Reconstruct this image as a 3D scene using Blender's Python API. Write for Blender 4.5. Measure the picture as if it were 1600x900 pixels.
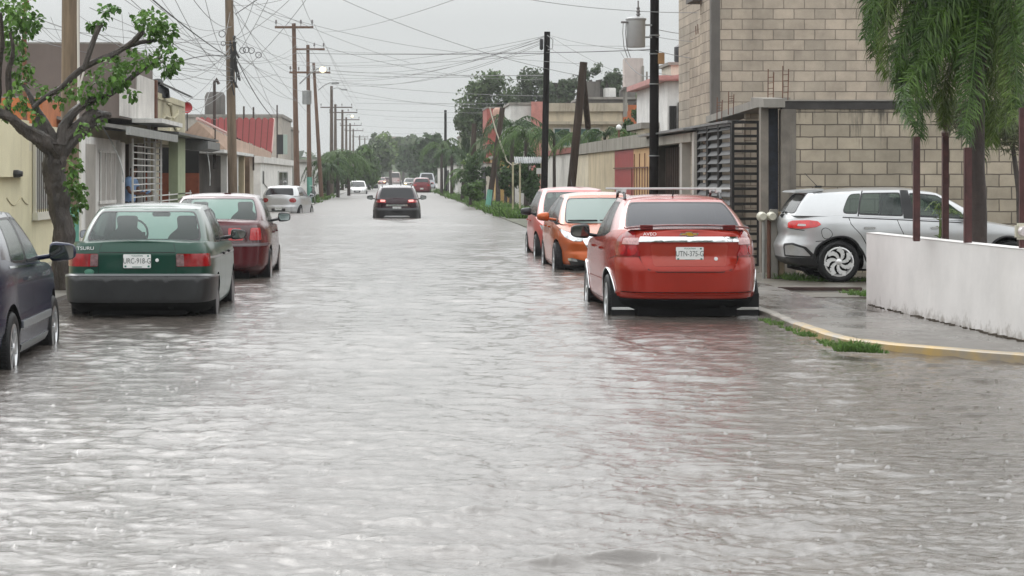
import bpy, bmesh, math, random
import numpy as np
from mathutils import Vector, Matrix, noise as mnoise
for _o in list(bpy.data.objects):
    bpy.data.objects.remove(_o)
SC = bpy.context.scene
COL = SC.collection
R = math.radians
rng = random.Random(7)

# ---------------------------------------------------------------- camera
FOC, VX, VY, CH = 3400.0, 610.0, 274.5, 1.57      # focal length and vanishing point in photo pixels, eye height over the water
cam_d = bpy.data.cameras.new('camera')
cam = bpy.data.objects.new('camera', cam_d)
COL.objects.link(cam)
cam_d.sensor_width = 36.0
cam_d.lens = FOC / 1600 * 36
cam_d.shift_x = (800 - VX) / 1600
cam_d.shift_y = -(450 - VY) / 1600
cam_d.clip_start = 0.3
cam_d.clip_end = 3000
cam.location = (0, 0, CH)
cam.rotation_euler = (R(90), 0, 0)
SC.camera = cam

# ---------------------------------------------------------------- overcast sky
W = bpy.data.worlds.new('World')
SC.world = W
W.use_nodes = True
nt = W.node_tree
nt.nodes.clear()
wo = nt.nodes.new('ShaderNodeOutputWorld')
bg = nt.nodes.new('ShaderNodeBackground')
sky = nt.nodes.new('ShaderNodeTexSky')
sky.sky_type = 'NISHITA'
sky.sun_disc = False
SUN_EL, SUN_AZ = 42, -24
sky.sun_elevation = R(SUN_EL)
sky.sun_rotation = R(SUN_AZ)
sky.air_density = 2.0
sky.dust_density = 6.0
hs = nt.nodes.new('ShaderNodeHueSaturation')
hs.inputs['Saturation'].default_value = 0.12
hs.inputs['Value'].default_value = 0.5
nt.links.new(sky.outputs[0], hs.inputs['Color'])
tc = nt.nodes.new('ShaderNodeTexCoord')
sx = nt.nodes.new('ShaderNodeSeparateXYZ')
nt.links.new(tc.outputs['Generated'], sx.inputs[0])
cr = nt.nodes.new('ShaderNodeValToRGB')           # the cloud cover: dim at the horizon, three times brighter overhead
els = cr.color_ramp.elements
els[0].position = 0.0; els[0].color = (0.268, 0.278, 0.277, 1)
els[1].position = 1.0; els[1].color = (0.84, 0.86, 0.87, 1)
e = els.new(0.07); e.color = (0.292, 0.302, 0.302, 1)
e = els.new(0.20); e.color = (0.56, 0.572, 0.572, 1)
e = els.new(0.48); e.color = (0.70, 0.712, 0.715, 1)
nt.links.new(sx.outputs['Z'], cr.inputs[0])
wn = nt.nodes.new('ShaderNodeTexNoise')
wn.inputs['Scale'].default_value = 2.2
wn.inputs['Detail'].default_value = 3
nt.links.new(tc.outputs['Generated'], wn.inputs['Vector'])
wm = nt.nodes.new('ShaderNodeMapRange')
wm.inputs['To Min'].default_value = 23.0
wm.inputs['To Max'].default_value = 26.6
nt.links.new(wn.outputs[0], wm.inputs['Value'])
gd = nt.nodes.new('ShaderNodeVectorMath'); gd.operation = 'DOT_PRODUCT'       # thinner cloud where the sun stands
gd.inputs[1].default_value = (math.sin(R(SUN_AZ)) * math.cos(R(SUN_EL)), math.cos(R(SUN_AZ)) * math.cos(R(SUN_EL)), math.sin(R(SUN_EL)))
nt.links.new(tc.outputs['Generated'], gd.inputs[0])
gm = nt.nodes.new('ShaderNodeMapRange'); gm.inputs['From Min'].default_value = 0.80; gm.inputs['From Max'].default_value = 1.0; gm.inputs['To Min'].default_value = 1.0; gm.inputs['To Max'].default_value = 1.6; gm.interpolation_type = 'SMOOTHSTEP'
nt.links.new(gd.outputs['Value'], gm.inputs['Value'])
gq = nt.nodes.new('ShaderNodeMath'); gq.operation = 'MULTIPLY'
nt.links.new(gm.outputs[0], gq.inputs[0]); nt.links.new(wm.outputs[0], gq.inputs[1])
vs = nt.nodes.new('ShaderNodeVectorMath'); vs.operation = 'SCALE'
nt.links.new(cr.outputs[0], vs.inputs[0])
nt.links.new(gq.outputs[0], vs.inputs['Scale'])
mx = nt.nodes.new('ShaderNodeMix'); mx.data_type = 'RGBA'
mx.inputs['Factor'].default_value = 0.06
nt.links.new(vs.outputs[0], mx.inputs['A'])
nt.links.new(hs.outputs[0], mx.inputs['B'])
nt.links.new(mx.outputs['Result'], bg.inputs['Color'])
bg.inputs['Strength'].default_value = 0.1
nt.links.new(bg.outputs[0], wo.inputs['Surface'])

sun_d = bpy.data.lights.new('sun', 'SUN')
sun_d.energy = 0.5
sun_d.angle = R(30)
sun_d.color = (1.0, 0.97, 0.93)
sun = bpy.data.objects.new('sun', sun_d)
COL.objects.link(sun)
_d = Vector((math.sin(R(SUN_AZ)) * math.cos(R(SUN_EL)), math.cos(R(SUN_AZ)) * math.cos(R(SUN_EL)), math.sin(R(SUN_EL))))
sun.rotation_euler = _d.to_track_quat('Z', 'Y').to_euler()

SC.view_settings.view_transform = 'Standard'
SC.view_settings.look = 'None'
SC.view_settings.gamma = 1
SC.view_settings.exposure = 0.0
SC.view_settings.use_curve_mapping = False
SC.render.engine = 'CYCLES'
SC.cycles.use_denoising = True
SC.cycles.max_bounces = 6
SC.cycles.transparent_max_bounces = 24
SC.cycles.volume_bounces = 0
SC.cycles.caustics_reflective = False
SC.cycles.caustics_refractive = False

# ---------------------------------------------------------------- helpers
def at(px, py, Y):
    """photo pixel at depth Y -> point in the street"""
    return Vector(((px - VX) * Y / FOC, Y, CH - (py - VY) * Y / FOC))
def X_(px, Y): return (px - VX) * Y / FOC
def Z_(py, Y): return CH - (py - VY) * Y / FOC

def nd(t, typ, **kw):
    n = t.nodes.new(typ)
    for k, v in kw.items():
        if k in n.inputs: n.inputs[k].default_value = v
        else: setattr(n, k, v)
    return n

MATS = {}
def mat(name, col, rough=0.6, metal=0.0, var=0.0, vscale=3.0, bump=0.0, bscale=20.0, coat=0.0, col2=None, stretch=(1, 1, 1), emit=0.0, spec=0.5, detail=5, croug=0.05, streak=None, alpha=1.0):
    """principled surface with procedural variation of colour and relief"""
    if name in MATS: return MATS[name]
    m = bpy.data.materials.new(name); m.use_nodes = True
    MATS[name] = m
    t = m.node_tree
    b = t.nodes['Principled BSDF']
    c = tuple(col) + (1,)
    b.inputs['Base Color'].default_value = c
    b.inputs['Roughness'].default_value = rough
    b.inputs['Metallic'].default_value = metal
    b.inputs['Specular IOR Level'].default_value = spec
    b.inputs['Coat Weight'].default_value = coat
    b.inputs['Coat Roughness'].default_value = croug
    b.inputs['Alpha'].default_value = alpha
    if emit:
        b.inputs['Emission Color'].default_value = c
        b.inputs['Emission Strength'].default_value = emit
    tcn = nd(t, 'ShaderNodeTexCoord')
    mp = nd(t, 'ShaderNodeMapping')
    mp.inputs['Scale'].default_value = stretch
    t.links.new(tcn.outputs['Object'], mp.inputs[0])
    if var or col2:
        n = nd(t, 'ShaderNodeTexNoise', Scale=vscale, Detail=detail, Roughness=0.6)
        t.links.new(mp.outputs[0], n.inputs['Vector'])
        mr = nd(t, 'ShaderNodeMapRange'); mr.inputs['From Min'].default_value = 0.3; mr.inputs['From Max'].default_value = 0.7
        t.links.new(n.outputs[0], mr.inputs['Value'])
        mxn = nd(t, 'ShaderNodeMix', data_type='RGBA')
        mxn.inputs['A'].default_value = c if col2 else tuple(x * (1 - var) for x in col) + (1,)
        mxn.inputs['B'].default_value = (tuple(col2) + (1,)) if col2 else tuple(min(1, x * (1 + var)) for x in col) + (1,)
        t.links.new(mr.outputs[0], mxn.inputs['Factor'])
        out = mxn.outputs['Result']
        if streak:                                  # rain streaks of grime running down
            mp2 = nd(t, 'ShaderNodeMapping'); mp2.inputs['Scale'].default_value = (streak[1], streak[1], streak[1] * 0.09)
            t.links.new(tcn.outputs['Object'], mp2.inputs[0])
            n2 = nd(t, 'ShaderNodeTexNoise', Scale=1.0, Detail=4, Roughness=0.7)
            t.links.new(mp2.outputs[0], n2.inputs['Vector'])
            mr2 = nd(t, 'ShaderNodeMapRange'); mr2.inputs['From Min'].default_value = 0.52; mr2.inputs['From Max'].default_value = 0.75
            mr2.inputs['To Max'].default_value = streak[2]
            t.links.new(n2.outputs[0], mr2.inputs['Value'])
            mx2 = nd(t, 'ShaderNodeMix', data_type='RGBA'); mx2.inputs['B'].default_value = tuple(streak[0]) + (1,)
            t.links.new(mr2.outputs[0], mx2.inputs['Factor']); t.links.new(out, mx2.inputs['A'])
            out = mx2.outputs['Result']
        t.links.new(out, b.inputs['Base Color'])
    if bump:
        n = nd(t, 'ShaderNodeTexNoise', Scale=bscale, Detail=4, Roughness=0.6)
        t.links.new(mp.outputs[0], n.inputs['Vector'])
        bp = nd(t, 'ShaderNodeBump', Strength=1.0, Distance=bump)
        t.links.new(n.outputs[0], bp.inputs['Height'])
        t.links.new(bp.outputs[0], b.inputs['Normal'])
    return m

def glass_mat(name, tint=(0.35, 0.42, 0.40), rough=0.03, body=0.0, bcol=(0.02, 0.022, 0.022), fog=False):
    """window glass: mirror reflection over a tinted see-through pane, body = share that is opaque film"""
    if name in MATS: return MATS[name]
    m = bpy.data.materials.new(name); m.use_nodes = True; MATS[name] = m
    t = m.node_tree; t.nodes.clear()
    o = nd(t, 'ShaderNodeOutputMaterial')
    tr = nd(t, 'ShaderNodeBsdfTransparent'); tr.inputs[0].default_value = tuple(tint) + (1,)
    df = nd(t, 'ShaderNodeBsdfTranslucent' if fog else 'ShaderNodeBsdfDiffuse'); df.inputs[0].default_value = tuple(bcol) + (1,)
    if fog:                                         # misted from inside: scatters light both ways
        d2 = nd(t, 'ShaderNodeBsdfDiffuse'); d2.inputs[0].default_value = tuple(x * .6 for x in bcol) + (1,)
        ad = nd(t, 'ShaderNodeAddShader'); t.links.new(df.outputs[0], ad.inputs[0]); t.links.new(d2.outputs[0], ad.inputs[1]); df = ad
    gl = nd(t, 'ShaderNodeBsdfGlossy', Roughness=rough)
    m1 = nd(t, 'ShaderNodeMixShader', Fac=body)
    t.links.new(tr.outputs[0], m1.inputs[1]); t.links.new(df.outputs[0], m1.inputs[2])
    fr = nd(t, 'ShaderNodeLayerWeight', Blend=.5)     # Schlick's curve, the same from inside and outside
    pw = nd(t, 'ShaderNodeMath', operation='POWER'); pw.inputs[1].default_value = 4.6; t.links.new(fr.outputs['Facing'], pw.inputs[0])
    ml = nd(t, 'ShaderNodeMath', operation='MULTIPLY_ADD'); ml.inputs[1].default_value = .92; ml.inputs[2].default_value = .05
    t.links.new(pw.outputs[0], ml.inputs[0])
    m2 = nd(t, 'ShaderNodeMixShader')
    t.links.new(ml.outputs[0], m2.inputs[0]); t.links.new(m1.outputs[0], m2.inputs[1]); t.links.new(gl.outputs[0], m2.inputs[2])
    n = nd(t, 'ShaderNodeTexNoise', Scale=60.0, Detail=3)
    tcn = nd(t, 'ShaderNodeTexCoord'); t.links.new(tcn.outputs['Object'], n.inputs['Vector'])
    bp = nd(t, 'ShaderNodeBump', Strength=0.5, Distance=0.0015)
    t.links.new(n.outputs[0], bp.inputs['Height']); t.links.new(bp.outputs[0], gl.inputs['Normal']); t.links.new(bp.outputs[0], fr.inputs['Normal'])
    t.links.new(m2.outputs[0], o.inputs[0])
    return m

def vary_rough(m, lo, hi, scale, stretch=(1, 1, 1)):
    t = m.node_tree; b = t.nodes['Principled BSDF']
    tcn = nd(t, 'ShaderNodeTexCoord'); mp = nd(t, 'ShaderNodeMapping'); mp.inputs['Scale'].default_value = stretch; t.links.new(tcn.outputs['Object'], mp.inputs[0])
    n = nd(t, 'ShaderNodeTexNoise', Scale=scale, Detail=5, Roughness=.6); t.links.new(mp.outputs[0], n.inputs['Vector'])
    mr = nd(t, 'ShaderNodeMapRange'); mr.inputs['From Min'].default_value = .38; mr.inputs['From Max'].default_value = .60; mr.inputs['To Min'].default_value = lo; mr.inputs['To Max'].default_value = hi
    t.links.new(n.outputs[0], mr.inputs['Value']); t.links.new(mr.outputs[0], b.inputs['Roughness']); return m
def foot_dirt(m, col, z0, z1, amt):
    """splashed dirt climbing a wall from its foot"""
    t = m.node_tree; b = t.nodes['Principled BSDF']; src = b.inputs['Base Color'].links[0].from_socket
    tcn = nd(t, 'ShaderNodeTexCoord'); sp = nd(t, 'ShaderNodeSeparateXYZ'); t.links.new(tcn.outputs['Object'], sp.inputs[0])
    n = nd(t, 'ShaderNodeTexNoise', Scale=5.0, Detail=7, Roughness=.75); t.links.new(tcn.outputs['Object'], n.inputs['Vector'])
    mr = nd(t, 'ShaderNodeMapRange'); mr.inputs['From Min'].default_value = z0; mr.inputs['From Max'].default_value = z1; mr.inputs['To Min'].default_value = .22; mr.inputs['To Max'].default_value = -.16
    t.links.new(sp.outputs['Z'], mr.inputs['Value'])
    a = nd(t, 'ShaderNodeMath', operation='ADD'); t.links.new(n.outputs[0], a.inputs[0]); t.links.new(mr.outputs[0], a.inputs[1])
    m2 = nd(t, 'ShaderNodeMapRange'); m2.inputs['From Min'].default_value = .54; m2.inputs['From Max'].default_value = .74; m2.inputs['To Max'].default_value = amt; t.links.new(a.outputs[0], m2.inputs['Value'])
    mx = nd(t, 'ShaderNodeMix', data_type='RGBA'); mx.inputs['B'].default_value = tuple(col) + (1,); t.links.new(m2.outputs[0], mx.inputs['Factor']); t.links.new(src, mx.inputs['A']); t.links.new(mx.outputs['Result'], b.inputs['Base Color']); return m

class MB:
    """collects vertices and faces and links them as one mesh object"""
    def __init__(s): s.v = []; s.f = []; s.m = []; s.mi = 0
    def add(s, vs, fs, mi=None):
        k = len(s.v); s.v += [tuple(q) for q in vs]
        for f in fs: s.f.append(tuple(i + k for i in f)); s.m.append(s.mi if mi is None else mi)
        return s
    def box(s, c, d, rot=0.0, mi=None, bev=0.0):
        x, y, z = (q / 2 for q in d)
        if bev:
            bm = bmesh.new(); bmesh.ops.create_cube(bm, size=1)
            for q in bm.verts: q.co = Vector((q.co.x * d[0], q.co.y * d[1], q.co.z * d[2]))
            bmesh.ops.bevel(bm, geom=bm.edges[:], offset=bev, segments=2, affect='EDGES')
            vs = [q.co.copy() for q in bm.verts]; bm.verts.index_update()
            fs = [tuple(q.index for q in f.verts) for f in bm.faces]; bm.free()
        else:
            vs = [Vector(q) for q in ((-x, -y, -z), (x, -y, -z), (x, y, -z), (-x, y, -z), (-x, -y, z), (x, -y, z), (x, y, z), (-x, y, z))]
            fs = [(0, 3, 2, 1), (4, 5, 6, 7), (0, 1, 5, 4), (1, 2, 6, 5), (2, 3, 7, 6), (3, 0, 4, 7)]
        M = rot if isinstance(rot, Matrix) else Matrix.Rotation(rot, 3, 'Z')
        return s.add([M @ q + Vector(c) for q in vs], fs, mi)
    def span(s, x0, x1, y0, y1, z0, z1, mi=None, bev=0.0):
        return s.box(((x0 + x1) / 2, (y0 + y1) / 2, (z0 + z1) / 2), (abs(x1 - x0), abs(y1 - y0), abs(z1 - z0)), 0.0, mi, bev)
    def tube(s, pts, rad, n=8, mi=None, cap=True, wob=0.0):
        pts = [Vector(p) for p in pts]
        rads = rad if isinstance(rad, (list, tuple)) else [rad] * len(pts)
        rings = []; up = None
        for i, p in enumerate(pts):
            d = (pts[min(i + 1, len(pts) - 1)] - pts[max(i - 1, 0)])
            d = d.normalized() if d.length > 1e-9 else Vector((0, 0, 1))
            if up is None:
                up = Vector((0, 0, 1)) if abs(d.z) < 0.9 else Vector((1, 0, 0))
            a = d.cross(up)
            a = a.normalized() if a.length > 1e-6 else Vector((1, 0, 0))
            b = a.cross(d).normalized(); up = b
            rr = rads[i]
            ring = []
            for k in range(n):
                th = 2 * math.pi * k / n
                r2 = rr * (1 + (wob * mnoise.noise(Vector((p.x * 3 + k * 1.7, p.y * 3, p.z * 3))) if wob else 0))
                ring.append(p + (a * math.cos(th) + b * math.sin(th)) * r2)
            rings.append(ring)
        vs = [q for r in rings for q in r]
        fs = []
        for i in range(len(pts) - 1):
            for k in range(n):
                k2 = (k + 1) % n
                fs.append((i * n + k, i * n + k2, (i + 1) * n + k2, (i + 1) * n + k))
        if cap:
            fs.append(tuple(range(n - 1, -1, -1))); fs.append(tuple((len(pts) - 1) * n + k for k in range(n)))
        return s.add(vs, fs, mi)
    def lathe(s, prof, n=24, axis='Z', c=(0, 0, 0), mi=None, close=False):
        vs = []
        for (r, h) in prof:
            for k in range(n):
                th = 2 * math.pi * k / n
                a, b = r * math.cos(th), r * math.sin(th)
                q = {'Z': (a, b, h), 'X': (h, a, b), 'Y': (a, h, b)}[axis]
                vs.append((q[0] + c[0], q[1] + c[1], q[2] + c[2]))
        fs = []
        for i in range(len(prof) - 1):
            for k in range(n):
                k2 = (k + 1) % n
                fs.append((i * n + k, i * n + k2, (i + 1) * n + k2, (i + 1) * n + k))
        if close:
            fs.append(tuple(range(n))); fs.append(tuple((len(prof) - 1) * n + k for k in range(n)))
        return s.add(vs, fs, mi)
    def prism(s, poly, axis, a, b, mi=None):
        """polygon extruded along an axis: axis 'Y' takes (x, z), 'X' takes (y, z), 'Z' takes (x, y)"""
        def q(p, h):
            return {'Y': (p[0], h, p[1]), 'X': (h, p[0], p[1]), 'Z': (p[0], p[1], h)}[axis]
        n = len(poly)
        vs = [q(p, a) for p in poly] + [q(p, b) for p in poly]
        fs = [tuple(range(n)), tuple(range(2 * n - 1, n - 1, -1))] + [(i, i + n, (i + 1) % n + n, (i + 1) % n) for i in range(n)]
        return s.add(vs, fs, mi)
    def build(s, name, mats, parent=None, smooth=None, recalc=True, loc=None):
        me = bpy.data.meshes.new(name)
        me.from_pydata(s.v, [], s.f)
        if not isinstance(mats, (list, tuple)): mats = [mats]
        for m in mats: me.materials.append(m)
        if len(mats) > 1: me.polygons.foreach_set('material_index', s.m)
        if recalc:
            bm = bmesh.new(); bm.from_mesh(me); bmesh.ops.recalc_face_normals(bm, faces=bm.faces[:]); bm.to_mesh(me); bm.free()
        if smooth:
            me.polygons.foreach_set('use_smooth', [True] * len(me.polygons))
            if smooth < 179: me.set_sharp_from_angle(angle=R(smooth))
        me.update()
        o = bpy.data.objects.new(name, me); COL.objects.link(o)
        if parent is not None: o.parent = parent
        if loc is not None: o.location = loc
        return o

def tag(o, label=None, cat=None, group=None, kind=None):
    if label: o['label'] = label
    if cat: o['category'] = cat
    if group: o['group'] = group
    if kind: o['kind'] = kind
    return o
def thing(name, label, cat, loc=(0, 0, 0), rz=0.0, group=None):
    o = bpy.data.objects.new(name, None); COL.objects.link(o)
    o.location = loc; o.rotation_euler = (0, 0, rz)
    return tag(o, label, cat, group)
def struct(o): o['kind'] = 'structure'; return o
def copy_tree(o, loc=None, rz=None, label=None, parent=None):
    c = o.copy(); COL.objects.link(c); c.parent = parent
    if loc is not None: c.location = loc
    if rz is not None: c.rotation_euler = (0, 0, rz)
    if label: c['label'] = label
    for ch in list(o.children): copy_tree(ch, parent=c)
    return c
def text(name, body, size, loc, rot, m, parent, ext=0.002, sx=1.0, align='CENTER'):
    cu = bpy.data.curves.new(name, 'FONT')
    cu.body = body; cu.size = size; cu.extrude = ext; cu.align_x = align; cu.align_y = 'CENTER'
    tmp = bpy.data.objects.new(name, cu); COL.objects.link(tmp)
    dg = bpy.context.evaluated_depsgraph_get()
    me = bpy.data.meshes.new_from_object(tmp.evaluated_get(dg))
    bpy.data.objects.remove(tmp)
    me.materials.clear(); me.materials.append(m)
    o = bpy.data.objects.new(name, me); COL.objects.link(o)
    o.parent = parent; o.location = loc; o.rotation_euler = rot; o.scale = (sx, 1, 1)
    return o
def pchip(xs, ys, x):
    """monotone cubic through knots"""
    xs = np.asarray(xs, float); ys = np.asarray(ys, float); x = np.asarray(x, float)
    h = np.diff(xs); d = np.diff(ys) / h
    m = np.zeros(len(xs)); m[0] = d[0]; m[-1] = d[-1]
    for i in range(1, len(xs) - 1):
        if d[i - 1] * d[i] > 0:
            w1 = 2 * h[i] + h[i - 1]; w2 = h[i] + 2 * h[i - 1]
            m[i] = (w1 + w2) / (w1 / d[i - 1] + w2 / d[i])
    k = np.clip(np.searchsorted(xs, x) - 1, 0, len(h) - 1)
    t = np.clip((x - xs[k]) / h[k], 0, 1)
    return ((2 * t**3 - 3 * t**2 + 1) * ys[k] + (t**3 - 2 * t**2 + t) * h[k] * m[k] + (-2 * t**3 + 3 * t**2) * ys[k + 1] + (t**3 - t**2) * h[k] * m[k + 1])
# ---------------------------------------------------------------- ground and water
def build_water():
    # flood water: a graded mesh with real ripples near the camera
    rgn = np.random.RandomState(3)
    STP = 0.0018
    ys = [6.3]
    while ys[-1] < 700: ys.append(ys[-1] * (1 + STP) if ys[-1] < 70 else ys[-1] * 1.004 if ys[-1] < 260 else ys[-1] * 1.03)
    ys = np.array(ys)
    nx = 760
    tt = np.linspace(-1, 1, nx)
    X = np.empty((len(ys), nx)); Yg = np.repeat(ys[:, None], nx, 1)
    for i, y in enumerate(ys):
        c = (VX - 800) / FOC * -y; hw = y * 0.265 + 0.6
        X[i] = c + hw * tt
    Z = np.zeros_like(X)
    # wind ripples: many short wavelets running mostly along the street
    for k in range(150):
        lam = 0.05 * (0.95 / 0.05)**rgn.rand()
        ang = rgn.normal(0.12, 0.75)
        kx, ky = math.sin(ang) * 2 * math.pi / lam, math.cos(ang) * 2 * math.pi / lam
        a = 0.00098 * (lam / 0.3)**0.72 * (0.5 + rgn.rand())
        res = np.maximum(0.0, np.minimum(1.0, (lam / (Yg * np.where(Yg < 70, STP, .004)) - 2.5) / 3.0))
        ph = rgn.rand() * 7
        mod = 0.6 + 0.5 * np.sin(X * rgn.uniform(.4, 1.6) + Yg * rgn.uniform(.3, 1.1) + rgn.rand() * 6)
        q = X * kx + Yg * ky + ph + 0.8 * np.sin(X * .9 + Yg * .7 + k)
        Z += a * res * mod * (np.sin(q) + 0.25 * np.sin(2 * q + .6))
    # calm and rough patches
    Z *= .82 + .28 * np.sin(.75 * X + .31 * Yg + 1.0) * np.sin(.42 * Yg - .5 * X + .4) + .20 * np.sin(1.9 * X - .8 * Yg + 2.0) * np.sin(.23 * Yg + 1.3 * X)
    # a few longer bow waves at the bottom
    for (px, py, w, h, *ww) in ((582, 347, .8, .07, .45), (660, 346, .9, .07, .45), (625, 352, 1.3, .06, .5), (560, 352, 1.0, .05, .5), (690, 352, 1.2, .05, .5), (640, 362, 1.6, .04, .5), (960, 876, .38, .034), (860, 884, .22, .022), (765, 803, .26, .022), (700, 700, .25, .012), (920, 580, .30, .012), (560, 745, .30, .010), (1270, 600, .35, .010), (1220, 822, .22, .020), (1380, 668, .35, .014), (630, 698, .3, .010), (300, 640, .3, .010), (1080, 730, .3, .012), (480, 850, .25, .014)):
        Y0 = FOC * CH / (py - VY); X0 = (px - VX) * Y0 / FOC
        dx = (X - X0) / w; dy = (Yg - Y0 - .10 * (X - X0) + .5 * np.clip(X - X0, -1, 1)**2) / (ww[0] if ww else 0.055)
        Z += h * np.exp(-dx**2) * 1.3 * (np.exp(-dy**2) - .5 * np.exp(-(dy - 1.6)**2))
    # rain drop splashes: small crowns and pits
    N = 4200
    Yd = 6.6 * (45 / 6.6)**(rgn.rand(N)**0.75); Xd = (VX - 800) / FOC * -Yd + (rgn.rand(N) * 2 - 1) * Yd * 0.25
    lyg = np.log(ys)
    for x, y in zip(Xd, Yd):
        i = int(np.searchsorted(ys, y)); 
        if i < 3 or i > len(ys) - 4: continue
        c = (VX - 800) / FOC * -y; hw = y * 0.265 + 0.6
        j = int(((x - c) / hw + 1) / 2 * (nx - 1))
        dxg = 2 * hw / nx
        r = rgn.uniform(.006, .013); wi = max(1, int(3.2 * r / dxg)) + 1; wj = max(1, int(3.2 * r / (y * STP))) + 1
        a0, a1, b0, b1 = max(0, i - wj), i + wj + 1, max(0, j - wi), min(nx, j + wi + 1)
        if b1 <= b0: continue
        d = np.hypot(X[a0:a1, b0:b1] - x, Yg[a0:a1, b0:b1] - y) / r
        Z[a0:a1, b0:b1] += rgn.uniform(.5, 1.3) * r * (.8 * np.exp(-d**2 * 1.6) - .12 * np.exp(-(d - 1.7)**2 * 5) + .06 * np.exp(-(d - 2.5)**2 * 6))
    H, Wd = X.shape
    co = np.stack([X, Yg, Z], -1).reshape(-1, 3)
    me = bpy.data.meshes.new('water')
    a = (np.arange(H - 1)[:, None] * Wd + np.arange(Wd - 1)[None, :]).reshape(-1)
    q = np.stack([a, a + 1, a + Wd + 1, a + Wd], 1)
    me.vertices.add(len(co)); me.vertices.foreach_set('co', co.reshape(-1))
    me.loops.add(q.size); me.loops.foreach_set('vertex_index', q.reshape(-1))
    me.polygons.add(len(q)); me.polygons.foreach_set('loop_start', np.arange(len(q)) * 4)
    me.polygons.foreach_set('use_smooth', np.ones(len(q), bool))
    me.update(calc_edges=True); me.validate()
    m = bpy.data.materials.new('flood_water'); m.use_nodes = True
    t = m.node_tree; b = t.nodes['Principled BSDF']
    tcn = nd(t, 'ShaderNodeTexCoord')
    n = nd(t, 'ShaderNodeTexNoise', Scale=0.5, Detail=4); t.links.new(tcn.outputs['Object'], n.inputs['Vector'])
    mxn = nd(t, 'ShaderNodeMix', data_type='RGBA'); mxn.inputs['A'].default_value = (.078, .066, .056, 1); mxn.inputs['B'].default_value = (.125, .110, .098, 1)
    t.links.new(n.outputs[0], mxn.inputs['Factor']); t.links.new(mxn.outputs['Result'], b.inputs['Base Color'])
    b.inputs['Roughness'].default_value = 0.05; b.inputs['IOR'].default_value = 1.85
    sy_ = nd(t, 'ShaderNodeSeparateXYZ'); t.links.new(tcn.outputs['Object'], sy_.inputs[0])
    ry_ = nd(t, 'ShaderNodeMapRange'); ry_.inputs['From Min'].default_value = 25; ry_.inputs['From Max'].default_value = 110; ry_.inputs['To Min'].default_value = .045; ry_.inputs['To Max'].default_value = .36
    t.links.new(sy_.outputs['Y'], ry_.inputs['Value']); t.links.new(ry_.outputs[0], b.inputs['Roughness'])
    # fine ripples the mesh cannot carry
    mp = nd(t, 'ShaderNodeMapping'); mp.inputs['Scale'].default_value = (9.0, 14.0, 1.0)
    t.links.new(tcn.outputs['Object'], mp.inputs[0])
    n1 = nd(t, 'ShaderNodeTexNoise', Scale=1.0, Detail=6, Roughness=0.68, Distortion=0.5); t.links.new(mp.outputs[0], n1.inputs['Vector'])
    bp1 = nd(t, 'ShaderNodeBump', Strength=1.0, Distance=0.008); t.links.new(n1.outputs[0], bp1.inputs['Height'])
    vo = nd(t, 'ShaderNodeTexVoronoi', Scale=9.0); t.links.new(tcn.outputs['Object'], vo.inputs['Vector'])
    sn = nd(t, 'ShaderNodeMath', operation='MULTIPLY'); sn.inputs[1].default_value = 34
    t.links.new(vo.outputs['Distance'], sn.inputs[0])
    s2 = nd(t, 'ShaderNodeMath', operation='SINE'); t.links.new(sn.outputs[0], s2.inputs[0])
    fd = nd(t, 'ShaderNodeMapRange'); fd.inputs['From Max'].default_value = .45; fd.inputs['To Min'].default_value = 1; fd.inputs['To Max'].default_value = 0
    t.links.new(vo.outputs['Distance'], fd.inputs['Value'])
    s3 = nd(t, 'ShaderNodeMath', operation='MULTIPLY'); t.links.new(s2.outputs[0], s3.inputs[0]); t.links.new(fd.outputs[0], s3.inputs[1])
    bp2 = nd(t, 'ShaderNodeBump', Strength=0.6, Distance=0.003); t.links.new(s3.outputs[0], bp2.inputs['Height']); t.links.new(bp1.outputs[0], bp2.inputs['Normal'])
    t.links.new(bp1.outputs[0], b.inputs['Normal'])
    me.materials.append(m)
    o = bpy.data.objects.new('water', me); COL.objects.link(o); struct(o)
    return o
build_water()
M_ASPH = mat('asphalt_wet', (.05, .05, .05), rough=.3, var=.3, vscale=2, bump=.004, bscale=50)
M_GRND = mat('ground_dirt', (.10, .09, .075), rough=.8, var=.4, vscale=.8, bump=.02, bscale=8)
mb = MB(); mb.add([(-600, -60, -.46), (600, -60, -.46), (600, 1200, -.46), (-600, 1200, -.46)], [(0, 1, 2, 3)]); struct(mb.build('ground', M_GRND))
mb = MB(); mb.add([(-4.1, -60, -.452), (4.1, -60, -.452), (4.1, 900, -.452), (-4.1, 900, -.452)], [(0, 1, 2, 3)]); struct(mb.build('road', M_ASPH))
# ---------------------------------------------------------------- cars
def paint(name, col, rough=0.28, metal=0.12, coat=0.42):
    """wet car paint: base coat, clear coat, and a fine bump of standing rain drops"""
    if name in MATS: return MATS[name]
    m = mat(name, col, rough=rough, metal=metal, coat=coat, var=0.06, vscale=2.5, croug=0.06, spec=.3)
    t = m.node_tree; b = t.nodes['Principled BSDF']
    tcn = nd(t, 'ShaderNodeTexCoord')
    v = nd(t, 'ShaderNodeTexVoronoi', Scale=70.0); t.links.new(tcn.outputs['Object'], v.inputs['Vector'])
    mr = nd(t, 'ShaderNodeMapRange'); mr.inputs['From Min'].default_value = 0.0; mr.inputs['From Max'].default_value = 0.35
    mr.inputs['To Min'].default_value = 1.0; mr.inputs['To Max'].default_value = 0.0
    t.links.new(v.outputs['Distance'], mr.inputs['Value'])
    bp = nd(t, 'ShaderNodeBump', Strength=0.30, Distance=0.0008); t.links.new(mr.outputs[0], bp.inputs['Height'])
    t.links.new(bp.outputs[0], b.inputs['Coat Normal'])
    return m

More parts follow.
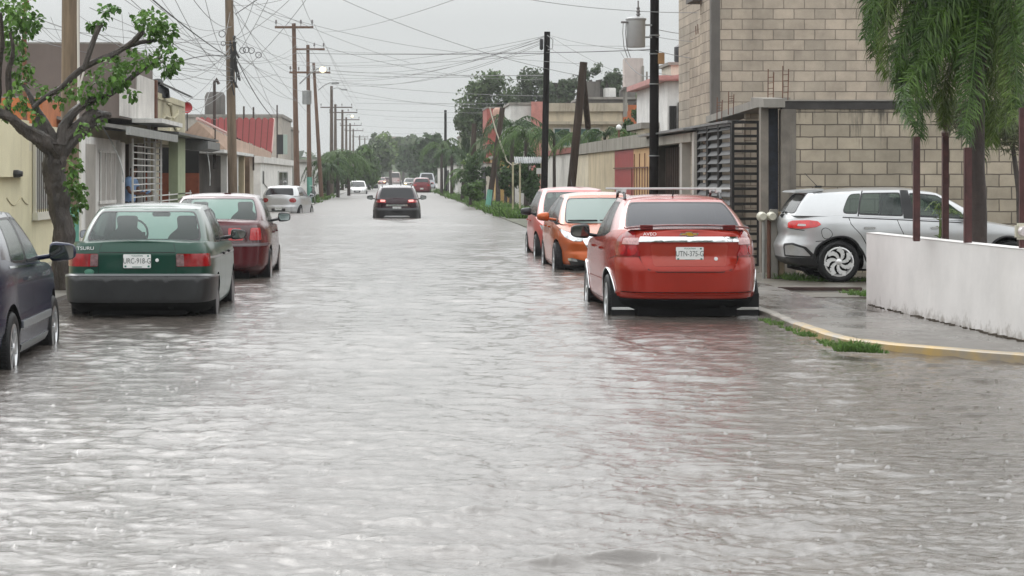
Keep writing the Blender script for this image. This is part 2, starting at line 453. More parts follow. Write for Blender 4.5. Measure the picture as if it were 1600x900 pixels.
M_RUB = mat('tyre_rubber', (0.008, 0.008, 0.009), rough=0.55, spec=.25, var=0.2, vscale=12, bump=0.002, bscale=60)
M_BLK = mat('black_plastic', (0.014, 0.014, 0.016), rough=0.38, var=0.2, vscale=8)
M_SEAM = mat('seam_dark', (0.004, 0.004, 0.004), rough=0.8)
M_INT = mat('interior_dark', (0.010, 0.010, 0.011), rough=0.9, spec=.1, var=0.2)
M_CHR = mat('chrome_trim', (0.75, 0.76, 0.77), rough=0.12, metal=1.0)
M_ALU = mat('alloy_silver', (0.55, 0.56, 0.57), rough=0.28, metal=0.9, var=0.1, vscale=9)
M_RED = mat('tail_lens_red', (0.27, 0.004, 0.007), rough=0.08, coat=1.0, var=0.35, vscale=16, stretch=(1, 1, .3))
M_REDB = mat('tail_lens_bright', (0.42, 0.008, 0.012), rough=0.08, coat=1.0, var=0.3, vscale=30)
M_CLR = mat('clear_lens', (0.55, 0.50, 0.50), rough=0.08, coat=1.0, var=0.25, vscale=40)
M_HEAD = mat('headlamp_lens', (0.55, 0.57, 0.57), rough=0.06, coat=1.0, metal=0.6, var=0.5, vscale=14)
M_PLATE = mat('plate_white', (0.74, 0.75, 0.74), rough=0.35, var=0.05, vscale=20)
M_PTXT = mat('plate_grey_ink', (0.10, 0.12, 0.11), rough=0.5)
M_PGRN = mat('plate_green_ink', (0.03, 0.16, 0.12), rough=0.5)
M_GOLD = mat('gold_emblem', (0.75, 0.42, 0.05), rough=0.25, metal=0.7)
M_WHT = mat('white_letters', (0.8, 0.8, 0.8), rough=0.3)
M_LIT = mat('lamp_lit_red', (1.0, 0.42, 0.38), rough=0.2, emit=.65)
M_BEAM = mat('headlamp_lit', (1.0, 0.80, 0.42), rough=0.2, emit=3.0)
G_DARK = glass_mat('glass_dark', (0.10, 0.11, 0.12), body=0.55, bcol=(0.014, 0.015, 0.02))
G_MID = glass_mat('glass_mid', (0.42, 0.50, 0.49), body=0.18, bcol=(0.10, 0.115, 0.115))
G_CLEAR = glass_mat('glass_clear', (0.44, 0.56, 0.52), body=0.10, bcol=(0.16, 0.24, 0.22))

G_FOG = glass_mat('glass_misted', (.5, .6, .57), body=.80, bcol=(.42, .54, .50), fog=True)
def roundpoly(poly, r, n=4):
    out = []
    N = len(poly)
    for i in range(N):
        p = Vector(poly[i]); a = Vector(poly[i - 1]); b = Vector(poly[(i + 1) % N])
        da = (a - p); db = (b - p)
        rr = min(r, da.length * 0.45, db.length * 0.45)
        p0 = p + da.normalized() * rr; p1 = p + db.normalized() * rr
        for k in range(n + 1):
            t = k / n
            out.append(tuple(p0 * (1 - t)**2 + p * 2 * t * (1 - t) + p1 * t * t))
    return out

class Car:
    def __init__(s, sp):
        s.sp = sp
        s.L = sp['L']; s.W = sp['W']; s.zb = sp.get('zb', 0.2)
        s.hw = s.W / 2
        s.nr, s.nf = sp.get('nr', 6.0), sp.get('nf', 4.6)
        # reference plan outline, half: rear centre -> front centre
        th = np.linspace(0, math.pi, 3000)
        c, sn = np.cos(th), np.sin(th)
        n = np.where(c > 0, s.nr, s.nf)
        x = s.hw * np.abs(sn)**(2 / n)
        y = s.L / 2 - np.sign(c) * (s.L / 2) * np.abs(c)**(2 / n)
        ss = np.concatenate([[0], np.cumsum(np.hypot(np.diff(x), np.diff(y)))])
        s.rs, s.rx, s.ry = ss, x, y
        s.S = ss[-1]
        s.bz = sp['belt']; s.rp = sp['rear']; s.fp = sp['front']; s.sd = sp['side']
    def ztop(s, y): return pchip([q[0] for q in s.bz], [q[1] for q in s.bz], y)
    def prof(s, l, z): return pchip([q[0] for q in l], [q[1] for q in l], z)
    def P(s, sv, z, side=1):
        """point of the lower body skin at perimeter length sv from the rear centre and height z"""
        x0 = np.interp(sv, s.rs, s.rx); y0 = np.interp(sv, s.rs, s.ry)
        dr = s.prof(s.rp, z); df = s.prof(s.fp, z); w = s.prof(s.sd, z)
        fr = y0 / s.L
        y = dr + (s.L - df - dr) * fr
        return np.stack([x0 * w * side, y, np.broadcast_to(z, y.shape) if np.ndim(z) == 0 else z], -1)
    def PN(s, sv, z, side=1):
        e = 0.004
        p = s.P(np.array([sv]), np.array([z]), 1)[0]
        a = s.P(np.array([min(sv + e, s.S)]), np.array([z]), 1)[0] - s.P(np.array([max(sv - e, 0)]), np.array([z]), 1)[0]
        b = s.P(np.array([sv]), np.array([z + e]), 1)[0] - s.P(np.array([sv]), np.array([z - e]), 1)[0]
        n = np.cross(a, b); n /= (np.linalg.norm(n) + 1e-9)
        if n[0] * (p[0]) + n[1] * (p[1] - s.L / 2) < 0: n = -n
        p = p * (side, 1, 1); n = n * (side, 1, 1)
        return Vector(p), Vector(n)
    def sy(s, y): return float(np.interp(y, s.ry, s.rs))
    def body(s, root, M, detail=1.0):
        stp = 0.055 / detail
        ns = int(s.S / stp)
        # finer sampling round the corners
        sv = np.linspace(0, s.S, ns)
        rows = int(26 * detail) + 6
        vv = np.linspace(0, 1, rows)
        V = []
        y0 = np.interp(sv, s.rs, s.ry)
        zt = s.ztop(y0)
        for v in vv:
            z = s.zb + (zt - s.zb) * v
            V.append(s.P(sv, z, 1))
        V = np.array(V)                      # rows, ns, 3
        mb = MB()
        nC = 9
        # full ring: right then left (mirror, excluding centre points)
        ring = list(range(ns)) + [-(k) for k in range(ns - 2, 0, -1)]
        nr = len(ring)
        def pt(r, k):
            q = V[r, abs(k)]
            return (q[0] if k >= 0 else -q[0], q[1], q[2])
        verts = [pt(r, k) for r in range(rows) for k in ring]
        faces = []
        for r in range(rows - 1):
            for k in range(nr):
                k2 = (k + 1) % nr
                faces.append((r * nr + k, r * nr + k2, (r + 1) * nr + k2, (r + 1) * nr + k))
        mi = [0] * len(faces)
        gp = s.foot()
        def capr(r, crown, inside):
            base = {}
            tt = np.linspace(1, -1, nC)
            prev = None
            for i in range(0, ns):
                a = r * nr + i
                b = r * nr + (nr - i) % nr
                if i == 0 or i == ns - 1:
                    row = [a] * nC
                else:
                    row = [a]
                    P0 = Vector(verts[a])
                    for t in tt[1:-1]:
                        cz = crown * (1 - abs(t)**2.5) * min(1.0, min(i, ns - 1 - i) / 8.0)
                        verts.append((P0.x * t, P0.y, P0.z + cz)); row.append(len(verts) - 1)
                    row.append(b)
                if prev is not None:
                    for q in range(nC - 1):
                        f = []
                        for w in (prev[q], prev[q + 1], row[q + 1], row[q]):
                            if w not in f: f.append(w)
                        if len(f) > 2:
                            faces.append(tuple(f))
                            cc = sum((Vector(verts[w]) for w in f), Vector()) / len(f)
                            mi.append(1 if inside and s.inside(gp, cc.x, cc.y) else 0)
                prev = row
        capr(rows - 1, s.sp.get('crown', 0.035), True)
        capr(0, 0.0, False)
        for q in range(len(faces) - (ns - 1) * (nC - 1) - 2, len(faces)): pass
        mb.v = verts; mb.f = faces; mb.m = mi
        o = mb.build('body', [M, M_INT], root, smooth=42)
        o.location = (0, -s.L / 2, 0)
        # wheel arches cut by cylinders
        yr, yf, rw = s.sp['wheels']
        ra = s.sp.get('arch', rw + 0.05)
        cb = MB()
        for yy in (yr, yf):
            for sd in (1, -1):
                pr = [(0.001, sd * (s.hw - 0.30)), (ra - 0.02, sd * (s.hw - 0.30)), (ra, sd * (s.hw - 0.12)), (ra + 0.012, sd * (s.hw + 0.1)), (0.001, sd * (s.hw + 0.1))]
                b1 = MB(); b1.lathe(pr, 36, 'X', (0, yy, rw))
                cb.add(b1.v, b1.f)
                cb.f += [];
        cut = cb.build('cutter', [M_INT])
        bm = bmesh.new(); bm.from_mesh(cut.data); bmesh.ops.remove_doubles(bm, verts=bm.verts, dist=0.003); bmesh.ops.recalc_face_normals(bm, faces=bm.faces[:]); bm.to_mesh(cut.data); bm.free()
        cut.location = (0, -s.L / 2, 0)
        md = o.modifiers.new('arch', 'BOOLEAN'); md.object = cut; md.operation = 'DIFFERENCE'; md.solver = 'EXACT'
        try: md.material_mode = 'TRANSFER'
        except Exception: pass
        pl, o.parent = o.parent, None
        dg = bpy.context.evaluated_depsgraph_get(); dg.update()
        me = bpy.data.meshes.new_from_object(o.evaluated_get(dg))
        o.modifiers.clear(); o.data = me; o.parent = pl
        bpy.data.objects.remove(cut)
        me.polygons.foreach_set('use_smooth', [True] * len(me.polygons)); me.set_sharp_from_angle(angle=R(42))
        return o
    # ---- greenhouse
    def foot(s):
        kb = s.sp['gh']['bot']
        right = [(q[0], q[1]) for q in kb]
        return right + [(-x, y) for (x, y) in reversed(right[1:-1])]
    @staticmethod
    def inside(poly, x, y):
        c = False; n = len(poly); j = n - 1
        for i in range(n):
            xi, yi = poly[i]; xj, yj = poly[j]
            if (yi > y) != (yj > y) and x < (xj - xi) * (y - yi) / (yj - yi + 1e-12) + xi: c = not c
            j = i
        return c
    def gh_setup(s):
        kb, kt = s.sp['gh']['bot'], s.sp['gh']['top']
        s.N = len(kb) - 1
        us = np.linspace(0, s.N, 200 * s.N + 1)
        kn = range(s.N + 1)
        s.gb = np.stack([pchip(kn, [q[i] for q in kb], us) for i in range(2)] + [s.ztop(pchip(kn, [q[1] for q in kb], us)) - 0.012 + pchip(kn, [(q[2] if len(q) > 2 else 0) for q in kb], us)], -1)
        s.gt = np.stack([pchip(kn, [q[i] for q in kt], us) for i in range(3)], -1)
        s.bulge = s.sp['gh'].get('bulge', 0.025)
    def G(s, u, v):
        N = s.N; sg = 1.0
        if u < 0: u = -u; sg = -sg
        if u > N: u = 2 * N - u; sg = -sg
        k = min(max(u * 200, 0), 200 * N - 1e-6); i = int(k); f = k - i
        b = s.gb[i] * (1 - f) + s.gb[i + 1] * f; t = s.gt[i] * (1 - f) + s.gt[i + 1] * f
        p = b * (1 - v) + t * v
        cx, cy = 0.0, s.L / 2
        d = np.array([p[0], (p[1] - cy) * 0.35]); d /= (np.linalg.norm(d) + 1e-6)
        bl = s.bulge * 4 * v * (1 - v)
        p = p + np.array([d[0] * bl, d[1] * bl, bl * 0.25])
        return Vector((p[0] * sg, p[1], p[2]))
    def greenhouse(s, root, M, glassmats, detail=1.0):
        s.gh_setup()
        key = M.name + '_wet_roof'                # rain splashing on the roof: a thicker, glossier film
        if key not in MATS:
            MW = M.copy(); MW.name = key; MATS[key] = MW; pb = MW.node_tree.nodes['Principled BSDF']
            pb.inputs['Coat Weight'].default_value = 1.0; pb.inputs['Coat IOR'].default_value = 1.7; pb.inputs['Coat Roughness'].default_value = .16
        M = MATS[key]
        mb = MB()                            # painted frame
        N = s.N
        segs = s.sp['gh']['cells']           # list of (u0,u1,kind,opts); covers [-u, 2N-u]
        nv = 8
        seal = MB()
        def grid(u0, u1, v0, v1, nu, nvv, tgt, mi=0):
            vs = [s.G(u0 + (u1 - u0) * i / nu, v0 + (v1 - v0) * j / nvv) for j in range(nvv + 1) for i in range(nu + 1)]
            fs = [(j * (nu + 1) + i, j * (nu + 1) + i + 1, (j + 1) * (nu + 1) + i + 1, (j + 1) * (nu + 1) + i) for j in range(nvv) for i in range(nu)]
            tgt.add(vs, fs, mi)
        for (u0, u1, kind, *o) in segs:
            for mirror in ((0, 1) if kind not in ('rear', 'front') else (0,)):
                def mu(u): return -u if mirror else u
                if kind in ('pillar', 'black'):
                    grid(mu(u0), mu(u1), 0, 1, 4, nv, mb, 1 if kind == 'black' else 0)
                    continue
                # window cell
                mgu, v0, v1, nn = o[0], o[1], o[2], (o[3] if len(o) > 3 else 7)
                glname, gmat = (o[4] if len(o) > 4 else 'side_window'), None
                nu = 16 if kind in ('rear', 'front') else 10
                bd = []
                for i in range(nu): bd.append((-1 + 2 * i / nu, -1))
                for i in range(nv): bd.append((1, -1 + 2 * i / nv))
                for i in range(nu): bd.append((1 - 2 * i / nu, 1))
                for i in range(nv): bd.append((-1, 1 - 2 * i / nv))
                uc, uh = (u0 + u1) / 2, (u1 - u0) / 2
                vc, vh = (v0 + v1) / 2, (v1 - v0) / 2
                uhi = uh - mgu
                def hole(p, k=1.0, nn=nn):
                    a, b = p
                    q = (abs(a)**nn + abs(b)**nn)**(1 / nn)
                    return (a / q * k, b / q * k)
                def outer(p): return s.G(mu(uc + p[0] * uh), 0.5 + p[1] * 0.5)
                def inner(p): return s.G(mu(uc + p[0] * uhi), vc + p[1] * vh)
                K = len(bd)
                r0 = [outer(p) for p in bd]
                rm = [(outer(p) + inner(hole(p))) / 2 for p in bd]
                # exact middle on the surface
                rm = [s.G(mu(uc + (p[0] * uh + hole(p)[0] * uhi) / 2), ((0.5 + p[1] * 0.5) + (vc + hole(p)[1] * vh)) / 2) for p in bd]
                r1 = [inner(hole(p)) for p in bd]
                fs = []
                for q in range(2):
                    for i in range(K):
                        j = (i + 1) % K
                        fs.append((q * K + i, q * K + j, (q + 1) * K + j, (q + 1) * K + i))
                mb.add(r0 + rm + r1, fs, 0)
                # seal ring slightly proud
                cen = inner((0, 0)); cc = Vector((0, s.L / 2, 1.1))
                out = (cen - cc); out.z *= 0.4; out.normalize()
                wd = o[5] if len(o) > 5 else 0.07
                ra_ = [p + out * 0.004 for p in r1]
                rb_ = [inner(hole(p, 1 - wd)) + out * 0.004 for p in bd]
                ro_ = [inner(hole(p, 1.03)) + out * 0.003 for p in bd]
                fs = [(i, (i + 1) % K, K + (i + 1) % K, K + i) for i in range(K)] + [(K + i, K + (i + 1) % K, 2 * K + (i + 1) % K, 2 * K + i) for i in range(K)]
                seal.add(ro_ + ra_ + rb_, fs)
                # pane
                gm = MB()
                rings = [1.0, 0.75, 0.5, 0.25]
                vs = []; fs = []
                for k in rings: vs += [inner(hole(p, k * 0.995)) for p in bd]
                vs.append(inner((0, 0)))
                for q in range(3):
                    for i in range(K):
                        j = (i + 1) % K
                        fs.append((q * K + i, q * K + j, (q + 1) * K + j, (q + 1) * K + i))
                for i in range(K): fs.append((3 * K + i, 3 * K + (i + 1) % K, 4 * K))
                gm.add(vs, fs)
                g = gm.build(glname, glassmats[0 if kind == 'rear' else 1 if kind == 'front' else 2], root, smooth=180)
                g.location = (0, -s.L / 2, 0)
        # roof
        nu = int(50 * detail) + 10; nC = 14
        cr = s.sp['gh'].get('crown', 0.05)
        vs = []; fs = []
        for i in range(nu + 1):
            u = N * i / nu
            p = s.G(u, 1.0)
            yy0, yy1 = s.gt[0][1], s.gt[-1][1]
            ed = max(0.0, 1 - abs((p.y - (yy0 + yy1) / 2) / ((yy1 - yy0) / 2))**3)
            for k in range(nC + 1):
                t = 1 - 2 * k / nC
                vs.append((p.x * t, p.y, p.z + cr * (1 - abs(t)**3) * ed**0.6))
        for i in range(nu):
            for k in range(nC):
                fs.append((i * (nC + 1) + k, i * (nC + 1) + k + 1, (i + 1) * (nC + 1) + k + 1, (i + 1) * (nC + 1) + k))
        mb.add(vs, fs, 0)
        me_o = mb.build('cabin_shell', [M, M_BLK], root)
        bm = bmesh.new(); bm.from_mesh(me_o.data)
        bmesh.ops.remove_doubles(bm, verts=bm.verts, dist=0.0015); bmesh.ops.recalc_face_normals(bm, faces=bm.faces[:])
        bm.to_mesh(me_o.data); bm.free()
        me_o.data.polygons.foreach_set('use_smooth', [True] * len(me_o.data.polygons)); me_o.data.set_sharp_from_angle(angle=R(50))
        me_o.location = (0, -s.L / 2, 0)
        so = seal.build('window_seal', M_BLK, root, smooth=60); so.location = (0, -s.L / 2, 0)
    def skin(s, name, poly, m, root, mode='R', side=1, off=0.004, thick=0.012, r=0.01, parent=None, both=False, res=0.06, label=None):
        """a lamp, trim or panel that follows the body; poly in (s or y, z)"""
        objs = []
        for sd in ((1, -1) if both else (side,)):
            pl = []
            for (a, z) in poly:
                if mode == 'R': sv = a
                elif mode == 'F': sv = s.S - a
                else: sv = s.sy(a)
                pl.append((sv, z))
            if r: pl = roundpoly(pl, r, 3)
            bm = bmesh.new()
            vv = [bm.verts.new((a, z, 0)) for (a, z) in pl]
            f = bm.faces.new(vv)
            bmesh.ops.triangulate(bm, faces=[f])
            for _ in range(8):
                le = [e for e in bm.edges if e.calc_length() > res]
                if not le: break
                bmesh.ops.subdivide_edges(bm, edges=le, cuts=1)
                bmesh.ops.triangulate(bm, faces=bm.faces[:])
            bd = [e for e in bm.edges if e.is_boundary]
            ex = bmesh.ops.extrude_edge_only(bm, edges=bd)
            low = set(g for g in ex['geom'] if isinstance(g, bmesh.types.BMVert))
            for v in bm.verts:
                a, z = v.co.x, v.co.y
                sg = sd
                if a < 0: a = -a; sg = -sd
                if a > s.S: a = 2 * s.S - a; sg = -sd
                p, n = s.PN(a, z, sg)
                v.co = p + n * (off if v not in low else off - thick) - Vector((0, s.L / 2, 0))
            bmesh.ops.recalc_face_normals(bm, faces=bm.faces[:])
            me = bpy.data.meshes.new(name); bm.to_mesh(me); bm.free(); me.materials.append(m)
            me.polygons.foreach_set('use_smooth', [True] * len(me.polygons)); me.set_sharp_from_angle(angle=R(50))
            o = bpy.data.objects.new(name, me); COL.objects.link(o); o.parent = parent or root
            if label: o['label'] = label
            objs.append(o)
        return objs
    def lines(s, name, lns, m, root, wd=0.007, off=0.0015):
        """panel gaps: thin strips along the body, each line = (mode, side, [(a,z)...])"""
        mb = MB()
        for (mode, side, pts, *w) in lns:
            w = (w[0] if w else wd)
            sides = (1, -1) if side == 0 else (side,)
            q = []
            for (a, z) in pts:
                q.append((a if mode == 'R' else s.S - a if mode == 'F' else s.sy(a), z))
            dn = [Vector(q[0])]
            for i in range(len(q) - 1):
                a, b = Vector(q[i]), Vector(q[i + 1]); k = max(1, int((b - a).length / 0.06))
                for j in range(1, k + 1): dn.append(a.lerp(b, j / k))
            for sd in sides:
                vs = []; fs = []
                for i, p in enumerate(dn):
                    d = (dn[min(i + 1, len(dn) - 1)] - dn[max(i - 1, 0)]).normalized()
                    nrm = Vector((-d.y, d.x)) * w / 2
                    for sg in (1, -1):
                        c = p + nrm * sg
                        a = c.x; s2 = sd
                        if a < 0: a = -a; s2 = -sd
                        pp, nn = s.PN(min(a, s.S), c.y, s2)
                        vs.append(pp + nn * off - Vector((0, s.L / 2, 0)))
                for i in range(len(dn) - 1): fs.append((2 * i, 2 * i + 1, 2 * i + 3, 2 * i + 2))
                mb.add(vs, fs)
        return mb.build(name, m, root)
    def wheels(s, root, detail=1.0, style='spoke', rimmat=None, n=9):
        yr, yf, rw = s.sp['wheels']
        rr = s.sp.get('rim', rw * 0.66)
        tw = 0.19
        rimmat = rimmat or M_ALU
        first = None
        hub = MB(); hub.lathe([(0.001, -0.05), (rr * 0.9, -0.05), (rr * 0.95, -0.055), (rr * 0.95, -tw + 0.03), (0.02, -tw + 0.03)], 20, 'X')
        ty = MB(); ns_ = int(36 * detail) if detail >= 1 else 18
        ty.lathe([(rr, -0.012), (rr + 0.012, 0.0), (rw - 0.035, 0.008), (rw - 0.012, -0.004), (rw, -0.03), (rw, -tw + 0.03), (rw - 0.02, -tw), (rr, -tw + 0.01)], ns_, 'X')
        for q in range(int(ns_ * 1.5)):
            a = 2 * math.pi * q / (ns_ * 1.5)
            for ox in (-0.04, -0.095, -0.15):
                M3 = Matrix.Rotation(a, 3, 'X')
                ty.box(M3 @ Vector((ox, 0, rw + 0.0005)), (0.042, 0.017, 0.008), M3)
        rim = MB()
        rim.lathe([(rr, -0.012), (rr + 0.006, 0.0), (rr - 0.012, 0.003), (rr - 0.022, -0.012), (rr - 0.03, -0.05)], 30, 'X')
        rim.lathe([(0.001, 0.012), (0.03, 0.012), (0.045, 0.0), (0.05, -0.03)], 16, 'X')
        for q in range(n):
            a = 2 * math.pi * q / n
            if style == 'swirl':
                pts = []
                for t in range(6):
                    f = t / 5; ang = a + 0.75 * f * f; rad = 0.04 + (rr - 0.055) * f
                    pts.append((0.0 + 0.004 * f, rad * math.cos(ang), rad * math.sin(ang), 0.016 + 0.022 * f))
                for t in range(5):
                    p0, p1 = pts[t], pts[t + 1]
                    d = Vector((0, p1[1] - p0[1], p1[2] - p0[2])).normalized(); w = Vector((0, -d.z, d.y))
                    A, B = Vector(p0[:3]), Vector(p1[:3])
                    vs = [A + w * p0[3], A - w * p0[3], B - w * p1[3], B + w * p1[3]]
                    vs += [v + Vector((-0.03, 0, 0)) for v in vs]
                    rim.add(vs, [(0, 1, 2, 3), (7, 6, 5, 4), (0, 4, 5, 1), (3, 2, 6, 7), (0, 3, 7, 4), (1, 5, 6, 2)])
            elif style == 'spoke':
                M3 = Matrix.Rotation(a, 3, 'X')
                rim.box(M3 @ Vector((-0.012, 0, rr * 0.52)), (0.02, 0.036, rr * 0.86), M3)
        if style == 'cover':
            rim.lathe([(0.001, 0.018), (rr * 0.4, 0.014), (rr * 0.75, 0.006), (rr * 0.96, -0.004)], 30, 'X')
        proto = None
        for yy in (yr, yf):
            for sd in (1, -1):
                xo = s.hw - s.sp.get('winset', 0.015)
                loc = Vector((sd * xo, yy - s.L / 2, rw))
                if proto is None:
                    h = hub.build('wheel', M_INT, root, smooth=40); h.location = loc
                    ty.build('tyre', M_RUB, h, smooth=45)
                    rim.build('rim', rimmat, h, smooth=40)
                    proto = h
                else:
                    h = copy_tree(proto, loc, None, None, root)
                    if sd < 0: h.rotation_euler = (0, 0, math.pi)
    def seats(s, root, ys=(2.0, 1.1), zb=0.95, mt=None):
        mt = mt or M_INT
        sil = roundpoly([(-.25, -.22), (.25, -.22), (.23, .06), (.15, .13), (.11, .16), (.125, .31), (-.125, .31), (-.11, .16), (-.15, .13), (-.23, .06)], .05, 4)
        for sd in (1, -1):
            mb = MB(); mb.prism([(sd * .36 + a, zb + b) for a, b in sil], 'Y', ys[0] - .05 - s.L / 2, ys[0] + .06 - s.L / 2); mb.build('seat', mt, root)
        mb = MB(); sil = roundpoly([(-.6, -.2), (.6, -.2), (.56, .05), (-.56, .05)], .06, 4); mb.prism([(a, zb + b) for a, b in sil], 'Y', ys[1] - .06 - s.L / 2, ys[1] + .06 - s.L / 2); mb.build('rear_bench', mt, root)
    def steering(s, root, y, z):
        mb = MB()
        c = Vector((-0.36, y - s.L / 2, z))
        pts = [c + Vector((0.18 * math.cos(a), 0.06 * math.sin(a), 0.17 * math.sin(a))) for a in np.linspace(0, 2 * math.pi, 20)]
        mb.tube(pts, 0.014, 6, cap=False); mb.box(c, (0.30, 0.03, 0.04))
        mb.build('steering_wheel', M_BLK, root, smooth=60)
    def mirror(s, root, y, z, m, sz=(0.20, 0.10, 0.15), out=0.10, face=-1):
        for sd in (1, -1):
            x = sd * (s.hw + out - 0.02)
            mb = MB()
            n1, n2 = 14, 8
            for j in range(n2 + 1):
                ph = -math.pi / 2 + math.pi * j / n2
                for i in range(n1):
                    th = 2 * math.pi * i / n1
                    def se(c, e): return math.copysign(abs(c)**e, c)
                    cx = se(math.cos(th), 0.55) * abs(math.cos(ph))**0.7; cz = se(math.sin(th), 0.55) * abs(math.cos(ph))**0.7; cy = math.sin(ph)
                    yy = (cy if cy > 0 else cy * 0.55) * sz[1] * 0.75
                    tp = 1 - 0.18 * sd * cx * (1)
                    mb.v.append((x + cx * sz[0] / 2, y - s.L / 2 + yy, z + cz * sz[2] / 2 * tp))
            for j in range(n2):
                for i in range(n1):
                    mb.f.append((j * n1 + i, j * n1 + (i + 1) % n1, (j + 1) * n1 + (i + 1) % n1, (j + 1) * n1 + i)); mb.m.append(0)
            mb.tube([(sd * (s.hw - 0.1), y - s.L / 2 + 0.02, z - sz[2] * 0.35), (x - sd * 0.02, y - s.L / 2 + 0.01, z - sz[2] * 0.15)], 0.022, 8)
            o = mb.build('mirror', m, root, smooth=60)
            g = MB(); pts = roundpoly([(-sz[0] * .42, -sz[2] * .36), (sz[0] * .42, -sz[2] * .36), (sz[0] * .42, sz[2] * .36), (-sz[0] * .42, sz[2] * .36)], 0.035)
            g.prism([(x + p[0], z + p[1]) for p in pts], 'Y', y - s.L / 2 - sz[1] * 0.43, y - s.L / 2 - sz[1] * 0.38)
            g.build('mirror_glass', mat('mirror_face', (0.5, 0.52, 0.53), rough=0.03, metal=1.0), o)
    def handle(s, root, y, z, m):
        for sd in (1, -1):
            p, n = s.PN(s.sy(y), z, sd)
            mb = MB(); mb.box(p + n * 0.022 - Vector((0, s.L / 2, 0)), (0.02, 0.17, 0.032), bev=0.008)
            for dy in (-0.07, 0.07): mb.box(p + n * 0.008 - Vector((0, s.L / 2 + dy, 0)), (0.03, 0.022, 0.025))
            mb.build('door_handle', m, root, smooth=50)
    def plate(s, root, z, txt, x=0.0, front=False, size=(0.305, 0.152)):
        sv = abs(x)
        p, n = s.PN(s.S if front else 0.0, z, 1)
        y = p.y - s.L / 2
        dy = 0.014 if front else -0.014
        mb = MB(); pl = roundpoly([(x - size[0] / 2, z - size[1] / 2), (x + size[0] / 2, z - size[1] / 2), (x + size[0] / 2, z + size[1] / 2), (x - size[0] / 2, z + size[1] / 2)], 0.012)
        mb.prism(pl, 'Y', y + dy - 0.004, y + dy + 0.004)
        o = mb.build('license_plate', M_PLATE, root)
        ry = math.pi if front else 0
        yy = y + dy + (0.0055 if front else -0.0055)
        text('plate_number', txt, size[1] * 0.56, (x, yy, z), (R(90), 0, ry), M_PTXT, o, ext=0.001, sx=0.74)
        text('plate_state', 'YUCATAN', size[1] * 0.15, (x, yy, z + size[1] * 0.39), (R(90), 0, ry), M_PGRN, o, ext=0.001, sx=1.2)
        b = MB()
        for sx_ in (-1, 1): b.box((x + sx_ * size[0] * 0.42, yy, z - size[1] * 0.38), (0.022, 0.002, 0.02))
        b.box((x + size[0] * 0.40, yy, z + size[1] * 0.38), (0.02, 0.002, 0.016)); b.box((x, yy, z - size[1] * 0.42), (0.11, 0.002, 0.008))
        b.build('plate_marks', M_PGRN, o)
        return o

def ghk(hb, ht, yb, yt, zt, rb=0.80, rt=0.86):
    """greenhouse knots: rear centre, rear glass edge, C pillar, window rear, B, B2, A base, windscreen edge, centre"""
    xb = [0, hb * rb, hb * 0.955, hb, hb, hb, hb * 0.985, hb * 0.84, 0]
    xt = [0, ht * rt, ht * 0.965, ht * .99, ht, ht, ht * 0.965, ht * 0.88, 0]
    return [(x, y) for x, y in zip(xb, yb)], [(x, y, z) for x, y, z in zip(xt, yt, zt)]
STD_CELLS = [(-1, 1, 'rear', 0.06, 0.06, 0.92, 12, 'rear_window', 0.05), (1, 3, 'pillar'), (3, 4, 'side', 0.03, 0.05, 0.90, 9), (4, 5, 'black'), (5, 6, 'side', 0.03, 0.05, 0.90, 9), (6, 7, 'pillar'), (7, 9, 'front', 0.05, 0.05, 0.92, 10, 'windshield', 0.05)]

def carthing(name, label, sp, X, Yrear, Z, rz, group, flip=False):
    c = Car(sp)
    if flip: yc = Yrear + sp['L'] / 2; root = thing(name, label, 'car', (X, yc, Z), math.pi + rz, group)
    else: root = thing(name, label, 'car', (X, Yrear + sp['L'] / 2, Z), rz, group)
    return c, root
def finish_under(c, root, z=0.2):
    """floor pan, sills and exhaust under the body"""
    mb = MB(); sp = c.sp
    yr, yf, rw = sp['wheels']
    mb.box((0, 0, z + 0.02), (c.W - 0.62, c.L - 0.5, 0.12))
    mb.tube([(-c.W * .36, yr - c.L / 2, rw * 0.8), (c.W * .36, yr - c.L / 2, rw * 0.8)], 0.045, 8)
    mb.tube([(-c.W * .36, yf - c.L / 2, rw * 0.8), (c.W * .36, yf - c.L / 2, rw * 0.8)], 0.035, 8)
    mb.tube([(c.W * .22, 0.1 - c.L / 2 + 0.05, z + 0.06), (c.W * .22, 0.6 - c.L / 2, z + 0.06)], 0.035, 8)
    mb.build('underbody', M_INT, root, smooth=40)
# ---------------------------------------------------------------- parked and driving cars
GP_L = 'cars parked along the left kerb'
GP_R = 'cars parked along the right kerb'
GP_F = 'distant cars down the street'
GL_D = [G_DARK, G_DARK, G_DARK]

def stdseams(c, yb0, yb1, yb2, zlo, deck=True, lidw=0.62, lidz=0.6):
    """door gaps: rear edge, middle, front edge"""
    zt = float(c.ztop(2.0)) - 0.02
    L = [('Y', 0, [(yb0 + 0.02, zt), (yb0 - 0.02, zt - 0.25), (yb0 + 0.16, zlo + 0.18), (yb0 + 0.22, zlo)]), ('Y', 0, [(yb1, zt), (yb1, zlo)]), ('Y', 0, [(yb2, zt), (yb2 + 0.03, zlo + 0.2), (yb2 - 0.02, zlo)]),
         ('Y', 0, [(yb0 + 0.22, zlo), (yb2 - 0.02, zlo)])]
    return L

